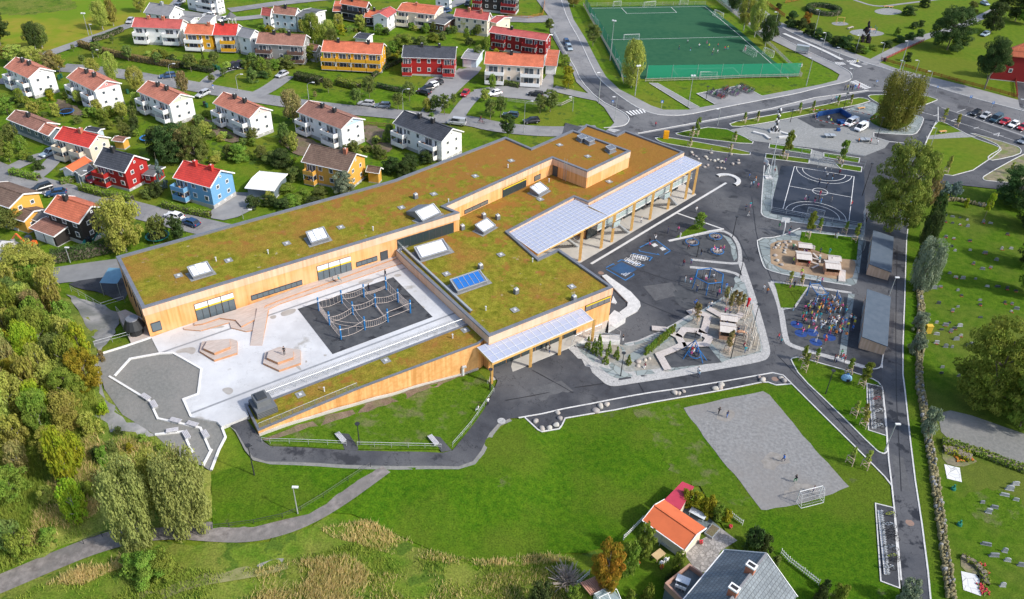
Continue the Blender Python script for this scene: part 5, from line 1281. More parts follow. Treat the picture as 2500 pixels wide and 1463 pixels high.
for(x,y)in((1830,1397),(1788,1452)):
 base=V(x,y,5.0+rh-.3);b=MB();b.box((-.35,-.5,-.7),(.35,.5,1.1));b.box((-.42,-.57,1.1),(.42,.57,1.3),1);b.box((-.2,-.4,1.3),(.2,.4,1.34),2)
 c=b.build('chimney',[mBrickC,mTrim,mChim],None);c.location=base;c.rotation_euler=(0,0,math.atan2(d.y,d.x));
 c.parent=hs;c.matrix_parent_inverse=Matrix.Rotation(-hs.rotation_euler[2],4,'Z')@Matrix.Translation(-hs.location)
t=thing('roof_terrace','small brick walled roof terrace with grey floor beside the slate roof','terrace',V(1668,1425,0));o0=t.location
b=MB();w=[V(x,y,2.7)-o0 for x,y in[(1625,1430),(1682,1384),(1718,1410),(1670,1475)]];w=[(v.x,v.y)for v in w]
b.prism(w,0,2.5);b.build('deck',M('dark_deck',(.12,.15,.16)),t);b=MB();ribbon_mb(b,w,.22,2.2,1.0,closed=True,z=0);b.build('parapet_wall',M('pinkish_brick',(.45,.27,.2)),t)
# bicycle and equipment sheds
def shed(roofpx,z,label):
 w=[V(x,y,z)for x,y in roofpx];o0=Vector((w[3].x,w[3].y,0));t=thing('equipment_shed',label,'shed',o0,0,'timber sheds along the lane')
 l=[p-o0 for p in w];cc=(l[0]+l[1]+l[2]+l[3])/4
 hz=[z+.25,z-.25,z-.35,z+.15];ins=[cc+(p-cc)*.95 for p in l]
 b=MB()
 for i in range(4):
  j=(i+1)%4;b.face([(ins[j].x,ins[j].y,0),(ins[i].x,ins[i].y,0),(ins[i].x,ins[i].y,hz[i]-.1),(ins[j].x,ins[j].y,hz[j]-.1)][::1])
 b.build('wall',M('shed_boards',(.50,.33,.22),(.60,.42,.30),3,.8,aniso=(1,1,.05),detail=2),t)
 b=MB();top=[Vector((p.x,p.y,hz[i]))for i,p in enumerate(l)];bot=[v-Vector((0,0,.14))for v in top]
 b.face(top[::-1]);b.face(bot)
 for i in range(4):j=(i+1)%4;b.face([top[i],top[j],bot[j],bot[i]])
 b.build('roof',M('shed_felt',(.07,.095,.125),(.09,.115,.145),.8,.8),t)
 b=MB()
 for k in range(3):
  p0=ins[0].lerp(ins[3],.1+.3*k);p1=ins[0].lerp(ins[3],.32+.3*k);n=(cc-p0);n.z=0;n.normalize();
  off=Vector((-.04,0,0));b.face([(p0.x-.05,p0.y,0),(p1.x-.05,p1.y,0),(p1.x-.05,p1.y,1.9),(p0.x-.05,p0.y,1.9)])
 b.build('door',mSteel,t)
shed([(2131,564),(2183,576),(2178,661),(2122,646)],2.5,'long timber shed with blue grey felt roof, farther one on the lane')
shed([(2116,708),(2176,722),(2169,842),(2104,824)],2.6,'long timber shed with blue grey felt roof, nearer one on the lane')
# ---------------------------------------------------------------- trees, shrubs, hedges
def leafmat(n,c1,c2,c3=None,f3=.5,rand=.22):
 return M('leaf_'+n,c1,c2,1.4,.75,c3=c3,scale3=.5,fac3=f3,obj=False,spec=.12,trans=.3,rand=rand,detail=3)
LM={'birch':leafmat('birch',(.29,.335,.06),(.41,.44,.085),(.34,.30,.08),rand=.3),'round':leafmat('round',(.10,.155,.038),(.18,.235,.055),(.22,.23,.06)),
'dark':leafmat('dark',(.045,.085,.024),(.08,.13,.034),(.09,.11,.04)),'bright':leafmat('bright',(.20,.32,.02),(.33,.41,.03),(.40,.36,.03)),
'green':leafmat('green',(.135,.225,.03),(.23,.315,.045),(.25,.27,.05)),'silver':leafmat('silver',(.19,.23,.15),(.29,.32,.22),(.12,.16,.09),rand=.2),
'blue':leafmat('blue',(.13,.20,.18),(.22,.29,.26),rand=.1),'autumn':leafmat('autumn',(.36,.20,.03),(.22,.20,.02),(.42,.12,.02),rand=.2),'yellow':leafmat('yellow',(.34,.32,.025),(.22,.25,.02),(.40,.30,.03)),
'willowbirch':leafmat('drooping_birch',(.23,.265,.075),(.33,.35,.11),(.28,.30,.08),rand=.1),'willow':leafmat('willow',(.14,.175,.030),(.22,.245,.045),(.24,.225,.045),rand=.2),'brown':leafmat('brown',(.34,.25,.11),(.26,.24,.09),(.26,.27,.07)),'purple':leafmat('purple',(.06,.05,.06),(.09,.07,.07))}
mBark=M('bark',(.16,.13,.10),(.22,.19,.15),3,.9);mBirchBark=M('birch_bark',(.50,.48,.44),(.25,.23,.20),4,.85)
def crown_mesh(shape,n,s,seed):
 """leaves in a crown of radius 1 and height 1 (z 0..1)"""
 r=np.random.RandomState(seed);b=[]
 ncl={'bush':46,'round':80,'birch':90,'cone':60,'spread':170,'willow':240,'column':30,'pine':60}[shape]
 cs=[]
 for k in range(ncl):
  th=r.uniform(0,2*math.pi);u=r.uniform(0,1)
  if shape=='cone':z=u**1.3*.93+.03;rad=(1-z)*1.0*r.uniform(.5,1);cr=.10+.12*(1-z)
  elif shape=='column':z=u*.9+.05;rad=.62*r.uniform(.1,1)*math.sin(math.pi*min(1,z*.8+.15))**.6;cr=.28
  elif shape=='birch':z=u*.92+.04;rad=(math.sin(math.pi*(z*.85+.08))**.75)*r.uniform(.35,1)*.85;cr=.2
  elif shape=='willow':z=u*.9+.05;rad=(math.sin(math.pi*(z*.70+.14))**.55)*r.uniform(.3,1)**.6*.84;cr=.15
  elif shape=='pine':z=.35+u*.6;rad=r.uniform(.2,1)*.8*math.sin(math.pi*(z*.8+.1));cr=.24
  elif shape=='bush':z=u*.75+.05;rad=math.sqrt(max(0,1-(z*1.05)**2))*r.uniform(.2,1)*.78;cr=.25
  else:
   z=u*.84+.08;q=(z-.46)/.56;rad=math.sqrt(max(.02,1-q*q))*r.uniform(.35,1)*.83;cr=.21 if shape=='round' else.17
  cs.append((rad*math.cos(th),rad*math.sin(th),z,cr*r.uniform(.7,1.25)))
 cs=np.array(cs);idx=r.randint(0,ncl,n);c=cs[idx]
 dirs=r.normal(size=(n,3));dirs/=np.linalg.norm(dirs,axis=1)[:,None]
 rr=r.uniform(.45,1,n)**.5
 droop={'birch':1.25,'willow':1.7}.get(shape,.55)
 p=np.c_[c[:,0]+dirs[:,0]*rr*c[:,3],c[:,1]+dirs[:,1]*rr*c[:,3],c[:,2]+dirs[:,2]*rr*c[:,3]*droop*.6]
 p[:,2]=np.clip(p[:,2],.0,1.0)
 nn=dirs*.8+np.array([0,0,.55])+r.normal(size=(n,3))*.45;nn/=np.linalg.norm(nn,axis=1)[:,None]
 t=np.cross(nn,r.normal(size=(n,3)));t/=np.linalg.norm(t,axis=1)[:,None];q=np.cross(nn,t)
 ss=s*r.uniform(.6,1.35,n)[:,None]
 a=p-t*ss*.5;bb=p-q*ss*.32;cc=p+t*ss*.5;d=p+q*ss*.32
 v=np.stack([a,bb,cc,d],1).reshape(-1,3)
 if shape=='pine':v[:,2]=v[:,2]
 return v,np.arange(4*n).reshape(-1,4)
_tm={}
def tmesh(shape,size,var):
 k=(shape,size,var)
 if k not in _tm:
  n,s={0:(900,.18),1:(3200,.11),2:(11000,.062),3:(30000,.036)}[size]
  v,f=crown_mesh(shape,n,s,hash((len(shape)*7+ord(shape[0]),size,var))%9999)
  me=bpy.data.meshes.new('crown');me.from_pydata(v.tolist(),[],f.tolist());me.materials.append(LM['round'])
  r=random.Random(var+size*10);b=MB();h=.55 if shape!='cone' else.95
  if shape!='bush':
   b.cyl((0,0,-.55),(0,0,.12),.055,.045,7);b.cyl((0,0,.12),(r.uniform(-.05,.05),r.uniform(-.05,.05),h+.25),.045,.012,6)
  for i in range(7 if shape!='cone' else 0):
   a=i*2.4+r.random();z=r.uniform(.02,.55);L=r.uniform(.35,.7);b.cyl((0,0,z),(math.cos(a)*L,math.sin(a)*L,min(.95,z+r.uniform(.15,.35))),.022,.006,5)
  tm=bpy.data.meshes.new('trunk');tm.from_pydata(b.v,[],b.f);tm.materials.append(mBark)
  _tm[k]=(me,tm)
 return _tm[k]
NT=[0]
def tree(kind,base,top=None,wpx=None,label=None,shape='round',h=None,r=None,bare=.18,cat='tree',name=None,group=None,bark=None,loc=None):
 p=loc if loc is not None else G(*base)
 h=h or upright(p,top);r=r or max(.4,wpx*mpp(p)/2)*(1.1 if shape in('willow','spread')else 1)
 NT[0]+=1;var=NT[0]%4;size=0 if r<1.0 else 1 if r<2.1 else 2 if r<4.6 else 3
 cm,tm=tmesh(shape,size,var)
 nm=name or{'cone':'conifer','birch':'birch_tree','bush':'shrub','willow':'willow_tree','pine':'pine_tree'}.get(shape,'tree')
 root=thing(nm,label or 'tree',cat if shape!='bush' else 'shrub',(p.x,p.y,p.z-.05),rnd.uniform(0,6.28),group)
 zb=h*bare if shape!='bush' else 0
 c=bpy.data.objects.new('crown',cm);C.objects.link(c);c.parent=root;c.location=(0,0,zb);c.scale=(r,r,h-zb)
 c.material_slots[0].link='OBJECT';c.material_slots[0].material=LM[kind]
 t=bpy.data.objects.new('trunk' if shape!='bush' else 'branches',tm);C.objects.link(t);t.parent=root;t.location=(0,0,zb);t.scale=(min(r,h*.35)*.95,min(r,h*.35)*.95,h-zb)
 if bark or shape=='birch':t.material_slots[0].link='OBJECT';t.material_slots[0].material=bark or mBirchBark
 return root
def T_(lst,label,**k):
 for e in lst:
  kind,x,y,top,w=e[:5];tree(kind,(x,y),top,w,e[5]if len(e)>5 else label,**k)
T_([('birch',252,74,3,46),('birch',278,64,-2,32),('birch',344,30,-16,42)],'slender birch on the yellow green field, top left',shape='birch',bare=.2)
T_([('dark',88,122,55,46),('round',104,118,58,46)],'dark leafy tree at the edge of the mown field',shape='birch')
T_([('dark',2,112,28,66)],'large dark tree cut by the left edge beside the mown field')
T_([('birch',45,160,108,56),('birch',85,166,114,60),('brown',128,180,122,46),('birch',146,178,132,40),('birch',18,150,112,40)],'olive tree in the clump behind the leftmost white house')
T_([('round',240,140,101,32),('round',314,148,110,30),('round',388,158,127,26),('round',467,174,128,36),('round',202,155,134,18),('round',275,106,83,14),('round',548,187,165,22),('round',518,202,181,20),('round',180,125,108,12)],'small round tree along the hedge of the upper gardens',bare=.25)
T_([('birch',230,184,143,36),('birch',279,203,128,40),('birch',337,224,163,50),('brown',450,230,174,34)],'olive tree between the white row houses and the road',shape='birch')
tree('dark',(497,152),119,11,'narrow dark conifer in the garden of the golden terrace',shape='cone',bare=.02)
T_([('round',505,168,140,40),('round',618,200,160,36),('round',602,165,143,36),('round',650,176,140,44),('round',700,166,132,56),('green',672,168,140,40),('dark',640,188,170,46),('green',410,106,84,26)],'bushy shrub in the gardens by the grey and golden houses',shape='bush')
T_([('yellow',125,246,214,26),('green',60,254,232,36),('green',100,266,240,38),('birch',138,282,245,34),('green',210,285,268,26),('round',262,308,296,44),('green',268,283,256,34),('green',290,276,258,30),('green',245,290,262,30),('dark',515,314,296,40),('round',190,300,280,30),('green',140,350,330,30),('green',330,330,312,30)],'shrub in the gardens in front of the white row houses',shape='bush')
T_([('dark',428,396,300,86),('dark',393,388,308,64),('round',480,400,304,66),('brown',455,395,302,60)],'dense dark tree in the large garden group above the blue house',bare=.05,shape='spread')
T_([('green',585,392,345,60),('round',360,480,455,48),('dark',384,478,440,44),('dark',560,385,352,40),('dark',690,405,358,70),('round',666,400,362,60),('round',720,440,402,50),('birch',660,498,462,34),('green',700,470,448,56),('green',740,482,458,60),('dark',660,500,470,56),('dark',620,505,475,50),('round',780,478,455,50),('green',715,500,472,60),('dark',765,500,478,50),('dark',690,510,480,50),('yellow',667,478,462,24)],'garden shrub in the belt between the blue and the golden house',shape='bush')
T_([('dark',955,420,378,60),('dark',1000,412,372,60),('dark',985,430,385,50),('round',932,385,358,40),('round',920,372,350,30),('dark',1040,398,365,50),('green',900,435,410,40)],'dark shrub in the belt behind the school roof',shape='bush')
T_([('round',30,560,500,80),('birch',90,720,598,140)],'large leafy tree at the left edge near the side road',shape='spread')
tree('birch',(308,613),487,122,'big birch with white trunk beside the black house',shape='birch',bare=.12)
tree('blue',(398,462),387,38,'blue grey spruce beside the bright red house',shape='cone',bare=.02)
T_([('round',390,590,524,54),('dark',437,590,528,48)],'round dark tree by the trampoline behind the school')
tree('silver',(838,474),421,64,'silvery willow in front of the golden house',bare=.05,shape='round')
T_([('round',0,400,305,66),('green',20,280,238,44),('green',25,395,345,44)],'leafy tree at the left edge by the bungalow')
T_([('green',765,108,34,54),('birch',800,100,50,48),('birch',740,80,48,30),('round',812,112,70,36),('green',708,60,40,36)],'tall garden tree between the grey house and the ochre terrace',shape='birch')
T_([('yellow',834,84,54,30),('green',870,72,60,44),('dark',1000,110,86,60),('round',975,105,82,40),('green',990,126,76,56),('round',1030,112,84,40),('green',1060,102,74,40),('green',1005,72,52,24),('dark',945,150,130,60),('yellow',962,148,126,34),('round',1080,95,75,30),('green',1155,85,70,20),('green',1230,18,4,20),('yellow',660,82,60,34),('green',640,76,58,30),('round',690,85,66,30),('yellow',1211,132,116,20)],'shrub in the upper gardens between the terraces',shape='bush')
T_([('round',802,226,190,30),('round',902,238,187,44),('round',872,258,215,36),('round',1000,246,199,34),('round',972,268,224,32),('round',1085,280,230,36),('round',1108,257,228,18),('round',1197,292,240,34),('round',1222,286,232,34),('brown',770,242,222,12),('round',770,236,226,10)],'young round tree on the lawn above the residential road',bare=.28)
tree('brown',(716,298),220,62,'olive brown tree beside the fifth white row house',shape='birch')
tree('dark',(1240,334),278,44,'dark tree at the corner of the school roof',shape='round')
T_([('round',1165,150,112,28),('round',1341,76,44,24),('round',1318,276,230,30),('round',1343,272,218,46)],'leafy tree beside the beige house',bare=.2)
T_([('yellow',1387,216,180,36),('yellow',1386,190,160,32),('green',1378,160,132,34)],'clipped yellow green tree beside the through road',bare=.1)
tree('birch',(1541,212),100,68,'tall birch at the corner of the football pitch',shape='birch',bare=.08)
tree('round',(1447,112),56,42,'round olive tree on the verge left of the football pitch',bare=.2)
T_([('birch',1815,74,-20,50),('birch',1842,90,-8,46),('dark',1868,112,38,44),('birch',1400,16,-25,50),('dark',1790,30,-30,46)],'tall birch beyond the football pitch',shape='birch')
T_([('dark',1882,88,26,48),('dark',1930,66,20,40),('dark',1955,72,38,36),('autumn',1966,62,26,34),('dark',1975,86,50,36),('dark',1995,94,66,36),('dark',2018,100,74,38),('dark',2040,112,84,42),('dark',2062,118,82,46),('dark',2092,128,104,40),('green',2110,130,112,34),('green',2130,122,106,34)],'dark shrub in the belt between the park and the road',shape='bush')
T_([('dark',2165,115,96,34),('dark',2195,103,84,34),('dark',2222,96,76,34),('dark',2245,88,68,28)],'shrub along the park footpath',shape='bush')
tree('purple',(2109,102),50,30,'purplish conifer by the small playground in the park',shape='cone',bare=.02)
T_([('dark',2230,70,50,26),('dark',2247,66,46,22),('dark',2215,38,10,34),('round',2225,36,14,30),('green',2190,88,62,20),('dark',2215,150,124,22),('dark',2255,18,-10,30),('dark',1900,24,4,20),('round',2372,28,0,32)],'round shrub on the park lawn',shape='bush')
T_([('dark',2312,122,14,108)],'very large dark tree in the park',shape='spread',bare=.04)
T_([('dark',2418,80,2,62),('dark',2478,52,-30,64),('green',2500,60,-10,50),('dark',2440,40,-20,40)],'big dark tree at the top right corner',bare=.1)
tree('dark',(2403,218),92,96,'leaning dark pine beside the red hall',shape='pine',bare=.05);tree('green',(2428,190),122,50,'lighter tree behind the pine beside the red hall',bare=.1)
tree('willow',(2182,308),180,104,'big drooping willow on the grass island of the gravel plaza',shape='willow',bare=.03)
tree('willow',(2172,568),347,152,'huge weeping willow between the ball court and the lane',shape='spread',bare=.06)
T_([('dark',2262,480,425,44),('brown',2265,500,420,44),('dark',2248,640,520,54),('dark',2262,590,475,44)],'dark tree in the row right of the lane',shape='birch',bare=.04)
tree('silver',(2246,705),588,68,'grey green willow in the row right of the lane',shape='willow',bare=.02)
T_([('blue',2295,486,436,46),('blue',2325,484,438,40),('yellow',2304,496,470,20),('bright',2356,505,480,18)],'bluish shrub at the corner of the cemetery wall',shape='bush')
T_([('silver',2240,808,752,46),('silver',2236,862,806,50),('silver',2262,1062,990,58),('silver',2209,1475,1408,72)],'grey green shrub along the old stone wall',shape='bush')
T_([('dark',2478,500,410,120),('dark',2520,560,470,100),('green',2510,720,560,80),('dark',2515,650,540,80)],'dark tree at the right edge of the cemetery',bare=.03,shape='spread')
tree('green',(2408,985),795,205,'very large round maple in the cemetery',shape='spread',bare=.03)
tree('green',(2490,1040),880,120,'large maple cut by the right edge of the cemetery',shape='spread',bare=.03)
T_([('bright',2400,540,470,22)],'young slender tree on the cemetery lawn',bare=.35)
# staked saplings
def sapling(x,y,top,kind='green',label='young staked sapling on the grass strip',stake=True,w=None):
 p=G(x,y);h=upright(p,top);t=tree(kind,(x,y),top,None,label,shape='column',h=h,r=max(.45,h*.2),bare=.32,cat='sapling',name='sapling',group='staked saplings of the school grounds')
 t.rotation_euler=(0,0,.6)
 if stake:
  b=MB();q=[Vector((math.cos(a)*.62,math.sin(a)*.62,0))for a in(0,2.1,4.2)]
  for v in q:b.bar(v,v+Vector((0,0,1.5)),.08)
  for i in range(3):b.bar(q[i]+Vector((0,0,1.45)),q[(i+1)%3]+Vector((0,0,1.45)),.08);b.bar(q[i]+Vector((0,0,.6)),q[(i+1)%3]+Vector((0,0,.6)),.05)
  b.build('stake_frame',M('stake_wood',(.58,.44,.33),rough=.8),t)
for x,y,tp in((1951,276,248),(1983,273,245),(2044,258,232),(2075,256,230),(1817,300,272),(1848,297,270)):sapling(x,y,tp,'green','young staked sapling on the grass strip north of the gravel plaza')
for x,y,tp in((1701,332,286),(1689,334,308),(1793,344,318),(1684,358,336),(1783,368,350),(1918,390,318),(2052,404,338),(1909,385,360),(2046,398,382)):sapling(x,y,tp,'green','young staked sapling on the grass triangles near the school')
for x,y,tp in((2301,300,264),(2335,310,276),(2310,423,380),(2465,425,396)):sapling(x,y,tp,'birch','young sapling on the planted islands by the car park')
for x,y,tp in((1972,582,516),(1999,566,530),(2062,572,540),(2086,590,545)):sapling(x,y,tp,'green','young staked sapling between the ball court and the sand pit')
for x,y,tp in((1926,696,662),(1955,697,668)):sapling(x,y,tp,'birch','thin staked sapling on the grass beside the sand pit')
for x,y,tp in((1959,884,843),(1964,905,862),(1990,884,850),(2072,912,872),(2104,944,880)):sapling(x,y,tp,'green','young staked sapling on the triangular lawn')
for x,y,tp in((2085,1016,978),(2108,1016,985),(2108,1042,1000),(2075,1132,1092),(2112,1142,1100)):sapling(x,y,tp,'birch','nearly bare staked sapling by the diagonal path')
for x,y,tp in((1700,788,742),(1698,770,735),(1780,760,715),(1798,762,712),(1790,745,708),(1812,752,715),(1770,740,700),(1776,862,812),(1783,842,806)):sapling(x,y,tp,'brown','thin golden sapling with stakes in the gravel garden')
tree('green',(1707,560),518,32,'bushy young tree on the small grass triangle of the schoolyard',bare=.15)
for i,(x,y,tp)in enumerate(((1435,850,820),(1449,862,825),(1463,868,822),(1486,862,832),(1478,888,856),(1505,875,845),(1534,890,865),(1462,845,815))):tree('green',(x,y),tp,20,'young pine in the planted gravel below the ramp',shape='cone',bare=.03,group='young pines in the gravel garden')
for i in range(13):tree('green',(1576+i*5.6,868-i*4.6),868-i*4.6-27,14,'small shrub in the planted row beside the boardwalk',shape='bush',group='planted row of shrubs')
# woods at the lower left: individual trees
WP=[(-90,690),(40,700),(110,715),(160,800),(205,850),(222,900),(228,980),(232,1040),(170,1090),(130,1130),(90,1180),(40,1230),(-90,1300)]
ww=gxy(WP);a=np.array(ww);x0,y0=a.min(0);x1,y1=a.max(0);pts=[]
wr=random.Random(3);tries=0
while len(pts)<105 and tries<6000:
 tries+=1;x=wr.uniform(x0,x1);y=wr.uniform(y0,y1)
 if not inpoly(np.array([[x,y]]),ww)[0]or any((x-u)**2+(y-v)**2<8.5 for u,v in pts):continue
 z=h1(x,y);q=proj((x,y,z))
 if-60<q[0]<520 and 640<q[1]<1500:pts.append((x,y))
KL={'birch':'olive green birch in the lower left wood','green':'mid green tree in the lower left wood','bright':'bright yellow green tree in the lower left wood','yellow':'yellowing tree in the lower left wood','brown':'thin brownish tree in the lower left wood','round':'dark green tree in the lower left wood'}
for x,y in pts:
 kind=wr.choices(['birch','green','bright','yellow','brown','round'],[6,5,3,1.2,.8,1.4])[0];z=h1(x,y)
 h=wr.uniform(4.5,8.5);r=wr.uniform(1.5,2.9)
 q=proj((x,y,z))
 if q[1]>1180:h*=.6
 tree(kind,None,label=KL[kind],shape=wr.choice(['birch','birch','round'])if kind!='brown' else 'birch',h=h,r=r if kind!='brown' else r*.8,bare=.08,loc=Vector((x,y,z)),group='trees of the lower left wood')
tree('birch',(400,1262),1108,90,'olive birch behind the two large drooping birches',shape='birch',bare=.1)
tree('willowbirch',(340,1326),1140,112,'large drooping birch in front by the gravel path, left one of two',shape='willow',bare=.03)
tree('willowbirch',(466,1290),1112,126,'large drooping birch in front by the gravel path, right one of two',shape='willow',bare=.03)
T_([('green',370,1402,1335,120),('green',405,1398,1345,90),('green',330,1400,1350,80)],'leafy green thicket below the two large birches',shape='bush')
T_([('bright',195,1270,1175,70),('bright',170,1180,1050,70),('bright',190,1140,1060,60)],'lime green young tree at the edge of the lower left wood',shape='birch',bare=.04)
T_([('round',30,1330,1265,80),('green',60,1350,1290,80),('green',255,1130,1085,40),('round',280,1115,1070,40),('green',120,1320,1290,60),('green',270,1180,1130,36),('birch',225,1060,1000,60),('green',350,1080,1058,34),('yellow',210,960,925,40),('green',395,1100,1080,26),('yellow',320,1100,1078,26),('brown',250,880,850,20)],'low shrub at the edge of the lower left wood',shape='bush')
# bottom gardens
tree('autumn',(1478,1440),1325,92,'conifer turning orange in the bottom garden',shape='round',bare=.01)
T_([('green',1530,1400,1318,56),('green',1568,1362,1282,62)],'golden green conifer in the bottom garden',shape='round',bare=.02)
tree('green',(1650,1410),1340,52,'clipped round shrub beside the patio table',shape='bush')
T_([('yellow',1672,1235,1190,44),('yellow',1700,1245,1195,50),('yellow',1725,1258,1205,48),('green',1748,1268,1222,46),('yellow',1772,1272,1236,34)],'yellow green shrub in the hedge behind the orange roof',shape='bush')
T_([('dark',1835,1340,1278,62),('dark',1862,1352,1300,50),('dark',1320,1475,1418,80),('green',1400,1470,1425,50),('green',1580,1465,1425,40),('green',1540,1475,1440,40),('dark',1640,1425,1395,44),('round',1890,1385,1350,30),('dark',2000,1470,1425,44),('green',2042,1475,1420,54),('dark',2015,1440,1412,30)],'shrub in the bottom gardens',shape='bush')
b=MB();r=random.Random(5);p=G(1385,1420)
for k in range(170):
 a=r.uniform(0,6.28);e=r.uniform(.3,1.3);L=r.uniform(1.2,2.6);c=Vector((r.uniform(-.6,.6),r.uniform(-.6,.6),0));b.bar(c,c+Vector((math.cos(a)*math.cos(e)*L,math.sin(a)*math.cos(e)*L,math.sin(e)*L)),.05)
o=b.build('bare_shrub',M('twigs',(.30,.25,.22),(.40,.35,.31),2,.9));o.location=p;tag(o,'leafless grey brown shrub beside the orange conifer','shrub')
# hedges
def hedge(px,w,h,kind,label,dens=130,closed=False):
 pts=gxy(px);pts=densify(pts,1.0,closed);o0=Vector((*pts[0],h1(*pts[0])));r=np.random.RandomState(len(px)*13+int(px[0][0]));V_=[];
 n=len(pts)
 for i in range(n if closed else n-1):
  a,c=pts[i],pts[(i+1)%n];L=math.hypot(c[0]-a[0],c[1]-a[1]);
  if L<1e-3:continue
  dx,dy=(c[0]-a[0])/L,(c[1]-a[1])/L;m=int(dens*L*(w+h)/2)
  u=r.rand(m);z=h1(*a)
  side=r.randint(0,3,m);s=np.where(side==0,-w/2,np.where(side==1,w/2,r.uniform(-w/2,w/2,m)));zz=np.where(side==2,h,r.uniform(0,h,m))
  s+=r.normal(0,.07,m);zz+=r.normal(0,.07,m)
  P3=np.c_[a[0]+dx*u*L-dy*s,a[1]+dy*u*L+dx*s,z+zz]-np.array(o0)
  V_.append(P3)
 p=np.concatenate(V_);m=len(p);nn=r.normal(size=(m,3))+np.array([0,0,.6]);nn/=np.linalg.norm(nn,axis=1)[:,None];t=np.cross(nn,r.normal(size=(m,3)));t/=np.linalg.norm(t,axis=1)[:,None];q=np.cross(nn,t)
 s=r.uniform(.1,.22,m)[:,None];v=np.stack([p-t*s,p-q*s*.7,p+t*s,p+q*s*.7],1).reshape(-1,3)
 me=bpy.data.meshes.new('foliage');me.from_pydata(v.tolist(),[],np.arange(4*m).reshape(-1,4).tolist());me.materials.append(LM[kind])
 root=thing('hedge',label,'hedge',o0);f=bpy.data.objects.new('foliage',me);C.objects.link(f);f.parent=root
 b=MB();ribbon_mb(b,[(x-o0.x,y-o0.y)for x,y in pts],w*.8,0,h*.88,closed,z=0);
 b.v=[(x,y,z+h1(x+o0.x,y+o0.y)-o0.z)for x,y,z in b.v];b.build('core',mBark,root)
for px,w,h,k,lab in(
([(195,112),(260,132),(330,148),(400,160),(440,166)],1.2,1.5,'brown','long brownish hedge between the upper gardens'),([(385,140),(450,165),(520,178)],1.2,1.3,'dark','dark clipped hedge in front of the golden terrace'),
([(228,102),(262,92),(300,76)],.9,1.2,'dark','hedge along the path by the mown field'),([(723,192),(786,206)],2.2,1.8,'dark','thick clipped hedge left of the ochre terrace lawn'),([(822,205),(878,218)],2.0,1.6,'green','clipped light green hedge beneath the ochre terrace'),
([(920,212),(965,222),(1010,228)],.9,1.1,'dark','low dark hedge across the lawn of the crimson house'),([(910,190),(940,168),(980,150)],.8,1.0,'dark','low hedge climbing the lawn left of the crimson house'),
([(1850,15),(1850,15.5)],.5,.5,'dark','tiny hedge stub by the park'),([(190,410),(145,425)][::-1],.1,.1,'green','x'),
([(28,425),(97,440)],1.2,1.2,'green','clipped green hedge along the street, farther left'),([(148,450),(188,440)],1.2,1.0,'green','short clipped hedge beside the garage drive'),([(197,462),(250,478),(325,492)],1.2,1.3,'green','clipped green hedge in front of the red house'),
([(398,505),(455,520),(515,530)],1.0,1.2,'green','low clipped hedge in front of the blue house'),([(130,640),(205,628),(282,612)],1.6,2.2,'dark','tall dark hedge along the side road behind the school'),([(1225,205),(1268,214)],1.2,1.2,'round','clipped hedge in front of the beige house'),
([(1860,72),(1960,100)],.1,.1,'dark','x'),([(2298,1080),(2400,1112),(2500,1150),(2560,1165)],1.2,.7,'green','low clipped hedge along the cemetery gravel yard'),([(845,78),(892,66)],1.3,1.3,'green','rounded hedge under the black house')):
 if lab!='x' and 'tiny' not in lab:hedge(px,w,h,k,lab)
g=G(2010,28);rr=37*mpp(g)
hedge([tuple(proj((g.x+rr*math.cos(a),g.y+rr*math.sin(a),0)))for a in[k*math.pi/7 for k in range(14)]],1.6,1.5,'dark','ring shaped clipped hedge on the park lawn',closed=True,dens=90)
# tall grass of the meadow: uncountable
def tallgrass(px,n,mat,hmin,hmax,lean,wd=.05):
 w=gxy(px);a=np.array(w);x0,y0=a.min(0);x1,y1=a.max(0);r=np.random.RandomState(int(px[0][0])+n);pts=np.c_[r.uniform(x0,x1,n*3),r.uniform(y0,y1,n*3)]
 pts=pts[inpoly(pts,w)][:n];cl=r.rand(len(pts));
 f=np.sin(pts[:,0]*.9+pts[:,1]*.35)+np.sin(pts[:,1]*1.3-pts[:,0]*.5)+np.sin(pts[:,0]*.31+1)*1.2;pts=pts[f+r.normal(0,.8,len(pts))>-.2];m=len(pts)
 z=H(pts[:,0],pts[:,1]);h=r.uniform(hmin,hmax,m);th=r.uniform(0,6.28,m);w2=wd*r.uniform(.6,1.6,m)
 b0=np.c_[pts,z-.05];sx=np.c_[np.cos(th)*w2,np.sin(th)*w2,np.zeros(m)];tip=b0+np.c_[lean[0]*h+r.normal(0,.25,m)*h,lean[1]*h+r.normal(0,.25,m)*h,h]
 v=np.stack([b0-sx,b0+sx,tip],1).reshape(-1,3);me=bpy.data.meshes.new('tall_grass');me.from_pydata(v.tolist(),[],np.arange(3*m).reshape(-1,3).tolist());me.materials.append(mat)
 o=bpy.data.objects.new('tall_grass',me);C.objects.link(o);o['kind']='stuff'
mStraw=M('straw',(.74,.58,.27),(.56,.48,.18),.8,.9,trans=.35);mStrawG=M('green_stalks',(.22,.33,.04),(.36,.42,.07),.8,.9,trans=.35)
tallgrass([(560,1500),(620,1400),(720,1370),(860,1360),(900,1400),(880,1500)],9000,mStraw,.5,1.1,(.3,.1))
tallgrass([(100,1430),(200,1380),(300,1350),(310,1380),(200,1430)],4500,mStraw,.4,.9,(.2,.1))
tallgrass([(780,1290),(900,1270),(1000,1320),(1060,1350),(1180,1370),(1300,1355),(1420,1350),(1400,1370),(1250,1385),(1100,1380),(900,1340),(800,1310)],4500,mStraw,.3,.8,(.1,.1))
tallgrass([(-40,1500),(100,1430),(300,1380),(560,1400),(900,1320),(1200,1380),(1400,1370),(1440,1500)],30000,mStrawG,.25,.7,(.1,.05))
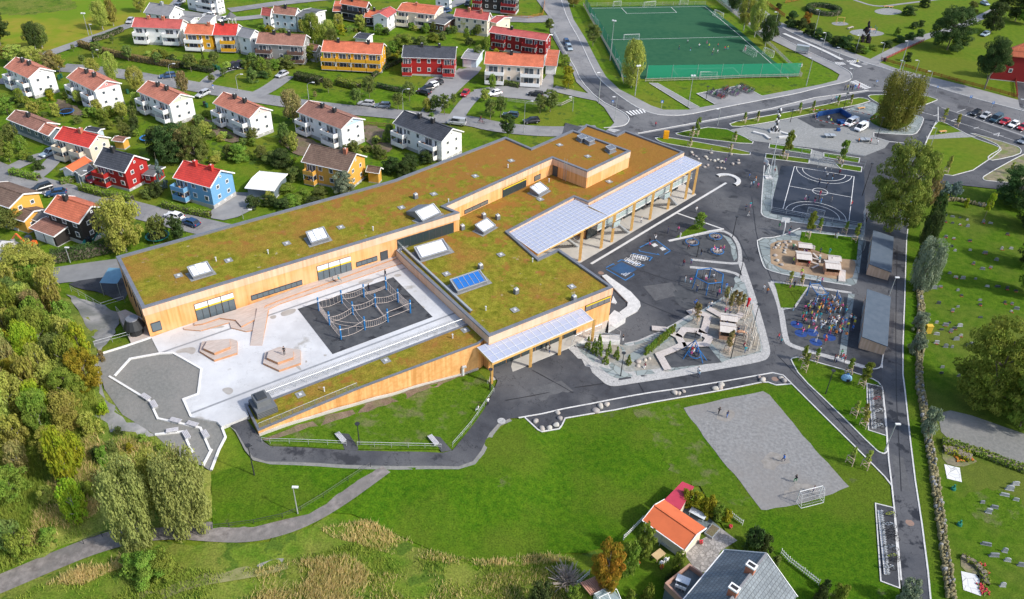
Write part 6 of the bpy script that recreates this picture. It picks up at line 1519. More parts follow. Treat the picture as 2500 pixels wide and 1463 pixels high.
tallgrass([(900,1500),(900,1400),(1150,1410),(1380,1380),(1420,1500)],5000,mStraw,.3,.8,(.1,.05))
tallgrass([(-60,1430),(60,1370),(250,1290),(200,1240),(320,1180),(430,1130),(380,1075),(250,1040),(230,950),(100,900),(-60,900)],60000,mStrawG,.3,1.1,(.1,.05))
tallgrass([(60,1350),(120,1180),(230,1050),(330,1080),(430,1090),(430,1120),(300,1180),(230,1260),(120,1320)],22000,mStraw,.4,1.1,(.1,.05))
T_([('green',150,1000,950,50),('bright',255,1010,975,34),('dark',240,1120,1090,40),('green',300,1170,1140,40),('green',215,1210,1170,44),('birch',120,1230,1180,50),('yellow',170,1250,1215,40),('dark',290,1060,1040,30)],'bushy shrub in the long grass beside the wood',shape='bush')
# shrubs along the garden boundaries between the row houses
gr=random.Random(31)
for(a,c,n,lab)in(((130,235),(300,300),9,'small garden shrub along the boundary left of the row houses'),((230,285),(330,340),7,'small garden shrub below the second white house'),((330,250),(335,330),4,'small garden shrub beside the third white house'),((690,330),(720,390),5,'small garden shrub behind the fifth white house'),((840,380),(950,345),8,'small garden shrub between the golden and the black roofed house'),((500,330),(620,355),8,'small garden shrub below the fourth white house'),((455,330),(500,290),4,'small garden shrub left of the fourth white house'),((0,330),(110,420),7,'small garden shrub near the bungalow'),((500,395),(700,380),9,'small garden shrub behind the blue house'),((640,130),(780,150),6,'small garden shrub by the grey rendered house'),((930,160),(980,120),5,'small garden shrub left of the crimson house'),((1000,75),(1190,80),12,'small garden shrub behind the crimson house'),((770,60),(960,85),9,'small garden shrub under the black house'),((1130,100),(1190,125),4,'small garden shrub between the crimson and beige houses'),((590,165),(660,185),5,'small garden shrub by the golden terrace drive'),((300,130),(560,175),9,'small garden shrub on the terrace lawns'),((1060,250),(1050,285),3,'small garden shrub beside the wide drive'),((10,240),(120,290),7,'small garden shrub behind the bungalow'),((1180,250),(1210,200),3,'small garden shrub on the narrow lawn by the red car')):
 for k in range(n):
  u=(k+gr.random())/n;x,y=a[0]+(c[0]-a[0])*u+gr.uniform(-9,9),a[1]+(c[1]-a[1])*u+gr.uniform(-7,7);s=gr.uniform(.8,2.0)
  tree(gr.choice(['green','round','dark','birch','green']),(x,y),label=lab,shape='bush',h=s*gr.uniform(.9,1.5),r=s*.9,group='small shrubs of the gardens')
 for k in range(max(2,n//3)):
  u=(k+gr.random())/max(2,n//3);x,y=a[0]+(c[0]-a[0])*u+gr.uniform(-12,12),a[1]+(c[1]-a[1])*u+gr.uniform(-9,9)
  tree(gr.choice(['birch','round','green']),(x,y),label=lab.replace('small garden shrub','garden tree'),shape=gr.choice(['round','birch']),h=gr.uniform(3.2,5.2),r=gr.uniform(1.2,2.0),bare=.2,group='garden trees of the row houses')
# ---------------------------------------------------------------- vehicles
mTyre=M('tyre',(.02,.02,.02),rough=.8);mRim=M('rim',(.45,.46,.47),rough=.35,metal=.6);mCarGlass=Mglass('car_glass',(.02,.025,.03),1,.05)
mHead=M('headlight',(.75,.77,.78),rough=.2);mTail=M('taillight',(.45,.02,.02),rough=.3);mPlast=M('black_plastic',(.03,.03,.03),rough=.6)
def paint(n,c,r=.25):return M('paint_'+n,c,c,1,r,spec=.5)
PAINT={'black':paint('black',(.02,.022,.028)),'white':paint('white',(.78,.78,.78)),'silver':paint('silver',(.42,.43,.45)),'red':paint('red',(.38,.02,.03)),'blue':paint('blue',(.03,.07,.16)),'grey':paint('grey',(.16,.19,.23)),'lblue':paint('pale_blue',(.30,.38,.44)),'teal':paint('dark_teal',(.03,.07,.10)),'dblue':paint('dark_blue',(.02,.06,.15))}
def car_proto(kind):
 root=thing('car' if kind!='van' else 'van','x','car' if kind!='van' else 'van')
 if kind=='car':L,W,st,cab=4.4,1.8,[(-2.2,.42,.62),(-2.1,.3,.86),(-1.5,.25,.96),(.5,.25,.93),(1.2,.25,.90),(2.0,.28,.74),(2.2,.4,.58)],((-1.95,.9),(-1.45,1.42),(.15,1.46),(1.0,.92))
 elif kind=='estate':L,W,st,cab=4.6,1.8,[(-2.3,.42,.7),(-2.25,.3,.95),(-1.5,.25,1.0),(.5,.25,.97),(1.2,.25,.93),(2.1,.28,.78),(2.3,.4,.6)],((-2.25,.95),(-1.95,1.5),(.2,1.52),(1.05,.95))
 else:L,W,st,cab=5.1,1.95,[(-2.55,.42,1.0),(-2.5,.3,1.2),(-1.5,.27,1.2),(.5,.27,1.18),(1.7,.27,1.1),(2.4,.3,.9),(2.55,.42,.7)],((-2.52,1.15),(-2.35,1.95),(1.1,1.96),(1.85,1.12))
 b=MB();rings=[]
 for i,(x,z0,z1)in enumerate(st):
  w=W/2*(.88 if i in(0,len(st)-1)else.97 if i in(1,len(st)-2)else 1)
  rings.append([(x,-w*.9,z0),(x,-w,z0+.12),(x,-w,z1-.2),(x,-w*.86,z1),(x,w*.86,z1),(x,w,z1-.2),(x,w,z0+.12),(x,w*.9,z0)])
 for a,c in zip(rings[:-1],rings[1:]):
  for k in range(8):j=(k+1)%8;b.face([a[k],c[k],c[j],a[j]][::-1])
 b.face(rings[0]);b.face(rings[-1][::-1]);b.build('body',PAINT['silver'],root)
 (xa,za),(xb,zb),(xc,zc),(xd,zd)=cab;w0,w1=W/2*.86,W/2*.72;g=MB()
 lo=[(xa,-w0,za-.03),(xd,-w0,zd-.03),(xd,w0,zd-.03),(xa,w0,za-.03)];hi=[(xb,-w1,zb),(xc,-w1,zc),(xc,w1,zc),(xb,w1,zb)]
 for k in range(4):j=(k+1)%4;g.face([lo[k],lo[j],hi[j],hi[k]])
 g.build('windows',mCarGlass,root)
 r=MB();r.box((xb-.02,-w1-.01,zb-.01),(xc+.02,w1+.01,zb+.05))
 for s in(-1,1):
  for(p,q)in((lo[0],hi[0]),(lo[1],hi[1])):r.bar((p[0],s*abs(p[1]),p[2]),(q[0],s*abs(q[1]),q[2]),.07)
  xm=(xb+xc)/2;r.bar((xm,s*w0,za-.03),(xm,s*w1,zb),.08)
  if kind=='van':r.face([(xa,s*(w0+.012),za),(xm-.3,s*(w0+.012),za),(xm-.3,s*(w1+.012),zb),(xb,s*(w1+.012),zb)][::s])
 r.build('roof',PAINT['silver'],root)
 for x in(-L*.31,L*.31):
  for s in(-1,1):
   o=MB().cyl((0,-.1,0),(0,.1,0),.32,n=12).build('wheel',mTyre,root);o.location=(x,s*(W/2-.1),.32);MB().cyl((0,-.115,0),(0,.115,0),.19,n=10).build('rim',mRim,o)
 for s in(-1,1):
  MB().box((L/2-.22,s*W*.36-.17,.6),(L/2-.03,s*W*.36+.17,.76)).build('headlight',mHead,root);MB().box((-L/2+.0,s*W*.38-.12,.68),(-L/2+.12,s*W*.38+.12,.92)).build('taillight',mTail,root)
  MB().box((.75,s*(W/2+.02)-.09,.92),(.95,s*(W/2+.02)+.09,1.05)).build('wing_mirror',mPlast,root)
 MB().box((L/2-.12,-.5,.38),(L/2+.01,.5,.5)).build('grille',mPlast,root)
 return proto(root)
CP={k:car_proto(k)for k in('car','estate','van')}
def car(kind,back,front,col,label,scale=.92,group=None):
 a,c=G(*back),G(*front);m=(a+c)/2;m.z=h1(m.x,m.y)+.03;ang=math.atan2(c.y-a.y,c.x-a.x)
 return CP[kind].put(m,ang,label,group,scale,{'paint_silver':PAINT[col]}if col!='silver' else None)
gp='cars parked in the bays of the car park'
for i,(x,col,k,lab)in enumerate(((2381,'black','car','black car, leftmost of the parked row in the car park'),(2404,'silver','car','silver car between the black car and the dark van in the car park'),(2430,'teal','van','dark van between the silver and red cars in the car park'),(2451,'red','car','dark red car right of the dark van in the car park'),(2473,'white','car','white hatchback between the two red cars in the car park'),(2495,'red','car','dark red car in the car park cut by the right edge'))):
 y=281+(x-2381)*.31;car(k,(x+11,y-7),(x-11,y+5),col,lab,group=gp)
car('car',(2505,345),(2490,352),'grey','grey car at the right edge below the red car')
car('van',(2092,298),(2062,312),'white','white delivery van with open rear on the gravel plaza, the farther one');car('van',(2116,309),(2086,325),'white','white delivery van on the gravel plaza, the nearer one')
car('estate',(1381,104),(1386,112),'dblue','dark blue car on the through road behind the pale blue one');car('estate',(1386,115),(1393,127),'lblue','pale blue car driving down the through road')
car('van',(1132,306),(1099,302),'silver','silver minibus on the residential road by the black roofed house');car('estate',(909,259),(879,256),'silver','silver estate parked on the residential road, left of the grey one');car('estate',(947,263),(921,262),'grey','grey people carrier parked on the residential road')
car('estate',(1313,299),(1281,301),'black','black car parked on the residential road beyond the school');car('estate',(1258,287),(1235,284),'teal','dark teal car half hidden by the tree beside the school corner')
car('estate',(1078,205),(1053,212),'black','black car, farthest of the group beside the crimson house');car('estate',(1065,211),(1042,217),'white','white car between the two black cars beside the crimson house');car('estate',(1055,220),(1028,223),'black','black car second nearest in the group beside the crimson house');car('car',(1042,232),(1027,228),'black','small dark car nearest in the group beside the crimson house')
car('car',(1141,227),(1130,238),'red','red car on the narrow drive below the beige house');car('car',(1218,230),(1198,234),'white','white car on the gravel drive below the beige house');car('estate',(1318,236),(1297,233),'black','black car on the gravel drive beside the beige house');car('car',(1345,170),(1342,180),'black','dark car parked in front of the open orange roofed garage')
car('car',(700,182),(678,191),'silver','pale silver car on the drive by the clipped hedge');car('estate',(422,189),(398,191),'blue','dark blue estate parked on the residential road under a lamp');car('estate',(508,229),(484,240),'silver','silver car on the drive beside the third white house')
car('estate',(140,372),(105,385),'lblue','pale blue car beside the white house with bright red roof');car('estate',(112,462),(92,468),'black','dark car half hidden behind the yellow house');car('car',(152,475),(125,478),'dblue','blue car behind the red tiled roof of the black house');car('car',(212,438),(228,448),'red','red car under the balcony of the red house')
car('car',(520,42),(500,40),'white','white car on the street behind the long terrace, top left');car('car',(449,6),(432,13),'silver','silver car by the house at the top edge, top left');car('car',(325,50),(313,60),'silver','grey car at the left end of the long terrace');car('car',(557,50),(538,54),'white','white car near the small dark pavilion, top left')
car('car',(760,140),(744,150),'grey','grey car in the drive between the grey and the ochre house');car('estate',(572,163),(560,170),'black','dark car beside the shrubs in front of the golden terrace');car('estate',(586,160),(578,168),'black','second dark car beside the shrubs in front of the golden terrace')
car('car',(1100,28),(1080,33),'blue','blue car between the cream houses near the top');car('estate',(1145,8),(1138,18),'black','black car on the drive near the top edge');car('car',(2395,8),(2412,16),'lblue','pale blue car at the top right behind the trees');car('estate',(2415,83),(2392,92),'lblue','blue car between the trees beside the red hall')
car('car',(478,553),(455,545),'dblue','blue car behind the dark bushes near the school');car('car',(434,535),(420,531),'white','white car behind the dark bushes near the school')
# trailer, excavators
def excavator(p,rot,col,label):
 t=thing('excavator',label,'excavator',p,rot);m=paint(*col)
 for s in(-.65,.65):MB().box((-1.1,s-.18,0),(1.1,s+.18,.5)).build('track',mTyre,t)
 b=MB();b.box((-1.1,-.75,.5),(.6,.75,1.2));b.build('body',m,t);b=MB();b.box((-.3,-.7,1.2),(.6,.1,2.2));b.build('cab',mCarGlass,t)
 b=MB();b.bar((.5,.3,1.0),(1.8,.3,2.8),.25);b.bar((1.8,.3,2.8),(3.0,.3,1.5),.2);b.build('boom',m,t);MB().box((2.7,.0,.9),(3.2,.6,1.5)).build('bucket',mSteel,t)
excavator(G(75,604),R(170),('orange',(.62,.12,.02)),'small orange excavator on the building site at the left edge');excavator(G(222,603),R(10),('green',(.02,.16,.13)),'small dark green excavator beside the black house')
b=MB()
for k in range(4):b.box((-1.4+k*.1,-1.0,k*.32),(1.4-k*.12,1.0,k*.32+.28))
o=b.build('timber_stack',M('wrapped_timber',(.62,.60,.58)));o.location=G(18,610);tag(o,'stack of pale wrapped building material at the left edge','stack')
def trampoline(p,r,col,label,net=True):
 t=thing('trampoline',label,'trampoline',p);pts=[(math.cos(a)*r,math.sin(a)*r)for a in[k*math.pi/10 for k in range(20)]]
 b=MB();b.face([(x*.82,y*.82,.72)for x,y in pts]);b.build('mat',mTyre,t);b=MB();ribbon_mb(b,pts,.35,.7,.06,closed=True,z=0,step=9);b.build('edge_pad',paint(*col),t)
 for k in range(0,20,5):MB().bar((pts[k][0],pts[k][1],0),(pts[k][0],pts[k][1],.7),.06).build('leg',mSteel,t)
 if net:
  b=MB()
  for k in range(20):a,c=pts[k],pts[(k+1)%20];b.face([(a[0],a[1],.75),(c[0],c[1],.75),(c[0],c[1],2.2),(a[0],a[1],2.2)])
  b.build('safety_net',Mglass('black_net',(.01,.01,.012),.45,.8),t)
trampoline(G(386,583),2.0,('pad_green',(.01,.18,.14)),'trampoline with green edge and black net behind the school');trampoline(G(164,278),1.6,('pad_blue',(.02,.15,.45)),'trampoline with blue edge between the white houses');trampoline(G(362,343),1.6,('pad_blue',(.02,.15,.45)),'round blue edged trampoline beside the big garden trees',net=False)
# ---------------------------------------------------------------- lamps
mLampHead=M('lamp_head',(.70,.71,.72),rough=.4)
def lamp(base,toppx,style='street',label='',ang=0.0,arm=0.0):
 p=G(*base);h=upright(p,toppx);t=thing('street_lamp' if style!='park' else 'park_lamp',label,'lamp',p,ang);mat=mBlackM if style=='park' else mSteel
 MB().cyl((0,0,0),(0,0,h),.09 if h<8 else.13,.05,8).build('pole',mat,t)
 if style=='curved':
  b=MB();pts=[Vector((1.5*(1-math.cos(a)),0,h+1.0*math.sin(a)-.2))for a in[k*math.pi/10 for k in range(6)]];b.tube([Vector((0,0,h-.2))]+pts,.045,5);b.build('arm',mat,t);MB().box((1.3,-.16,h+.72),(2.0,.16,h+.86)).build('lamp_head',mLampHead,t)
 elif style=='park':MB().cyl((0,0,h),(0,0,h+.12),.3,.34,10).build('lamp_head',mBlackM,t);MB().bar((0,0,h-.1),(.5,0,h-.05),.05).build('bracket',mBlackM,t)
 elif style=='flood':
  b=MB();b.bar((-.5,0,h),(.5,0,h),.08);b.build('bracket',mat,t)
  for s in(-.35,.35):MB().box((s-.25,-.2,h),(s+.25,.25,h+.3)).build('floodlight',mLampHead,t)
 else:
  if arm:MB().bar((0,0,h-.05),(arm,0,h+.1),.06).build('arm',mat,t)
  MB().box((arm-.1,-.14,h-.02),(arm+.65,.14,h+.13)).build('lamp_head',mLampHead,t)
lamp((727,1254),1190,'street','white headed lamp on the lawn beside the gravel path')
for x,y,tp,l in((877.7,1086,1036,'black park lamp above the lower ramp path between the benches'),(621,1160,1089,'black park lamp on the grass below the wedge corner'),(1784,876,816,'black park lamp in the gravel garden by the tall posts'),(1515,919,863,'black park lamp in the gravel by the corner of the planting'),(2015,963,906,'black park lamp on the triangular lawn'),(1197,953,903,'black park lamp by the column of the lower canopy'),(1837,806,744,'black park lamp beside the boulders of the gravel garden edge'),(1701,628,582,'black park lamp among the nest swings'),(1788,580,530,'black park lamp at the corner of the rubber play area'),(1805,679,628,'black park lamp beside the hexagonal swing frame'),(1723,245,212,'thin black lamp beside the bicycle stands at the football pitch'),(2105,478,400,'black lamp hidden by the willow at the ball court'),(2140,340,288,'black lamp by the table tennis tables'),(1929,299,268,'black lamp on the rim of the gravel plaza'),(2058,270,228,'dark post lamp above the blue mats')):lamp((x,y),tp,'park',l,ang=rnd.uniform(0,6))
for x,y,tp,l in((1489.4,148,52,'tall floodlight mast at the left side of the football pitch'),(1550,235,162,'tall floodlight mast in front of the birch by the football pitch'),(1680,262,186,'tall floodlight mast behind the zebra crossing lawn'),(2190,212,150,'street mast at the junction beside the willow'),(2196,172,100,'tall street mast at the junction by the red fence'),(2251,254,176,'tall street mast right of the willow'),(2236,176,148,'short street mast inside the red fence'),(1986,92,25,'tall street mast by the park hedge'),(2088,130,86,'street mast by the park path corner'),(2146,156,106,'street mast at the end of the red fence'),(2010,112,80,'street mast beside the bus stop'),(1968,210,143,'tall mast on the grass between the pitch and the junction'),(1885,100,30,'tall mast at the right side of the football pitch'),(2005,130,97,'road lamp on the traffic island'),(2048,140,118,'road lamp near the zebra crossing'),(2065,240,168,'street mast beside the waiting group at the zebra crossing'),(1461,252,177,'street mast on the pavement of the through road bend'),(1501,292,237,'street mast in front of the zebra crossing'),(1752,307,266,'street mast with red sign at the lower road'),(1398,272,237,'slim mast on the dry grass corner'),(1355,80,62,'slim mast beside the through road'),(2484,295,245,'street mast at the right edge by the car park'),(2271,360,313,'white topped lamp on the grass island of the car park')):
 lamp((x,y),tp,'flood' if 'flood' in l else 'street',l,ang=rnd.uniform(2.6,3.6),arm=.6 if h1 else 0)
for x,y,tp,l in((418,196,162,'curved lamp post above the dark blue estate'),(581,222,188,'curved lamp post on the lawn near the road bend'),(228,142,128,'curved lamp post in the upper left garden'),(754,243,208,'curved lamp post on the long lawn above the residential road'),(984,268,224,'curved lamp post above the black roofed house'),(1279,324,254,'curved lamp post beside the black car near the school corner'),(203,467,425,'curved lamp post in front of the red car'),(594,535,520,'white headed lamp post between the blue house and the school roof')):lamp((x,y),tp,'curved',l,ang=0)
lamp((2159,1103),1036,'street','white headed lamp leaning over the lane near the diagonal path',ang=0);lamp((2164,740),678,'street','white headed lamp between the two timber sheds',ang=0);lamp((172,642),605,'street','green white lamp post before the hedge behind the school');lamp((773,104),45,'street','very tall thin mast before the ochre terrace');lamp((427,582),565,'street','short post behind the school roof');lamp((217,87),34,'flood','floodlight mast on the mown field');lamp((225,87),60,'street','small mast on the mown field')
p=G(1876,435);t=thing('flagpole','tall white flagpole at the edge of the schoolyard','flagpole',p);MB().cyl((0,0,0),(0,0,upright(p,308)),.12,.05,8,mi=0).build('pole',mWhiteM,t);MB().box((-.8,-.8,0),(.8,.8,.3)).build('base',mKerb,t)
# ---------------------------------------------------------------- fences
def fence(px,h,label,mat,step=2.0,style='board',name='fence',netmat=None,postmat=None,posth=None,cat='fence'):
 w=gxy(px);o0=Vector((*w[0],h1(*w[0])));root=thing(name,label,cat,o0);pts=densify(w,step,False)
 P3=[Vector((x-o0.x,y-o0.y,h1(x,y)-o0.z))for x,y in pts];b=MB()
 for a,c in zip(P3[:-1],P3[1:]):
  if style=='net':b.face([a+Vector((0,0,.05)),c+Vector((0,0,.05)),c+Vector((0,0,h)),a+Vector((0,0,h))])
  elif style=='rails':
   for f in(.35,.6,.9):b.bar(a+Vector((0,0,h*f)),c+Vector((0,0,h*f)),.05,.14)
  elif style=='mesh':
   for f in(.3,.65,1):b.bar(a+Vector((0,0,h*f)),c+Vector((0,0,h*f)),.045)
  else:
   n=max(2,int((c-a).length/.28))
   for k in range(n):p,q=a.lerp(c,k/n),a.lerp(c,(k+.72)/n);b.bar(p+Vector((0,0,.08)),p+Vector((0,0,h)),.13,.03)
   for f in(.3,.8):b.bar(a+Vector((0,0,h*f)),c+Vector((0,0,h*f)),.05,.09)
 b.build('netting' if style=='net' else 'panel',netmat or mat,root);ph=posth or h+.08
 one=MB().cyl((0,0,0),(0,0,ph),.05,n=6).build('post',postmat or mat,root);one.location=P3[0]
 for p in P3[1:100]:q=one.copy();C.objects.link(q);q.parent=root;q.location=p
 return root
mFw=M('fence_grey',(.42,.39,.35),(.5,.47,.42),2,.9);mFr=M('fence_red',(.30,.045,.02),(.24,.035,.02),1.5,.85);mFo=M('fence_orange',(.48,.20,.05),rough=.85)
mGreenNet=Mglass('green_net',(.01,.30,.17),.62,.8)
fence([(1424,14),(1455,70),(1490,130),(1515,178),(1522,204),(1545,206)],1.1,'low grey picket fence along the left side of the football pitch',mFw)
fence([(1575,200),(1700,196),(1820,191),(1955,188)],1.1,'low grey picket fence along the near side of the football pitch',mFw)
fence([(1740,-5),(1800,42),(1880,112),(1957,187)],1.1,'low grey picket fence along the right side of the football pitch',mFw)
fence([(1578,193),(1760,190),(1950,186)],4.0,'green ball net along the near end of the football pitch',mGreenNet,6,'net',postmat=mSteel,name='ball_net',cat='net',netmat=Mglass('green_net_dense',(.005,.26,.14),.8,.8))
fence([(1428,18),(1460,75),(1493,130),(1518,186)],3.4,'bright green ball net along the left side of the football pitch',mGreenNet,6,'net',postmat=mSteel,name='ball_net',cat='net')
fence([(1745,-10),(1770,10),(1800,28)],5,'green ball net at the far right corner of the football pitch',mGreenNet,6,'net',postmat=mSteel,name='ball_net',cat='net')
fence([(1430,16),(1722,12)],1.2,'thin rail fence along the far end of the football pitch',mSteel,4,'mesh')
fence([(2155,150),(2255,102)],1.0,'red picket fence along the park footpath',mFr,style='rails');fence([(2150,148),(2180,157),(2260,180),(2353,205),(2440,228),(2482,240),(2477,190)],1.1,'long red rail fence in front of the red hall lawn',mFr,style='rails')
fence([(1868,8),(1915,42)],1.2,'rust red fence at the top of the park',mFr);fence([(1917,8),(1970,-2)],1.1,'orange picket fence at the top edge of the park',mFo);fence([(1240,40),(1290,45),(1325,38),(1330,5)],1.0,'brown picket fence around the corner garden at the top',mFo)
fence([(880,305),(960,311)],1.0,'brown board fence beside the black roofed house',M('fence_brown',(.25,.12,.08)),style='board');fence([(1240,248),(1300,256),(1371,259),(1396,247)],1.0,'white topped board fence along the corner lawn',mFw)
fence([(1352,82),(1378,130),(1392,150)],1.0,'white rail fence along the slope by the through road',mWhiteM,style='rails')
fence([(1891,390),(1882,517),(2108,557)],1.1,'low mesh barrier around the near side of the ball court',mSteel,3,'mesh');fence([(1922,378),(1985,392),(2052,404),(2108,414)],2.2,'mesh fence behind the far goal of the ball court',mSteel,3,'mesh');fence([(2108,520),(2108,556),(2106,585),(2108,612)],1.5,'mesh fence between the ball court and the willow',mSteel,3,'mesh')
fence([(1906,1352),(1925,1372),(1998,1428)],.95,'white picket fence behind the slate roofed house',mTrim,1.6);fence([(1522,1318),(1568,1272)],.9,'white fence stretch left of the orange roof',mTrim,1.6);fence([(1408,1430),(1438,1404)],.9,'white fence stretch beside the orange conifer',mTrim,1.6);fence([(1785,1262),(1812,1282)],.9,'white fence stretch behind the yellow hedge',mTrim,1.6)
fence([(2000,365),(2110,384)],.5,'long low bench rail along the lower rim of the gravel plaza',mSteel,3,'mesh',name='rail',cat='rail')
# striped barrier tape round the blue mats
t=thing('barrier_tape','red and white striped tape strung around the blue mats and white vans','barrier tape',G(1986,270));o0=t.location;b=MB()
tp=[V(x,y,.9)-o0 for x,y in((1986,268),(2055,267),(2090,272),(2145,285),(2108,298),(2052,306),(1993,292),(1986,268))]
for a,c in zip(tp[:-1],tp[1:]):
 n=int((c-a).length/.7)
 for k in range(n):b.bar(a.lerp(c,k/n),a.lerp(c,(k+1)/n),.03,.14,mi=k%2)
b.build('tape',[M('tape_red',(.6,.05,.03)),mTrim],t)
for p in tp[:-1]:MB().cyl((p.x,p.y,-o0.z),(p.x,p.y,.95),.03).build('post',mSteel,t)
# stone walls
def stonewall(px,w,h,label):
 ws=gxy(px);pts=densify(chaikin(ws,2,False),.36,False);o0=Vector((*pts[0],h1(*pts[0])));b=MB();r=random.Random(len(px))
 for i in range(len(pts)-1):
  a,c=Vector((*pts[i],0)),Vector((*pts[i+1],0));d=(c-a).normalized();n=Vector((-d.y,d.x,0));z=h1(a.x,a.y)
  for k in range(3):
   q=a+n*((k-1)*w/3+r.uniform(-.12,.12))+d*r.uniform(-.2,.2)-Vector((o0.x,o0.y,0));s=r.uniform(.16,.30);hh=h*r.uniform(.75,1.1)
   b.ball((q.x,q.y,z-o0.z+hh*.45),1,mi=r.choice((0,1,1,1,1,1)),n=6,m=4,sq=(s*r.uniform(.8,1.5),s*r.uniform(.7,1.2),hh*r.uniform(.45,.6)))
 o=b.build('stone_wall',[mRock,M('mossy_stone',(.17,.15,.07),(.25,.22,.13),2,.95)]);o.location=o0;tag(o,label,'wall')
stonewall([(2242,708),(2249,746),(2244,865),(2241,928),(2252,993),(2266,1084),(2283,1187),(2300,1317),(2322,1470)],1.1,.9,'long mossy dry stone wall between the lane and the cemetery');stonewall([(2288,497),(2330,488),(2365,497),(2418,508)],.8,.9,'dry stone wall along the upper edge of the cemetery')
# ---------------------------------------------------------------- football goals, hoops
def goal(px0,px1,label,depthpx=1.0,hgt=1.9,w=None,col=None,side=1,net=True,netm=None):
 a,c=G(*px0),G(*px1);m=(a+c)/2;W2=(c-a).length/2;t=thing('football_goal',label,'goal',m,math.atan2(c.y-a.y,c.x-a.x),None);mt=col or mWhiteM;D=1.1*side
 b=MB();r=.06
 b.cyl((-W2,0,0),(-W2,0,hgt),r);b.cyl((W2,0,0),(W2,0,hgt),r);b.cyl((-W2,0,hgt),(W2,0,hgt),r);b.build('frame',mt,t)
 b=MB()
 for s in(-1,1):b.cyl((s*W2,0,hgt),(s*W2,D*.5,hgt*.97),.03);b.cyl((s*W2,D*.5,hgt*.97),(s*W2,D,0),.03);b.cyl((s*W2,0,0),(s*W2,D,0),.04)
 b.cyl((-W2,D,0),(W2,D,0),.04);b.build('back_frame',mt,t)
 if net:
  b=MB();n=14;prof=[(D*0,hgt),(D*.5,hgt*.97),(D*.75,hgt*.5),(D,.03)]
  for k in range(n+1):x=-W2+2*W2*k/n;b.tube([Vector((x,p[0],p[1]))for p in prof],.012,3)
  for(u,v)in((0,hgt),(D*.5,hgt*.97),(D*.65,hgt*.7),(D*.8,hgt*.4),(D*.9,hgt*.2)):b.bar((-W2,u,v),(W2,u,v),.02)
  for s in(-1,1):
   for f in(.2,.45,.7,.95):b.bar((s*W2,0,hgt*f),(s*W2,D*(1-f*.5),hgt*f),.02)
  b.build('net',netm or mWhiteM,t)
mTeal=M('goal_teal',(.25,.55,.5))
goal((1944,1226),(1999,1212),'white goal with hanging net at the lower right of the gravel pitch',side=-1,hgt=2.1)
goal((1523,99),(1560,98),'goal with pale frame at the left end of the halfway line',side=1);goal((1707,191),(1747,190),'goal behind the green net at the near end of the pitch',side=-1);goal((1498,17),(1516,16),'small goal at the far end of the pitch, the left one',side=1);goal((1572,19),(1600,16),'wide goal at the far end of the pitch, middle one',side=1);goal((1660,13),(1679,12),'small goal at the far end of the pitch, the right one',side=1)
goal((1504,158),(1518,178),'goal stored against the left net of the pitch, the nearer one',side=1);goal((1441,47),(1456,62),'goal stored against the left net of the pitch, the farther one',side=1);goal((1820,125),(1846,139),'goal stored at the right side of the pitch, nearer left',side=-1);goal((1866,130),(1888,140),'goal stored at the right side of the pitch, rightmost',side=-1);goal((1745,37),(1765,46),'goal stored at the right side of the pitch, farthest',side=-1)
goal((1967,532),(2007,541),'low ball court goal cage with grey net, nearer end',side=-1,hgt=2.6,col=mSteel);goal((1996,410),(2029,416),'ball court goal cage, farther end',side=1,hgt=2.4,col=mSteel)
def hoop(px,label,ang):
 p=G(*px);t=thing('basketball_hoop',label,'basketball hoop',p,ang);MB().bar((0,0,0),(.0,0,2.2),.2).build('pole',mWhiteM,t);MB().bar((0,0,2.2),(1.1,0,3.0),.16).build('arm',mWhiteM,t)
 MB().box((1.1,-.8,2.6),(1.16,.8,3.7)).build('backboard',mTrim,t);b=MB();ribbon_mb(b,[(1.45+.23*math.cos(a),.23*math.sin(a))for a in[k*.785 for k in range(8)]],.04,2.9,.04,closed=True,z=0);b.build('ring',M('ring_orange',(.7,.2,.02)),t)
hoop((1911,577),'white basketball hoop between the ball court and the sand pit',R(80));hoop((1874,424),'white basketball hoop at the upper left corner of the ball court',R(200))
# ---------------------------------------------------------------- play equipment
mPB=M('play_blue',(.015,.13,.36),rough=.5)
p=G(1727,700);t=thing('swing_frame','blue hexagonal swing frame on the rubber surface','swing',p);hx=[Vector((2.7*math.cos(R(60*k+15)),2.7*math.sin(R(60*k+15)),0))for k in range(6)]
for k in range(6):
 MB().cyl(hx[k]*1.12,hx[k]+Vector((0,0,2.4)),.09,n=6).build('leg',mPB,t);MB().cyl(hx[k]+Vector((0,0,2.4)),hx[(k+1)%6]+Vector((0,0,2.4)),.09,n=6).build('beam',mPB,t)
for k in range(6):
 m=(hx[k]+hx[(k+1)%6])/2;d=(hx[(k+1)%6]-hx[k]).normalized()*.25;b=MB();b.bar(m-d+Vector((0,0,2.35)),m-d+Vector((0,0,.5)),.025);b.bar(m+d+Vector((0,0,2.35)),m+d+Vector((0,0,.5)),.025);b.build('chain',mSteel,t);MB().box((m.x-.25,m.y-.12,.45),(m.x+.25,m.y+.12,.5)).build('seat',mTyre,t)
def nest(px,label,r=1.0):
 p=G(*px);t=thing('nest_carousel',label,'carousel',p);b=MB();pts=[(math.cos(a)*r,math.sin(a)*r)for a in[k*math.pi/8 for k in range(16)]];b.tube([Vector((*q,.5))for q in pts+[pts[0]]],.09,6);b.build('ring',mPB,t)
 b=MB()
 for k in range(8):b.bar((pts[k][0],pts[k][1],.48),(pts[k+8][0],pts[k+8][1],.48),.03)
 b.build('rope_net',mRope,t);MB().cyl((0,0,0),(0,0,.45),.12).build('pivot',mSteel,t)
nest((1689,596),'blue ringed rope carousel beside the grass triangle',1.3);nest((1746,582),'blue ringed rope carousel in the upper corner of the rubber area',1.25);nest((1750,618),'blue ringed rope carousel crowded with children',1.25)
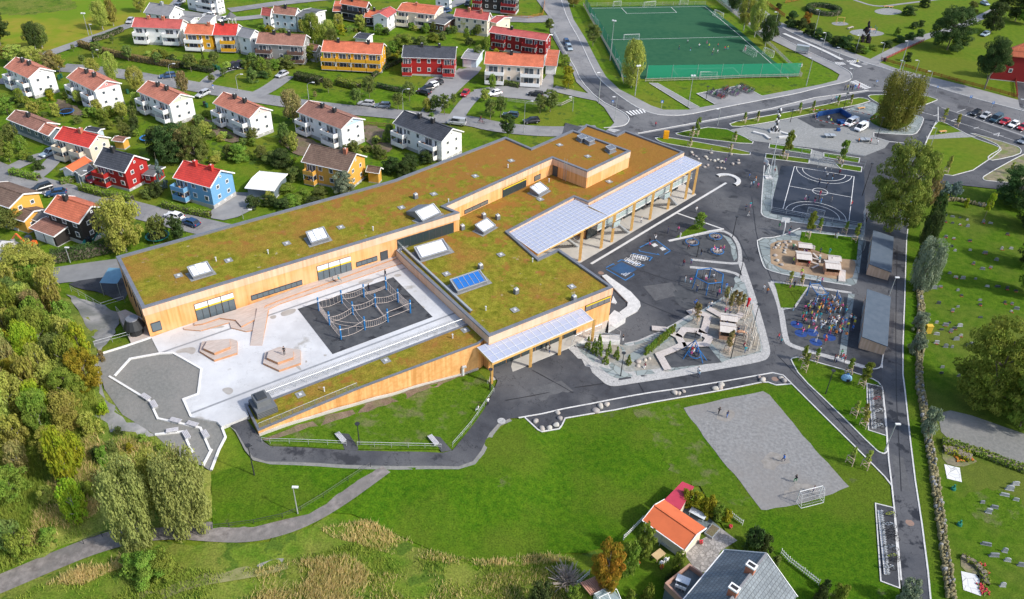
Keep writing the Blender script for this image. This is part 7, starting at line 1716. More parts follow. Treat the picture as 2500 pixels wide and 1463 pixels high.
# big spinner on the near rubber inset
p=G(1690,868);t=thing('rope_spinner','blue A-frame swing with rope basket beside the boardwalk','swing',p)
for a,c in(((-1.7,-1.1,0),(0,0,3.2)),((-1.5,1.3,0),(0,0,3.2)),((1.4,-2.0,0),(.6,-1.2,2.2)),((2.2,-1.2,0),(.6,-1.2,2.2)),((0,0,3.2),(.6,-1.2,2.2))):MB().cyl(a,c,.08,n=6).build('leg',mPB,t)
b=MB();b.tube([Vector((.2+1.0*math.cos(k*.628),-.6+1.0*math.sin(k*.628),.7))for k in range(11)],.08,5);b.build('basket',mPB,t)
# climbing frame of the crowd yard
p=G(2003,735);t=thing('monkey_bars','blue monkey bar climbing frame above the crowd of children','climbing frame',p,R(8))
for(x,y)in((-1.9,-1.6),(-1.9,1.8),(0,-1.6),(0,1.8),(2.2,-2.4),(2.6,-.2)):MB().cyl((x,y,0),(x,y,3.0 if x<1 else 2.3),.09,n=6).build('post',mPB,t)
for y in(-1.6,1.8):MB().cyl((-1.9,y,2.6),(0,y,2.6),.06).build('beam',mPB,t)
for x in(-1.9,0,):MB().cyl((x,-1.6,2.6),(x,1.8,2.6),.06).build('beam',mPB,t)
MB().cyl((2.2,-2.4,2.2),(2.6,-.2,2.2),.06).build('beam',mSteel,t)
for k in range(8):MB().cyl((-1.9,-1.4+k*.42,2.6),(0,-1.4+k*.42,2.6),.035,n=5).build('rung',mWhiteM,t)
# play huts
mHut=M('hut_boards',(.42,.22,.12),(.56,.34,.22),3,.8,aniso=(2,2,.2),detail=2);mHutR=M('hut_roof_boards',(.46,.42,.39),(.56,.52,.48),2,.8,aniso=(4,.3,1))
def hut(px,label,ang,w=1.3,d=1.2,h=1.7,roof2=True):
 p=G(*px);t=thing('play_hut',label,'play hut',p,ang);b=MB()
 for lo,hi in(((-w,-d,0),(-w+.1,d,h)),((w-.1,-d,0),(w,d,h)),((-w+.1,-d+.02,0),(w-.1,-d+.1,h*.45)),((-w+.1,d-.1,0),(w-.1,d,h))):b.box(lo,hi)
 b.build('wall',mHut,t);b=MB();b.face([(-w-.15,-d*.1,h+.45),(w+.15,-d*.1,h+.45),(w+.15,d+.2,h+.1),(-w-.15,d+.2,h+.1)]);b.face([(-w-.15,-d-.25,h-.05),(w+.15,-d-.25,h-.05),(w+.15,-d*.1,h+.38),(-w-.15,-d*.1,h+.38)],0 if roof2 else 1);b.build('roof',[mHutR,mHut],t)
hut((1957,642),'open timber play hut at the left of the sand pit',R(-8));hut((1962,612),'small roofed timber hut at the top of the sand pit',R(-8),1.2,.7,1.2);hut((2027,665),'timber play hut with pale roof at the right of the sand pit',R(-8));hut((2033,643),'small timber hut behind the right sand pit hut',R(-8),1.1,.7,1.2);hut((1772,822),'timber play hut with children on its roof beside the tall posts',R(-10),1.2,1.1,1.9);hut((1776,792),'timber play hut behind the other one in the gravel garden',R(-10),1.3,.8,1.5)
b=MB();w=gxy([(2047,660),(2064,663),(2063,690),(2046,688)]);b.prism(w,.05,.3);tag(b.build('sand_table',mHutR),'flat pale timber platform at the lower edge of the sand pit','platform')
t=thing('balance_beams','zigzag of timber balance beams in the sand pit','balance beams',G(1985,640));o0=t.location
for a,c in(((1984,622),(1996,634)),((1979,633),(2000,639)),((1979,643),(1998,650)),((1982,658),(1998,651)),((2002,626),(2000,645)),((1979,633),(1979,643))):p,q=G(*a)-o0,G(*c)-o0;p.z=q.z=.35;MB().bar(p,q,.35,.12).build('beam',mHutR,t)
# boardwalk
t=thing('boardwalk','branching pale timber boardwalk through the gravel garden','boardwalk',G(1666,845));o0=t.location
for q in([(1591,804),(1622,807),(1656,826),(1666,846),(1640,858),(1609,870),(1630,907)],[(1656,826),(1669,808),(1702,811),(1731,829),(1723,844),(1666,846)],[(1679,767),(1697,762),(1728,775),(1718,813),(1705,810)],[(1728,756),(1762,775)],[(1790,785),(1812,768)]):
 b=MB();w=[(x-o0.x,y-o0.y)for x,y in gxy(q)];ribbon_mb(b,w,1.25,.3,.1,z=0);b.build('walkway',M('boardwalk_boards',(.40,.36,.335),(.50,.455,.43),3,.8),t)
# tall posts
r=random.Random(9);t=thing('climbing_posts','cluster of pale upright timber poles in the gravel garden','climbing posts',G(1835,830));o0=t.location
for k in range(26):
 u=k/25;x=1822+26*math.sin(k*1.9)*.5+u*14;y=800+u*58;p=G(x+r.uniform(-4,4),y)-o0;b=MB().cyl((0,0,0),(0,0,r.uniform(1.6,2.6)),.1,.09,7);o=b.build('post',M('bleached_pole',(.62,.57,.50),(.52,.47,.40),2,.85),t);o.location=p
for x,y in((1815,776),(1822,772),(1826,770),(1832,768),(1818,784)):p=G(x,y)-o0;o=MB().cyl((0,0,0),(0,0,2.4),.1,.09,7).build('post',MATS['bleached_pole'],t);o.location=p
b=MB()
for k in range(7):a=math.pi*k/6;a2=math.pi*(k+1)/6;b.bar((1.1*math.cos(a),0,.25+.9*math.sin(a)),(1.1*math.cos(a2),0,.25+.9*math.sin(a2)),.6,.12)if k<6 else None
o=b.build('timber_arch',mHut);o.location=G(1808,822);tag(o,'curved timber tunnel arch beside the tall posts','arch')
o=MB().cyl((0,0,0),(0,0,1.5),.25,.2,8).ball((0,0,1.6),.35,n=8,m=5).build('play_post',M('play_red',(.55,.02,.03)));o.location=G(1825,749);tag(o,'bright red play post at the top of the gravel garden','play post')
# boulders
mBould=M('boulder',(.30,.285,.26),(.40,.38,.35),1.5,.9,c3=(.42,.33,.27),scale3=.8,fac3=.5,rand=.25)
bms=[]
for k in range(4):
 bm=bmesh.new();bmesh.ops.create_icosphere(bm,subdivisions=2,radius=1);r=random.Random(k)
 ph=[r.uniform(0,6)for _ in range(6)]
 for v in bm.verts:c=v.co;v.co*=1+.13*math.sin(c.x*3+ph[0])+.11*math.sin(c.y*3.4+ph[1])+.1*math.sin(c.z*4+ph[2]);v.co.z*=.62
 me=bpy.data.meshes.new('boulder');bm.to_mesh(me);bm.free();me.materials.append(mBould);me.polygons.foreach_set('use_smooth',[True]*len(me.polygons));bms.append(me)
def boulders(lst,label,group,s=.5):
 for i,(x,y)in enumerate(lst):
  o=bpy.data.objects.new('boulder',bms[i%4]);C.objects.link(o);p=G(x,y);k=s*rnd.uniform(.8,1.2);o.location=(p.x,p.y,p.z+k*.35);o.scale=(k,k*rnd.uniform(.7,1),k);o.rotation_euler=(0,0,rnd.uniform(0,6));tag(o,label,'boulder',group)
boulders([(1361,1009),(1367,1023),(1357,1040),(1341,1046),(1323,1048),(1307,1030)],'pale boulder in the asphalt loop at the left end of the kerb strip','boulders along the kerb strip');boulders([(1454,1004),(1465,994),(1481,989)],'pale boulder in the trio on the left part of the kerb strip','boulders along the kerb strip',.48);boulders([(1647,960),(1657,962),(1668,957)],'pale boulder in the trio on the middle of the kerb strip','boulders along the kerb strip',.48);boulders([(1746,950),(1758,948),(1760,940)],'pale boulder in the trio on the right part of the kerb strip','boulders along the kerb strip',.48);boulders([(1853,922),(1862,930)],'pale boulder in the pair near the right end of the kerb strip','boulders along the kerb strip',.48);boulders([(1906,924),(1914,931)],'pale boulder at the rounded right tip of the kerb strip','boulders along the kerb strip',.48)
boulders([(1916,593),(1928,592),(1921,600),(1918,606),(1898,600),(1892,606),(1916,613),(1915,618),(1892,625),(1897,638),(1908,648),(1940,600),(1986,603),(1984,609),(1902,596)],'pale boulder in the arc around the sand pit','boulders of the sand pit',.42)
boulders([(1688,373),(1692,379),(1699,383),(1705,389),(1722,384),(1726,389),(1734,392),(1744,394),(1752,391),(1758,397),(1762,395),(1767,397),(1720,409),(1727,405),(1751,411),(1760,411),(1768,413),(1802,393),(1802,400),(1784,378),(1735,374),(1788,402)],'small boulder scattered on the asphalt north of the canopy','boulders scattered near the canopy end',.42)
boulders([(1575,880),(1585,878),(1558,885),(1557,895)],'pale boulder in the gravel near the planted shrubs','boulders in the gravel garden',.45)
# gravestones
mGr=[M('headstone_grey',(.26,.275,.28),(.36,.37,.38),2,.7),M('headstone_dark',(.06,.07,.075),rough=.35),M('headstone_mid',(.15,.165,.18),(.20,.215,.23),2,.6)]
gmesh=[]
for m_,shape in((0,0),(1,0),(2,1),(0,1),(2,0)):
 b=MB();pr=[(-.42,0),(.42,0),(.42,.62),(.2,.78 if shape else.66),(-.2,.78 if shape else.66),(-.42,.62)]
 b.box((-.5,-.16,0),(.5,.16,.12));f=[(x,-.09,z+.12)for x,z in pr];g2=[(x,.09,z+.12)for x,z in pr];b.face(f);b.face(g2[::-1])
 for i in range(6):j=(i+1)%6;b.face([f[j],f[i],g2[i],g2[j]])
 o=b.build('headstone',mGr[m_]);gmesh.append((o.data,['pale grey','black','rounded grey','pale rounded','slate grey'][[(0,0),(1,0),(2,1),(0,1),(2,0)].index((m_,shape))]));bpy.data.objects.remove(o)
GS=[(2308,528),(2325,530),(2343,533),(2361,538),(2400,544),(2418,546),(2288,540),(2307,542),(2325,546),(2343,549),(2362,554),(2309,579),(2328,583),(2367,589),(2459,573),(2323,603),(2331,613),(2368,612),(2404,619),(2445,609),(2468,608),(2432,636),(2376,645),(2398,658),(2418,654),(2287,668),(2318,668),(2333,678),(2350,681),(2381,682),(2295,701),(2280,705),(2338,710),(2347,722),(2435,701),(2458,706),(2480,711),(2392,734),(2291,742),(2338,750),(2325,760),(2392,745),(2393,776),(2452,740),(2470,743),(2468,761),(2481,755),(2444,789),(2286,789),(2318,789),(2308,795),(2343,797),(2298,806),(2330,803),(2321,811),(2286,817),(2345,820),(2334,830),(2324,849),(2308,848),(2286,838),(2358,846),(2499,792),(2300,898),(2298,912),(2340,919),(2478,1184),(2464,1196),(2452,1210),(2480,1222),(2398,1228),(2427,1240),(2412,1252),(2407,1330),(2452,1348),(2426,1358),(2459,1370),(2493,1382),(2447,1432),(2372,840),(2410,700),(2470,850)]
r=random.Random(21)
for i,(x,y)in enumerate(GS):
 k=r.choice((0,1,2,3,4,4,1));k=r.choice((0,0,3,4))if y>1100 else k;me,cn=gmesh[k];o=bpy.data.objects.new('headstone',me);C.objects.link(o);p=G(x,y);o.location=(p.x,p.y,p.z-.05);o.rotation_euler=(0,0,R(r.uniform(-16,4)));s=r.uniform(.6,1.0)*(1.15 if y>1100 else 1);o.scale=(s*r.uniform(.7,1.3),s,s*r.uniform(.6,1.05));o.rotation_euler[0]=R(r.uniform(-5,5))
 zone='on the far lawn of the cemetery' if y<640 else 'in the middle rows of the cemetery' if y<770 else 'left of the big cemetery maple' if y<1000 else 'on the near cemetery lawn'
 tag(o,f'{cn} headstone {zone}','headstone','headstones of the cemetery')
 if r.random()<.35 and y<1100:
  fl=MB();
  for q in range(7):fl.ball((r.uniform(-.3,.3),-.35+r.uniform(-.1,.1),.12),.09,n=5,m=4,mi=q%2)
  f=fl.build('grave_flowers',[M('flower_red',(.5,.04,.06)),LM['green']]);f.location=o.location;f.rotation_euler=o.rotation_euler;tag(f,f'small posy of flowers at a {cn} headstone {zone}','flowers','flowers on graves')
for x,y,col,lab in((2398,1388,'red','red flower cushion beside the lower paved square'),(2402,1440,'red','red flower cushion right of the lower paved square'),(2341,1120,'orange','orange flower clump in the cemetery bed'),(2362,1117,'orange','orange flower clump right in the cemetery bed')):
 fl=MB();
 for q in range(60):fl.ball((r.uniform(-.6,.6),r.uniform(-.8,.8),.15),.11,n=5,m=4,mi=q%3==0)
 f=fl.build('flower_cushion',[M('flower_red' if col=='red' else 'flower_orange',(.5,.03,.04)if col=='red' else(.6,.2,.03)),LM['green']]);f.location=G(x,y);tag(f,lab,'flowers')
hedge([(2302,1100),(2330,1105),(2370,1122)],1.6,.6,'bright','low bright yellow green planting above the upper paved square',dens=60);hedge([(2346,1360),(2375,1375),(2400,1400),(2408,1430)],.8,.5,'green','curved low planting around the lower paved square',dens=60)
# ---------------------------------------------------------------- people
SK=M('skin',(.55,.34,.25),rough=.6);HAIR={'blond':M('hair_blond',(.42,.30,.14),rough=.7),'brown':M('hair_brown',(.09,.05,.03),rough=.7),'black':M('hair_black',(.015,.012,.012),rough=.6)}
CL={n:M('cloth_'+n,c,tuple(v*.8 for v in c),12,.85,obj=True)for n,c in{'red':(.62,.03,.05),'pink':(.75,.12,.32),'white':(.78,.78,.78),'black':(.02,.02,.024),'navy':(.02,.035,.10),'blue':(.04,.17,.55),'light_blue':(.25,.45,.62),'turquoise':(.02,.36,.42),'grey':(.22,.23,.24),'green':(.04,.26,.10),'orange':(.70,.22,.03),'yellow':(.70,.62,.04),'purple':(.16,.05,.20),'lime':(.45,.65,.04),'maroon':(.20,.02,.04),'beige':(.45,.36,.26),'jeans':(.06,.10,.20)}.items()}
def figure(pose):
 """one skinned body, 1.0 m reference scaled per person; joints posed per activity"""
 J={'pelvis':(0,0,.50),'waist':(0,0,.60),'chest':(0,0,.73),'neck':(0,0,.835),'chin':(0,.012,.865),'head':(0,.01,.925),'crown':(0,0,.975)}
 rad={'pelvis':.072,'waist':.060,'chest':.078,'neck':.030,'chin':.040,'head':.060,'crown':.040}
 E=[('pelvis','waist'),('waist','chest'),('chest','neck'),('neck','chin'),('chin','head'),('head','crown')]
 arms={'stand':((.11,.0,.79),(.135,.0,.64),(.135,.05,.51)),'walk':((.11,0,.79),(.13,-.06,.65),(.125,.02,.53)),'run':((.11,0,.79),(.14,-.11,.68),(.12,.04,.64)),'spread':((.11,0,.80),(.24,.0,.80),(.37,.01,.82)),'sit':((.11,.0,.79),(.14,.05,.66),(.09,.17,.60)),'reach':((.11,0,.80),(.14,.10,.82),(.11,.22,.92))}[pose]
 legs={'stand':((.055,0,.47),(.06,.01,.27),(.06,0,.05)),'walk':((.055,0,.47),(.055,.08,.28),(.05,.06,.06)),'run':((.055,0,.47),(.06,.15,.33),(.05,.06,.16)),'spread':((.06,0,.47),(.12,.02,.27),(.17,0,.05)),'sit':((.06,.03,.47),(.08,.24,.47),(.08,.25,.25)),'reach':((.055,0,.47),(.06,.03,.27),(.06,.0,.05))}[pose]
 zoff=-.20 if pose=='sit' else 0
 for s,n in((1,'r'),(-1,'l')):
  k=s if pose in('walk','run')else 1
  sh,el,ha=[(s*a[0],a[1]*(k if pose in('walk','run')else 1),a[2])for a in arms]
  hp,kn,an=[(s*a[0],a[1]*(k if i else 1),a[2]+(.0 if k>0 or pose!='run' else-.1)*i*.4)for i,a in enumerate(legs)]
  J.update({'sh'+n:sh,'el'+n:el,'wr'+n:ha,'ha'+n:(ha[0],ha[1]+.02,ha[2]-.04 if pose not in('spread','reach')else ha[2]+.02),'hp'+n:hp,'kn'+n:kn,'an'+n:an,'ft'+n:(an[0],an[1]+.075,max(.018,an[2]-.035))})
  rad.update({'sh'+n:.036,'el'+n:.026,'wr'+n:.020,'ha'+n:.019,'hp'+n:.056,'kn'+n:.036,'an'+n:.026,'ft'+n:.022})
  E+=[('chest','sh'+n),('sh'+n,'el'+n),('el'+n,'wr'+n),('wr'+n,'ha'+n),('pelvis','hp'+n),('hp'+n,'kn'+n),('kn'+n,'an'+n),('an'+n,'ft'+n)]
 for s,n in((1,'r'),(-1,'l')):
  h=Vector(J['ha'+n]);w=Vector(J['wr'+n]);d=(h-w).normalized()
  for f in range(4):
   q=h+d*(.03+.004*(f in(1,2)))+Vector((0,(f-1.5)*.012,0));J['f%d%s'%(f,n)]=tuple(q);rad['f%d%s'%(f,n)]=.006;E.append(('ha'+n,'f%d%s'%(f,n)))
  J['th'+n]=tuple(h+Vector((-s*.008,.028,0)));rad['th'+n]=.006;E.append(('ha'+n,'th'+n))
 J['nose']=(0,.068,.915);rad['nose']=.012;E.append(('head','nose'))
 ks=list(J);me=bpy.data.meshes.new('body');me.from_pydata([(J[k][0],J[k][1],J[k][2]+zoff)for k in ks],[(ks.index(a),ks.index(b))for a,b in E],[])
 o=bpy.data.objects.new('body',me);C.objects.link(o);m=o.modifiers.new('s','SKIN')
 for i,k in enumerate(ks):v=me.skin_vertices[0].data[i];v.radius=(rad[k],rad[k]*.8 if k in('pelvis','waist','chest')else rad[k]);v.use_root=(k=='pelvis')
 o.modifiers.new('u','SUBSURF').levels=1
 dg=bpy.context.evaluated_depsgraph_get();dg.update();bm=bpy.data.meshes.new_from_object(o.evaluated_get(dg));bpy.data.objects.remove(o)
 for mm in(SK,CL['red'],CL['navy'],CL['black'],SK):bm.materials.append(mm)
 segs=[((Vector(J[a]),Vector(J[b])),0 if b in('chin','head','crown','nose')or b[:2]in('ha','th','f0','f1','f2','f3')else 2 if b[:2]in('hp','kn','an')else 3 if b[:2]=='ft' else 1)for a,b in E]
 for p in bm.polygons:
  c=p.center-Vector((0,0,zoff));best=(9,1)
  for(a,b),mi in segs:
   ab=b-a;t=max(0,min(1,(c-a).dot(ab)/ab.length_squared));dd=(c-(a+ab*t)).length
   if dd<best[0]:best=(dd,mi)
  p.material_index=best[1]
 bm.polygons.foreach_set('use_smooth',[True]*len(bm.polygons))
 hb=MB();hb.ball((0,-.012,.94+zoff),.069,n=10,m=8,sq=(1,1,1));hb2=MB();keep=[f for f in hb.f if sum(hb.v[i][2]for i in f)/len(f)>.93+zoff or(sum(hb.v[i][1]for i in f)/len(f)<-.02 and sum(hb.v[i][2]for i in f)/len(f)>.87+zoff)]
 hm=bpy.data.meshes.new('hair');hm.from_pydata(hb.v,[],keep);hm.materials.append(HAIR['brown']);hm.polygons.foreach_set('use_smooth',[True]*len(hm.polygons))
 return bm,hm
FIG={p:figure(p)for p in('stand','walk','run','spread','sit','reach')}
pr=random.Random(17)
def person(px,top,trousers='navy',pose='stand',where='',h=None,hair='brown',rot=None,z=None,adult=False,group=None,loc=None,doing=None,cat='person'):
 p=loc if loc is not None else(V(*px,z)if z is not None else G(*px));h=h or(1.78 if adult else pr.uniform(1.4,1.65))
 bm,hm=FIG[pose];verb=doing or{'stand':'standing','walk':'walking','run':'running','spread':'with arms spread','sit':'sitting','reach':'reaching out'}[pose]
 tn=top.replace('_',' ');bn=trousers.replace('_',' ')
 lab=f'{tn} top, {bn} trousers, {verb} {where}'
 rt=rot if rot is not None else pr.uniform(0,6.28)
 root=thing('person',lab,cat,(p.x,p.y,p.z+.02),rt,group,h)
 b=bpy.data.objects.new('body',bm);C.objects.link(b);b.parent=root
 for i,m in((1,CL[top]),(2,CL[trousers])):b.material_slots[i].link='OBJECT';b.material_slots[i].material=m
 a=bpy.data.objects.new('hair',hm);C.objects.link(a);a.parent=root;a.material_slots[0].link='OBJECT';a.material_slots[0].material=HAIR[hair]
 return root
Q=person
tops=['red','pink','white','navy','blue','light_blue','turquoise','grey','green','black','maroon','purple','orange'];btm=['navy','black','jeans','grey','light_blue','white','navy','pink']
def rp(px,where,top=None,pose=None,**k):return Q(px,top or pr.choice(tops),pr.choice(btm),pose or pr.choice(['stand','stand','walk','walk','run','reach']),where,hair=pr.choice(['blond','brown','brown','black']),**k)
Q((695,866),'black','black','walk','on the hexagonal timber platform',h=1.55,z=ZC+.85,rot=R(200));Q((941,676),'black','navy','walk','on the pale court edge above the net',z=ZC,rot=R(150));Q((901,712),'black','navy','stand','inside the rope net',z=ZC);Q((813,690),'grey','black','sit','on the deck step, left child',z=ZC+.45,rot=R(-60));Q((827,688),'turquoise','grey','sit','on the deck step, right child',z=ZC+.45,rot=R(-60))
Q((1333,855),'black','black','walk','under the lower canopy, left of two',h=1.7,z=ZT);Q((1341,862),'black','jeans','walk','under the lower canopy, right of two',h=1.6,z=ZT)
Q((1191,990),'white','black','stand','leaning at the white handrail',h=1.6);Q((1196,950),'black','black','stand','beside the lamp at the lower canopy');Q((1168,1004),'white','white','sit','crouching in the grass inside the handrail');Q((1520,834),'black','white','reach','at the foot of the ramp',h=1.5)
Q((1705,922),'light_blue','navy','walk','on the asphalt below the gravel garden',h=1.5);Q((1703,914),'white','jeans','walk','behind the child in light blue');Q((1574,898),'maroon','white','sit','among the boulders in the gravel garden',h=1.4)
Q((1754,1012),'black','black','run','at the top of the gravel pitch, left of two',h=1.5);Q((1774,1020),'navy','blue','walk','at the top of the gravel pitch, right of two',h=1.45);Q((1911,1128),'blue','navy','run','in the middle of the gravel pitch',h=1.55);Q((1940,1178),'black','green','run','near the goal of the gravel pitch',h=1.55);Q((1984,1203),'purple','navy','stand','in the mouth of the white goal',h=1.4)
for px,t,b_,ps,w in(((1699,519),'white','grey','walk','on the asphalt beside the long white line'),((1630,570),'navy','navy','stand','left of the grass triangle'),((1655,567),'pink','black','run','at the tip of the grass triangle'),((1660,582),'white','white','stand','on the grass triangle kerb'),((1586,592),'black','navy','sit','at the top of the blue floor game'),((1599,590),'white','black','reach','on the blue floor game'),((1585,602),'pink','black','sit','beside the blue floor game'),((1668,650),'maroon','navy','walk','in the gap between the play areas, left'),((1687,645),'light_blue','purple','stand','in the gap between the play areas, right'),((1680,610),'maroon','black','run','below the left rope carousel'),((1692,592),'grey','black','reach','on the left rope carousel'),((1828,437),'blue','grey','walk','in the group of four beyond the long white line'),((1832,458),'white','jeans','stand','in the group of four beyond the long white line'),((1838,455),'light_blue','navy','stand','in the group of four beyond the long white line'),((1849,460),'pink','maroon','walk','in the group of four beyond the long white line'),((1844,443),'orange','white','walk','behind the group of four'),((1820,514),'navy','black','walk','left of the ball court border, front'),((1831,507),'turquoise','pink','walk','left of the ball court border, back'),((1826,530),'grey','white','run','chasing below the ball court'),((1863,712),'white','grey','walk','at the left edge of the slate border'),((1872,718),'orange','navy','stand','near the crowd yard corner, in orange vest'),((1899,830),'red','navy','run','on the asphalt left of the crowd yard, upper'),((1906,840),'turquoise','navy','walk','on the asphalt left of the crowd yard, lower'),((1600,310),'red','navy','walk','crossing the lower road'),((1564,390),'white','navy','walk','x')):
 if w!='x':Q(px,t,b_,ps,w)
for px,t,ps in(((1672,690),'white','stand'),((1685,692),'pink','run'),((1722,682),'white','sit'),((1741,680),'white','sit'),((1745,698),'orange','reach'),((1700,714),'navy','reach'),((1726,712),'grey','sit'),((1754,722),'pink','walk'),((1772,706),'blue','stand'),((1783,716),'white','walk'),((1698,744),'blue','walk'),((1750,727),'navy','stand')):rp(px,'around the hexagonal swing frame',t,ps)
for px,t in(((1742,612),'pink'),((1750,616),'white'),((1757,614),'maroon'),((1766,612),'pink'),((1739,620),'white'),((1745,588),'black'),((1752,586),'purple'),((1711,624),'black'),((1696,601),'navy')):rp(px,'on the rope carousels',t,'sit' if px[1]<619 else 'stand')
for px,t in(((1688,862),'red'),((1692,868),'white'),((1700,864),'blue'),((1686,873),'pink'),((1695,858),'blue'),((1703,872),'navy')):rp(px,'on the basket of the blue A-frame swing',t)
for px,t in(((1728,756),'grey'),((1735,752),'white'),((1769,768),'pink'),((1780,774),'navy'),((1772,800),'blue'),((1697,825),'black'),((1710,828),'white'),((1818,862),'turquoise'),((1815,852),'maroon'),((1800,815),'navy'),((1695,750),'blue')):rp(px,'in the gravel garden with the huts',t)
for px,t in(((1890,610),'black'),((1904,608),'black'),((1935,610),'green'),((2001,620),'navy'),((1961,622),'white'),((1966,624),'purple'),((2027,645),'blue'),((2024,620),'turquoise'),((1972,652),'red'),((1999,640),'turquoise'),((1935,645),'lime'),((1955,673),'lime'),((1993,690),'beige'),((2005,692),'pink'),((2037,582),'maroon'),((2042,583),'white'),((1928,704),'grey'),((1938,702),'black')):rp(px,'in and around the sand pit',t,'stand' if t=='lime' else None,adult=t=='lime')
for px,t in(((1901,560),'green'),((1926,572),'turquoise'),((1928,568),'navy'),((2013,420),'white'),((2018,434),'white'),((2031,441),'black'),((1999,452),'black'),((2017,460),'navy'),((2001,478),'red'),((1965,489),'white'),((1972,492),'navy'),((1998,492),'black'),((1988,495),'black'),((2003,498),'blue'),((2028,494),'grey'),((2077,505),'red'),((2048,428),'maroon'),((1890,425),'maroon'),((2112,548),'black'),((2054,410),'black')):rp(px,'playing on the dark ball court',t)
cr=gxy([(1950,765),(1985,740),(2030,732),(2062,760),(2085,785),(2088,815),(2072,832),(2040,830),(2012,808),(1980,795),(1950,790)]);a=np.array(cr);n=0
while n<100:
 x,y=pr.uniform(*a[:,0][[a[:,0].argmin(),a[:,0].argmax()]]),pr.uniform(*a[:,1][[a[:,1].argmin(),a[:,1].argmax()]])
 if inpoly(np.array([[x,y]]),cr)[0]:rp(None,'in the dense crowd by the nearer timber shed',pr.choice(['red','pink','white','white','blue','light_blue','turquoise','orange','yellow','green','maroon','navy']),loc=Vector((x,y,h1(x,y))));n+=1
for px,t,ps in(((1944,797),'navy','sit'),((1958,818),'pink','reach'),((1971,810),'yellow','stand'),((1988,813),'pink','spread'),((1991,836),'grey','reach'),((2012,842),'red','stand'),((2014,830),'orange','sit'),((1936,760),'black','stand'),((1983,745),'black','stand'),((1988,742),'white','reach'),((2005,728),'orange','reach'),((2018,742),'red','stand'),((2030,735),'white','reach'),((2045,738),'blue','reach'),((2020,790),'navy','stand')):rp(px,'on the rubber yard left of the crowd',t,ps)
for px,t in(((2000,862),'white'),((2036,882),'maroon'),((2041,886),'white'),((2055,880),'red'),((2060,886),'maroon'),((2052,870),'green'),((2067,925),'blue'),((2075,924),'beige'),((2061,920),'grey')):rp(px,'in the group below the crowd yard',t)
t=thing('pop_up_tent','small bright blue pop-up tent on the triangular lawn','tent',G(2066,926));b=MB();b.ball((0,0,.2),.9,n=10,m=6,sq=(1,.8,.8));b.build('canopy',CL['light_blue'],t);MB().box((-.25,-.78,.05),(.25,-.68,.55)).build('opening',mBlackM,t)
for px,t in(((2061,222),'black'),((2068,221),'yellow'),((2074,222),'navy'),((2080,221),'navy'),((2086,220),'blue'),((2095,217),'red')):rp(px,'waiting by the zebra crossing at the junction',t,'stand',adult=True)
Q((2091,158),'yellow','navy','stand','on the traffic island',adult=True);rp((2030,250),'on the pavement beside the gravel plaza','white','walk');rp((2040,246),'on the pavement beside the gravel plaza','turquoise','walk')
Q((2020,296),'white','navy','stand','inside the barrier tape, left',adult=True);Q((2027,300),'lime','navy','sit','inside the barrier tape, right',adult=True);Q((2095,350),'orange','black','stand','at the table tennis table, left');Q((2124,352),'red','black','walk','at the table tennis table, right');Q((2141,354),'white','grey','walk','right of the table tennis players')
for px,t in(((1657,123),'black'),((1678,107),'white'),((1706,118),'white'),((1685,126),'black'),((1725,108),'purple'),((1730,119),'lime'),((1752,116),'red'),((1741,128),'white'),((1738,137),'black'),((1751,132),'white'),((1769,124),'red'),((1776,122),'lime'),((1818,125),'red')):rp(px,'playing on the green football pitch',t,'run',group='players on the football pitch')
for px in((1735,375),(1779,385),(1770,400),(1655,440),(1665,452)):rp(px,'near the boulders beyond the tall canopy',pr.choice(tops))
rp((521,218),'cycling past the third white house','blue','walk');rp((1565,545),'under the tall canopy','white','walk');rp((2175,568),'beside the farther timber shed','white','stand');rp((2095,575),'between the saplings above the sand pit','black','stand');rp((2111,535),'leaning on the court fence','black','stand')
# ---------------------------------------------------------------- bicycles
def bike_proto():
 t=thing('bicycle','x','bicycle')
 for x in(-.52,.52):
  b=MB();pts=[Vector((x+.33*math.cos(k*math.pi/6),0,.34+.33*math.sin(k*math.pi/6)))for k in range(13)];b.tube(pts,.03,4);
  for k in range(4):a=k*math.pi/4;b.bar((x+.32*math.cos(a),0,.34+.32*math.sin(a)),(x-.32*math.cos(a),0,.34-.32*math.sin(a)),.012)
  b.build('wheel',mTyre,t)
 b=MB();N={'r':(-.52,0,.34),'b':(-.08,0,.32),'s':(-.2,0,.85),'h':(.36,0,.85),'f':(.52,0,.34)}
 for p,q in(('r','b'),('b','s'),('r','s'),('s','h'),('b','h'),('h','f')):b.bar(N[p],N[q],.045)
 b.build('frame',PAINT['silver'],t);b=MB();b.bar((.36,0,.85),(.33,0,1.0),.04);b.bar((.33,-.28,1.02),(.33,.28,1.02),.04);b.build('handlebar',mBlackM,t);MB().box((-.32,-.07,.88),(-.1,.07,.95)).build('saddle',mBlackM,t)
 return proto(t)
BP=bike_proto()
for n_,c in(('yellow',(.5,.55,.03)),('green',(.05,.3,.12)),('purple',(.2,.1,.3))):PAINT[n_]=paint('bike_'+n_,c)
def bikes(a,c,n,label,group,cols,side=0,sp=None):
 A,B=G(*a),G(*c);d=(B-A);ang=math.atan2(d.y,d.x)
 for k in range(n):
  p=A.lerp(B,(k+.5)/n);p+=Vector((pr.uniform(-.12,.12),pr.uniform(-.12,.12),0));col=pr.choice(cols);p.z=h1(p.x,p.y)+.09
  BP.put(p,ang+math.pi/2+pr.uniform(-.25,.25)+side,f'{col} bicycle {label}',group,pr.uniform(.95,1.12),{'paint_silver':PAINT[col]}if col!='silver' else None)
bc=['black','silver','black','blue','red','white','grey','green','purple']
gB='bicycles parked by the football pitch'
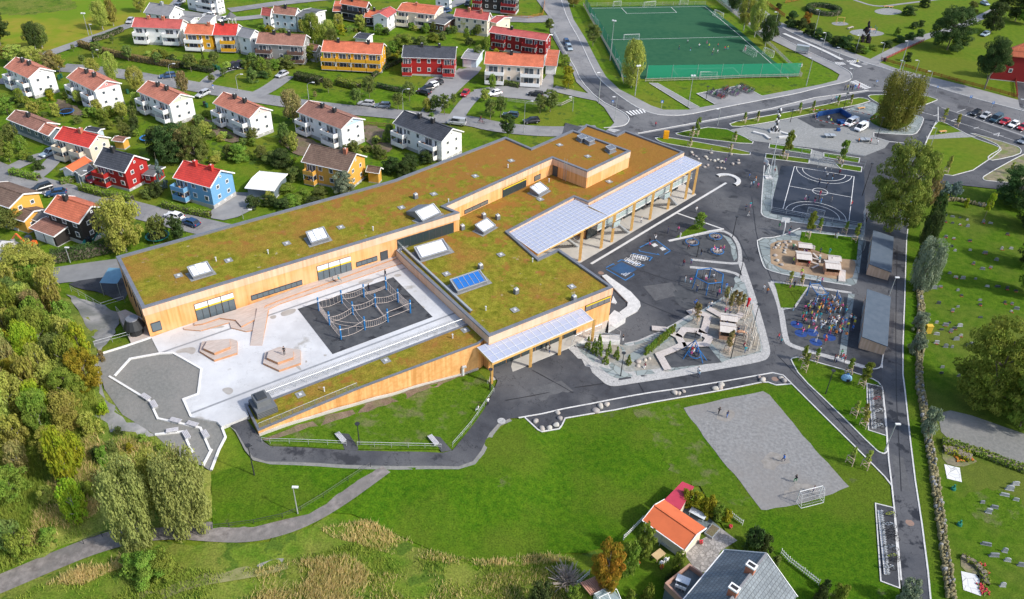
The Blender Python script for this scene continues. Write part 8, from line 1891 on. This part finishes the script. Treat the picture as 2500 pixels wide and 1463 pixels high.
for a,c,w in(((1728,228),(1766,243),'in the left rows of the football pitch stands'),((1736,224),(1775,239),'in the left rows of the football pitch stands'),((1762,220),(1800,236),'in the middle rows of the football pitch stands'),((1770,217),(1806,231),'in the middle rows of the football pitch stands'),((1796,214),(1834,230),'in the right rows of the football pitch stands'),((1804,211),(1840,226),'in the right rows of the football pitch stands')):bikes(a,c,11,w,gB,bc)
def rack(a,c,n,label):
 A,B=G(*a),G(*c);d=B-A;L=d.length;t=thing('cycle_rack',label,'cycle rack',(A.x,A.y,A.z+.08),math.atan2(d.y,d.x));b=MB();b.box((0,-.14,.0),(L,.14,.12));b.build('base_beam',mKerb,t)
 b=MB();b.box((0,.28,.3),(L,.34,.36));b.build('rail',mSteel,t);
 for k in range(n):o=MB().box((0,.15,0),(.06,.5,.4)).build('wheel_holder',mWhiteM,t);o.location=((k+.5)*L/n,0,0)
rack((2122,952),(2130,1048),20,'cycle rack on the asphalt bay beside the triangular lawn');rack((2144,1248),(2160,1405),26,'long cycle rack on the asphalt bay at the bottom of the lane')
for(x,y,c,w)in((2140,952,'black','x1'),(2142,965,'black','x2'),(2140,1000,'black','x3'),(2143,1010,'white','x4'),(2141,1035,'black','x5'),(2144,1046,'white','x6'),(2138,980,'red','x7')):p=G(x,y)+Vector((0,0,.09));BP.put(p,R(-10)+pr.uniform(-.3,.3),f'{c} bicycle at the rack beside the triangular lawn','bicycles at the upper lane rack',1.1,{'paint_silver':PAINT[c]})
for(x,y,c)in((2170,1262,'yellow'),(2168,1288,'white'),(2172,1305,'black'),(2176,1318,'black'),(2172,1343,'silver'),(2176,1365,'yellow'),(2176,1373,'black'),(2168,1392,'white')):p=G(x,y)+Vector((0,0,.09));BP.put(p,R(-15)+pr.uniform(-.25,.25),f'{c} bicycle at the long rack at the bottom of the lane','bicycles at the lower lane rack',1.1,{'paint_silver':PAINT[c]}if c!='silver' else None)
p=G(1175,302);BP.put(p+Vector((0,0,.05)),R(170),'red bicycle ridden along the residential road',None,1.1,{'paint_silver':PAINT['red']});Q(None,'maroon','jeans','sit','on the red bicycle on the residential road',loc=p+Vector((-.1,0,.72)),rot=R(80),adult=True)
# ---------------------------------------------------------------- small things
def table_tennis(px,rot,label):
 t=thing('table_tennis_table',label,'table',G(*px),rot);MB().box((-1.37,-.76,.70),(1.37,.76,.78)).build('tabletop',mSteel,t);MB().box((-.03,-.8,.78),(.03,.8,.92)).build('net',mWhiteM,t)
 for x in(-.9,.9):MB().box((x-.1,-.5,0),(x+.1,.5,.7)).build('leg',mGravel,t)
table_tennis((2025,336),R(5),'grey outdoor table tennis table on the gravel plaza, left');table_tennis((2111,346),R(5),'grey outdoor table tennis table on the gravel plaza with players')
t=thing('bus_shelter','glass bus shelter beside the upper road with a pink poster','bus shelter',G(1957,130),R(-20));
b=MB();b.box((-1.9,-.7,2.3),(1.9,.9,2.42));b.build('roof',mSteel,t);MB().box((-1.9,.6,.2),(1.9,.64,2.3)).build('glass_wall',Mglass('shelter_glass',(.55,.62,.66),.5),t);MB().box((1.82,-.6,.3),(1.9,.6,2.2)).build('poster',M('poster_pink',(.62,.20,.24),(.7,.5,.5),3,.5),t)
for x in(-1.85,1.85):
 for y in(-.6,.6):MB().box((x-.05,y-.05,0),(x+.05,y+.05,2.3)).build('post',mSteel,t)
MB().box((-1.2,.2,.45),(1.2,.5,.52)).build('bench',mDeck,t)
def sign(px,label,col,h=2.4,w=.6,hh=.6,rot=0,name='road_sign',mark=None,post=True):
 t=thing(name,label,'sign',G(*px),rot)
 if post:MB().cyl((0,0,0),(0,0,h),.04,n=6).build('post',mSteel,t)
 MB().box((-w/2,-.06,h-hh),(w/2,-.03,h)).build('sign_plate',col,t)
 if mark:b=MB();mark(b,h,hh,w);b.build('symbol',mTrim if col!=mTrim else mBlackM,t)
mSB=M('sign_blue',(.02,.16,.50),rough=.4)
def mP(b,h,hh,w):
 y=-.07;b.box((-.12,y,h-hh+.1),(-.05,y+.01,h-.08));b.box((-.05,y,h-.15),(.12,y+.01,h-.08));b.box((.06,y,h-.3),(.12,y+.01,h-.15));b.box((-.05,y,h-.32),(.12,y+.01,h-.26))
def mTri(b,h,hh,w):b.face([(-w*.35,-.07,h-hh+.1),(w*.35,-.07,h-hh+.1),(0,-.07,h-.08)])
sign((2364,255),'blue P parking sign at the left end of the parked cars',mSB,2.6,.6,.7,mark=mP);sign((2418,270),'blue P parking sign behind the dark van',mSB,2.6,.6,.7,mark=mP)
sign((1614,268),'blue pedestrian crossing sign on the lawn by the lower road',mSB,2.6,.7,.7,mark=mTri);sign((1494,268),'blue pedestrian crossing sign at the bend of the through road',mSB,2.6,.6,.6,mark=mTri);sign((2137,214),'blue crossing sign beside the junction willow',mSB,2.2,.5,.5,mark=mTri);sign((2284,228),'small blue sign at the car park entrance',mSB,2.2,.5,.5,mark=mTri)
def mBus(b,h,hh,w):b.box((-w*.36,-.07,h-hh*.7),(w*.36,-.065,h-hh*.35));b.cyl((-w*.2,-.07,h-hh*.74),(-w*.2,-.06,h-hh*.74),.08,n=8);b.cyl((w*.2,-.07,h-hh*.74),(w*.2,-.06,h-hh*.74),.08,n=8)
sign((1949,180),'white information board at the corner of the football pitch',mTrim,3.0,1.2,.9,mark=mBus,name='information_board')
sign((1388,18),'small white sign on the verge of the through road',mTrim,1.6,.5,.5)
b=MB();b.box((-.65,-.25,0),(.65,.25,2.1));b.box((-.5,-.27,.3),(.5,-.25,1.2),1);o=b.build('orange_cabinet',[M('signal_orange',(.80,.36,.01),rough=.5),M('orange_panel',(.74,.31,.01),rough=.5)]);o.location=G(1625,339);tag(o,'bright orange yellow upright board on the grass beside the school roof','board')
b=MB();b.box((-.5,-.35,0),(.5,.35,1.5));b.box((-.55,-.4,1.5),(.55,.4,1.58));o=b.build('yellow_box',M('cemetery_yellow',(.62,.42,.05),rough=.6));o.location=G(2264,812);tag(o,'yellow box standing at the edge of the cemetery lawn','box')
# blue padded mats, plane sculpture, benches on the plaza
t=thing('blue_mats','blue padded crash mats standing on the dark corner of the gravel plaza','mats',G(2020,285));o0=t.location;mMat=M('mat_blue',(.02,.08,.26),(.015,.06,.2),1,.6)
for(a,c,hh)in(((1995,285),(2050,275),1.3),((2050,275),(2075,292),1.3),((1993,290),(1997,284),1.0)):p,q=G(*a)-o0,G(*c)-o0;b=MB();b.bar(p+Vector((0,0,hh/2)),q+Vector((0,0,hh/2)),.35,hh);b.build('mat',mMat,t)
for x,y in((2060,305),(2052,300)):p=G(x,y)-o0;MB().box((p.x-1,p.y-.6,0),(p.x+1,p.y+.6,.8)).build('mat',mMat,t)
b=MB();b.box((-.4,-.4,0),(.4,.4,.7));o=b.build('blue_bin',mMat);o.location=G(2046,320);tag(o,'blue box in front of the white vans','box')
p=G(1892,322);t=thing('totem_sculpture','tall mottled black and white totem sculpture on the gravel plaza','sculpture',p);hh=upright(p,262);r=random.Random(4)
b=MB();b.cyl((0,0,0),(0,0,hh),.16,.10,8)
for k in range(26):a=k*2.2;z=.4+k*(hh-.5)/26;b.ball((math.cos(a)*.3,math.sin(a)*.3,z),.26,mi=k%2,n=6,m=5)
b.build('shaft',[mBlackM,mTrim],t);b=MB();b.box((-1.5,-1.2,0),(1.5,1.2,.35));b.build('plinth',mKerb,t)
for k in range(7):a=k*.9;MB().box((math.cos(a)*1.1-.15,math.sin(a)*.9-.15,.35),(math.cos(a)*1.1+.15,math.sin(a)*.9+.15,.9)).build('pedestal_figure',mBlackM,t)
for q in([(1838,325),(1866,332),(1879,342)],[(1905,325),(1942,336)],[(1900,338),(1943,334)]):ribbon('concrete_seat',q,.7,mKerb,.06,.4)
for a,c,l in(((2094,268),(2110,266),'orange slatted bench on the slate rim of the gravel plaza'),((2293,325),(2309,323),'orange slatted bench on the car park grass island'),((2156,18),(2168,18),'orange bench at the gravel circle in the park, left'),((2168,19),(2180,19),'orange bench at the gravel circle in the park, right')):bench(a,c,l,mat=M('orange_slats',(.62,.33,.12),rough=.7))
bench((2070,72),(2082,68),'grey bench beside the park playground');
b=MB();b.box((-.5,-.5,0),(.5,.5,1.0));b.cyl((0,0,1.0),(0,0,1.1),.5,n=8);
for x,y,l in((2160,150,'dark bin beside the corner of the red fence'),(2440,1260,'x')):
 if l!='x':o=MB().cyl((0,0,0),(0,0,1.1),.4,.45,10).build('bin',mBlackM);o.location=G(x,y);tag(o,l,'bin')
for x,y,l in((2327,1195,'green watering stand below the upper paved square'),(2342,1282,'green watering stand on the near cemetery lawn')):
 t=thing('watering_stand',l,'stand',G(x,y));MB().cyl((0,0,0),(0,0,.9),.12,n=8).build('post',M('stand_green',(.02,.18,.12)),t);MB().cyl((0,0,0),(0,0,.35),.35,.3,10).build('basin',MATS['stand_green'],t)
# park playground
t=thing('park_climber','small climbing frame by the purplish conifer in the park','climbing frame',G(2128,80));
for x,y in((-1,-.8),(1,-.8),(1,.8),(-1,.8)):MB().cyl((x,y,0),(x,y,2.2),.08).build('post',mPB,t)
MB().box((-1,-.8,1.1),(1,.8,1.2)).build('platform',mHut,t)
t=thing('park_swing','swing frame on the small gravel patch of the park','swing',G(2050,58));
for s in(-1.3,1.3):MB().cyl((s,-.6,0),(s,0,2.2),.06).build('leg',mBeam,t);MB().cyl((s,.6,0),(s,0,2.2),.06).build('leg',mBeam,t)
MB().cyl((-1.3,0,2.2),(1.3,0,2.2),.06).build('beam',mBeam,t);MB().box((-.3,-.12,.45),(.3,.12,.5)).build('seat',mTyre,t)
# bottom gardens furniture
def tablechairs(px,label,z=0,top=None,n=2,L=1.6,rot=0,cl=''):
 p=V(*px,z)if z else G(*px);t=thing('garden_table',label,'table',p,rot);MB().box((-L/2,-.5,.68),(L/2,.5,.74)).build('tabletop',top or mTrim,t)
 for x in(-L/2+.15,L/2-.15):
  for y in(-.4,.4):MB().box((x-.04,y-.04,0),(x+.04,y+.04,.68)).build('leg',top or mTrim,t)
 for k in range(n):
  a=rot;q=p+Matrix.Rotation(rot,3,'Z')@Vector((-L/4+k*L/max(1,n-1)*.5,-.95,0));c=thing('garden_chair',f'white plastic chair {cl}','chair',q,rot)
  MB().box((-.24,-.22,.4),(.24,.22,.45)).build('seat',mTrim,c);MB().box((-.24,-.26,.45),(.24,-.2,.9)).build('backrest',mTrim,c)
  for x in(-.2,.2):
   for y in(-.18,.18):MB().box((x-.025,y-.025,0),(x+.025,y+.025,.4)).build('leg',mTrim,c)
mCloth=M('table_cloth',(.72,.73,.74),(.5,.58,.66),6,.8)
tablechairs((1606,1362),'wooden garden table with a bowl beside the clipped shrub',top=M('pine_table',(.58,.42,.22),rough=.7),n=2,rot=R(40),cl='beside the wooden garden table');tablechairs((1666,1424),'table with chequered cloth on the brick walled terrace',z=2.55,top=mCloth,n=3,rot=R(-25),cl='on the brick walled terrace');tablechairs((1702,1262),'long white table on the dark patio behind the orange roof',top=mCloth,n=0,L=2.2,rot=R(-35))
b=MB();b.box((-1,-.6,0),(1,.6,.35));b.box((-.9,-.5,.35),(.9,.5,.37),1);o=b.build('raised_planter',[mSteel,mSoil]);o.location=G(1738,1300);o.rotation_euler=(0,0,R(50));tag(o,'grey raised planter beside the patio steps','planter')
for x,y,l in((1558,1378,'orange flower pot on the bottom garden lawn'),(1614,1388,'orange flower pot beside the garden table'),(1711,1328,'red flower pot by the outbuilding door'),(1783,1290,'terracotta pot by the dark shrub')):
 t=thing('flower_pot',l,'flower pot',G(x,y));MB().cyl((0,0,0),(0,0,.35),.16,.24,10).build('pot',mWhiteM if y<1380 and x<1560 else mBrickC,t);b=MB();
 for q in range(14):b.ball((pr.uniform(-.22,.22),pr.uniform(-.22,.22),.42+pr.uniform(0,.15)),.1,n=5,m=4)
 b.build('flowers',M('flower_orange',(.6,.2,.03))if 'orange' in l else M('flower_red',(.5,.03,.04)),t)
b=MB();
for k in range(9):b.box((-1.2+k*.27,-1,.0),(-1.2+k*.27+.2,1,.08+.02*(k%2)))
o=b.build('timber_cover',M('reddish_boards',(.42,.2,.14),(.5,.28,.2),2,.8));o.location=G(1446,1442)+Vector((0,0,.9));o.rotation_euler=(0,R(12),R(35));tag(o,'small reddish board roof beneath the orange conifer','board roof')
t=thing('greenhouse','small glass greenhouse cut by the bottom edge','greenhouse',G(1480,1475),R(30));MB().box((-1.2,-1,0),(1.2,1,1.5)).build('glazing',Mglass('greenhouse_glass',(.5,.6,.62),.5),t);b=MB()
for x in(-1.2,0,1.2):b.bar((x,-1,1.5),(x,0,2.1),.06);b.bar((x,1,1.5),(x,0,2.1),.06)
for y,z in((-1,1.5),(0,2.1),(1,1.5)):b.bar((-1.2,y,z),(1.2,y,z),.06)
b.build('frame',mTrim,t)
t=thing('garden_swing_seat','grey metal swing seat behind the outbuilding','swing seat',G(1632,1338),R(-32));MB().box((-1,-.3,.45),(1,.3,.52)).build('seat',mSteel,t);MB().box((-1,.28,.5),(1,.34,1.0)).build('backrest',mSteel,t)
for x in(-1.1,1.1):MB().bar((x,-.5,0),(x,0,1.5),.06).build('leg',mSteel,t);MB().bar((x,.5,0),(x,0,1.5),.06).build('leg',mSteel,t)
# manholes and floor marks
b=MB()
for x,y in((1467,667),(1892,926),(2221,1277)):p=G(x,y);b.cyl((p.x,p.y,.0),(p.x,p.y,.075),.55,n=14)
o=b.build('manhole_cover',M('manhole_rust',(.28,.17,.13),(.2,.15,.12),4,.8));o['kind']='structure'
p=G(1913,916);
t=thing('ventilation_bollard','white ventilation pipe bollard at the end of the wedge wall','pipe',G(1130,916));MB().cyl((0,0,0),(0,0,1.6),.22,n=10).build('pipe',mWhiteM,t);MB().cyl((0,0,1.6),(.5,0,1.75),.24,.22,10).build('cowl',mWhiteM,t)
t=thing('round_manhole','round pale manhole at the bend of the ramp path','manhole',G(1224,1029));MB().cyl((0,0,-.1),(0,0,.12),.6,n=16).build('cover',mGranite,t)
t=thing('pavilion','tiny dark pointed roof pavilion behind the terraces, top left','pavilion',G(567,58));b=MB();b.cyl((0,0,2.2),(0,0,3.8),1.7,.05,8);b.build('roof',RT['felt'],t)
for k in range(6):a=k*1.047;MB().bar((math.cos(a)*1.3,math.sin(a)*1.3,0),(math.cos(a)*1.3,math.sin(a)*1.3,2.2),.12).build('post',mTrim,t)
t=thing('marquee','blue tarpaulin shelter at the back corner of the school','shelter',V(283,697,4));b=MB();b.face([(-1.5,-2,1.8),(1.5,-2,1.8),(1.5,2,2.2),(-1.5,2,2.2)]);b.build('tarpaulin',M('tarp',(.14,.28,.38),rough=.5),t)
for x in(-1.4,1.4):
 for y in(-1.9,1.9):MB().bar((x,y,-2),(x,y,1.9),.07).build('pole',mSteel,t)
# garden clutter: bins and parasols near the row houses
for i,(x,y,c)in enumerate(((150,190,'green'),(145,193,'green'),(312,228,'green'),(505,262,'green'),(500,258,'black'),(705,290,'green'),(520,165,'green'),(528,168,'green'),(535,171,'green'))):
 o=MB().box((-.28,-.3,0),(.28,.3,.95)).box((-.3,-.34,.95),(.3,.34,1.05)).build('wheelie_bin',M('bin_'+c,(.02,.10,.06)if c=='green' else(.03,.03,.03),rough=.6));o.location=G(x,y);o.rotation_euler=(0,0,i*.4);tag(o,f'{c} wheelie bin beside the drives of the white houses','bin','wheelie bins')
# ---------------------------------------------------------------- finish
def drop(o):
 for c in list(KIDS.get(o.name,[])):drop(c)
 bpy.data.objects.remove(o)
for p in PROTOS:drop(p.root)
def finish_labels():
 ORD=['first','second','third','fourth','fifth','sixth','seventh','eighth','ninth','tenth','eleventh','twelfth','thirteenth','fourteenth','fifteenth','sixteenth','seventeenth','eighteenth','nineteenth','twentieth']
 by={}
 for o in THINGS:by.setdefault(o['label'],[]).append(o)
 for lab,l in by.items():
  if len(l)<2:continue
  l.sort(key=lambda o:proj(o.location)[0]);n=len(l)
  for i,o in enumerate(l):
   k=ORD[i]if i<20 else str(i+1)+'th'
   if n==2:sfx='the left one' if i==0 else 'the right one'
   elif i==0:sfx='the leftmost'
   elif i==n-1:sfx='the rightmost'
   elif i>=n/2:
    j=n-1-i;k=ORD[j]if j<20 else str(j+1)+'th';sfx=k+' from the right'
   else:sfx=k+' from the left'
   w=lab.split();sw=sfx.split()
   o['label']=' '.join(w[:16-len(sw)]).rstrip(',')+', '+sfx
finish_labels()
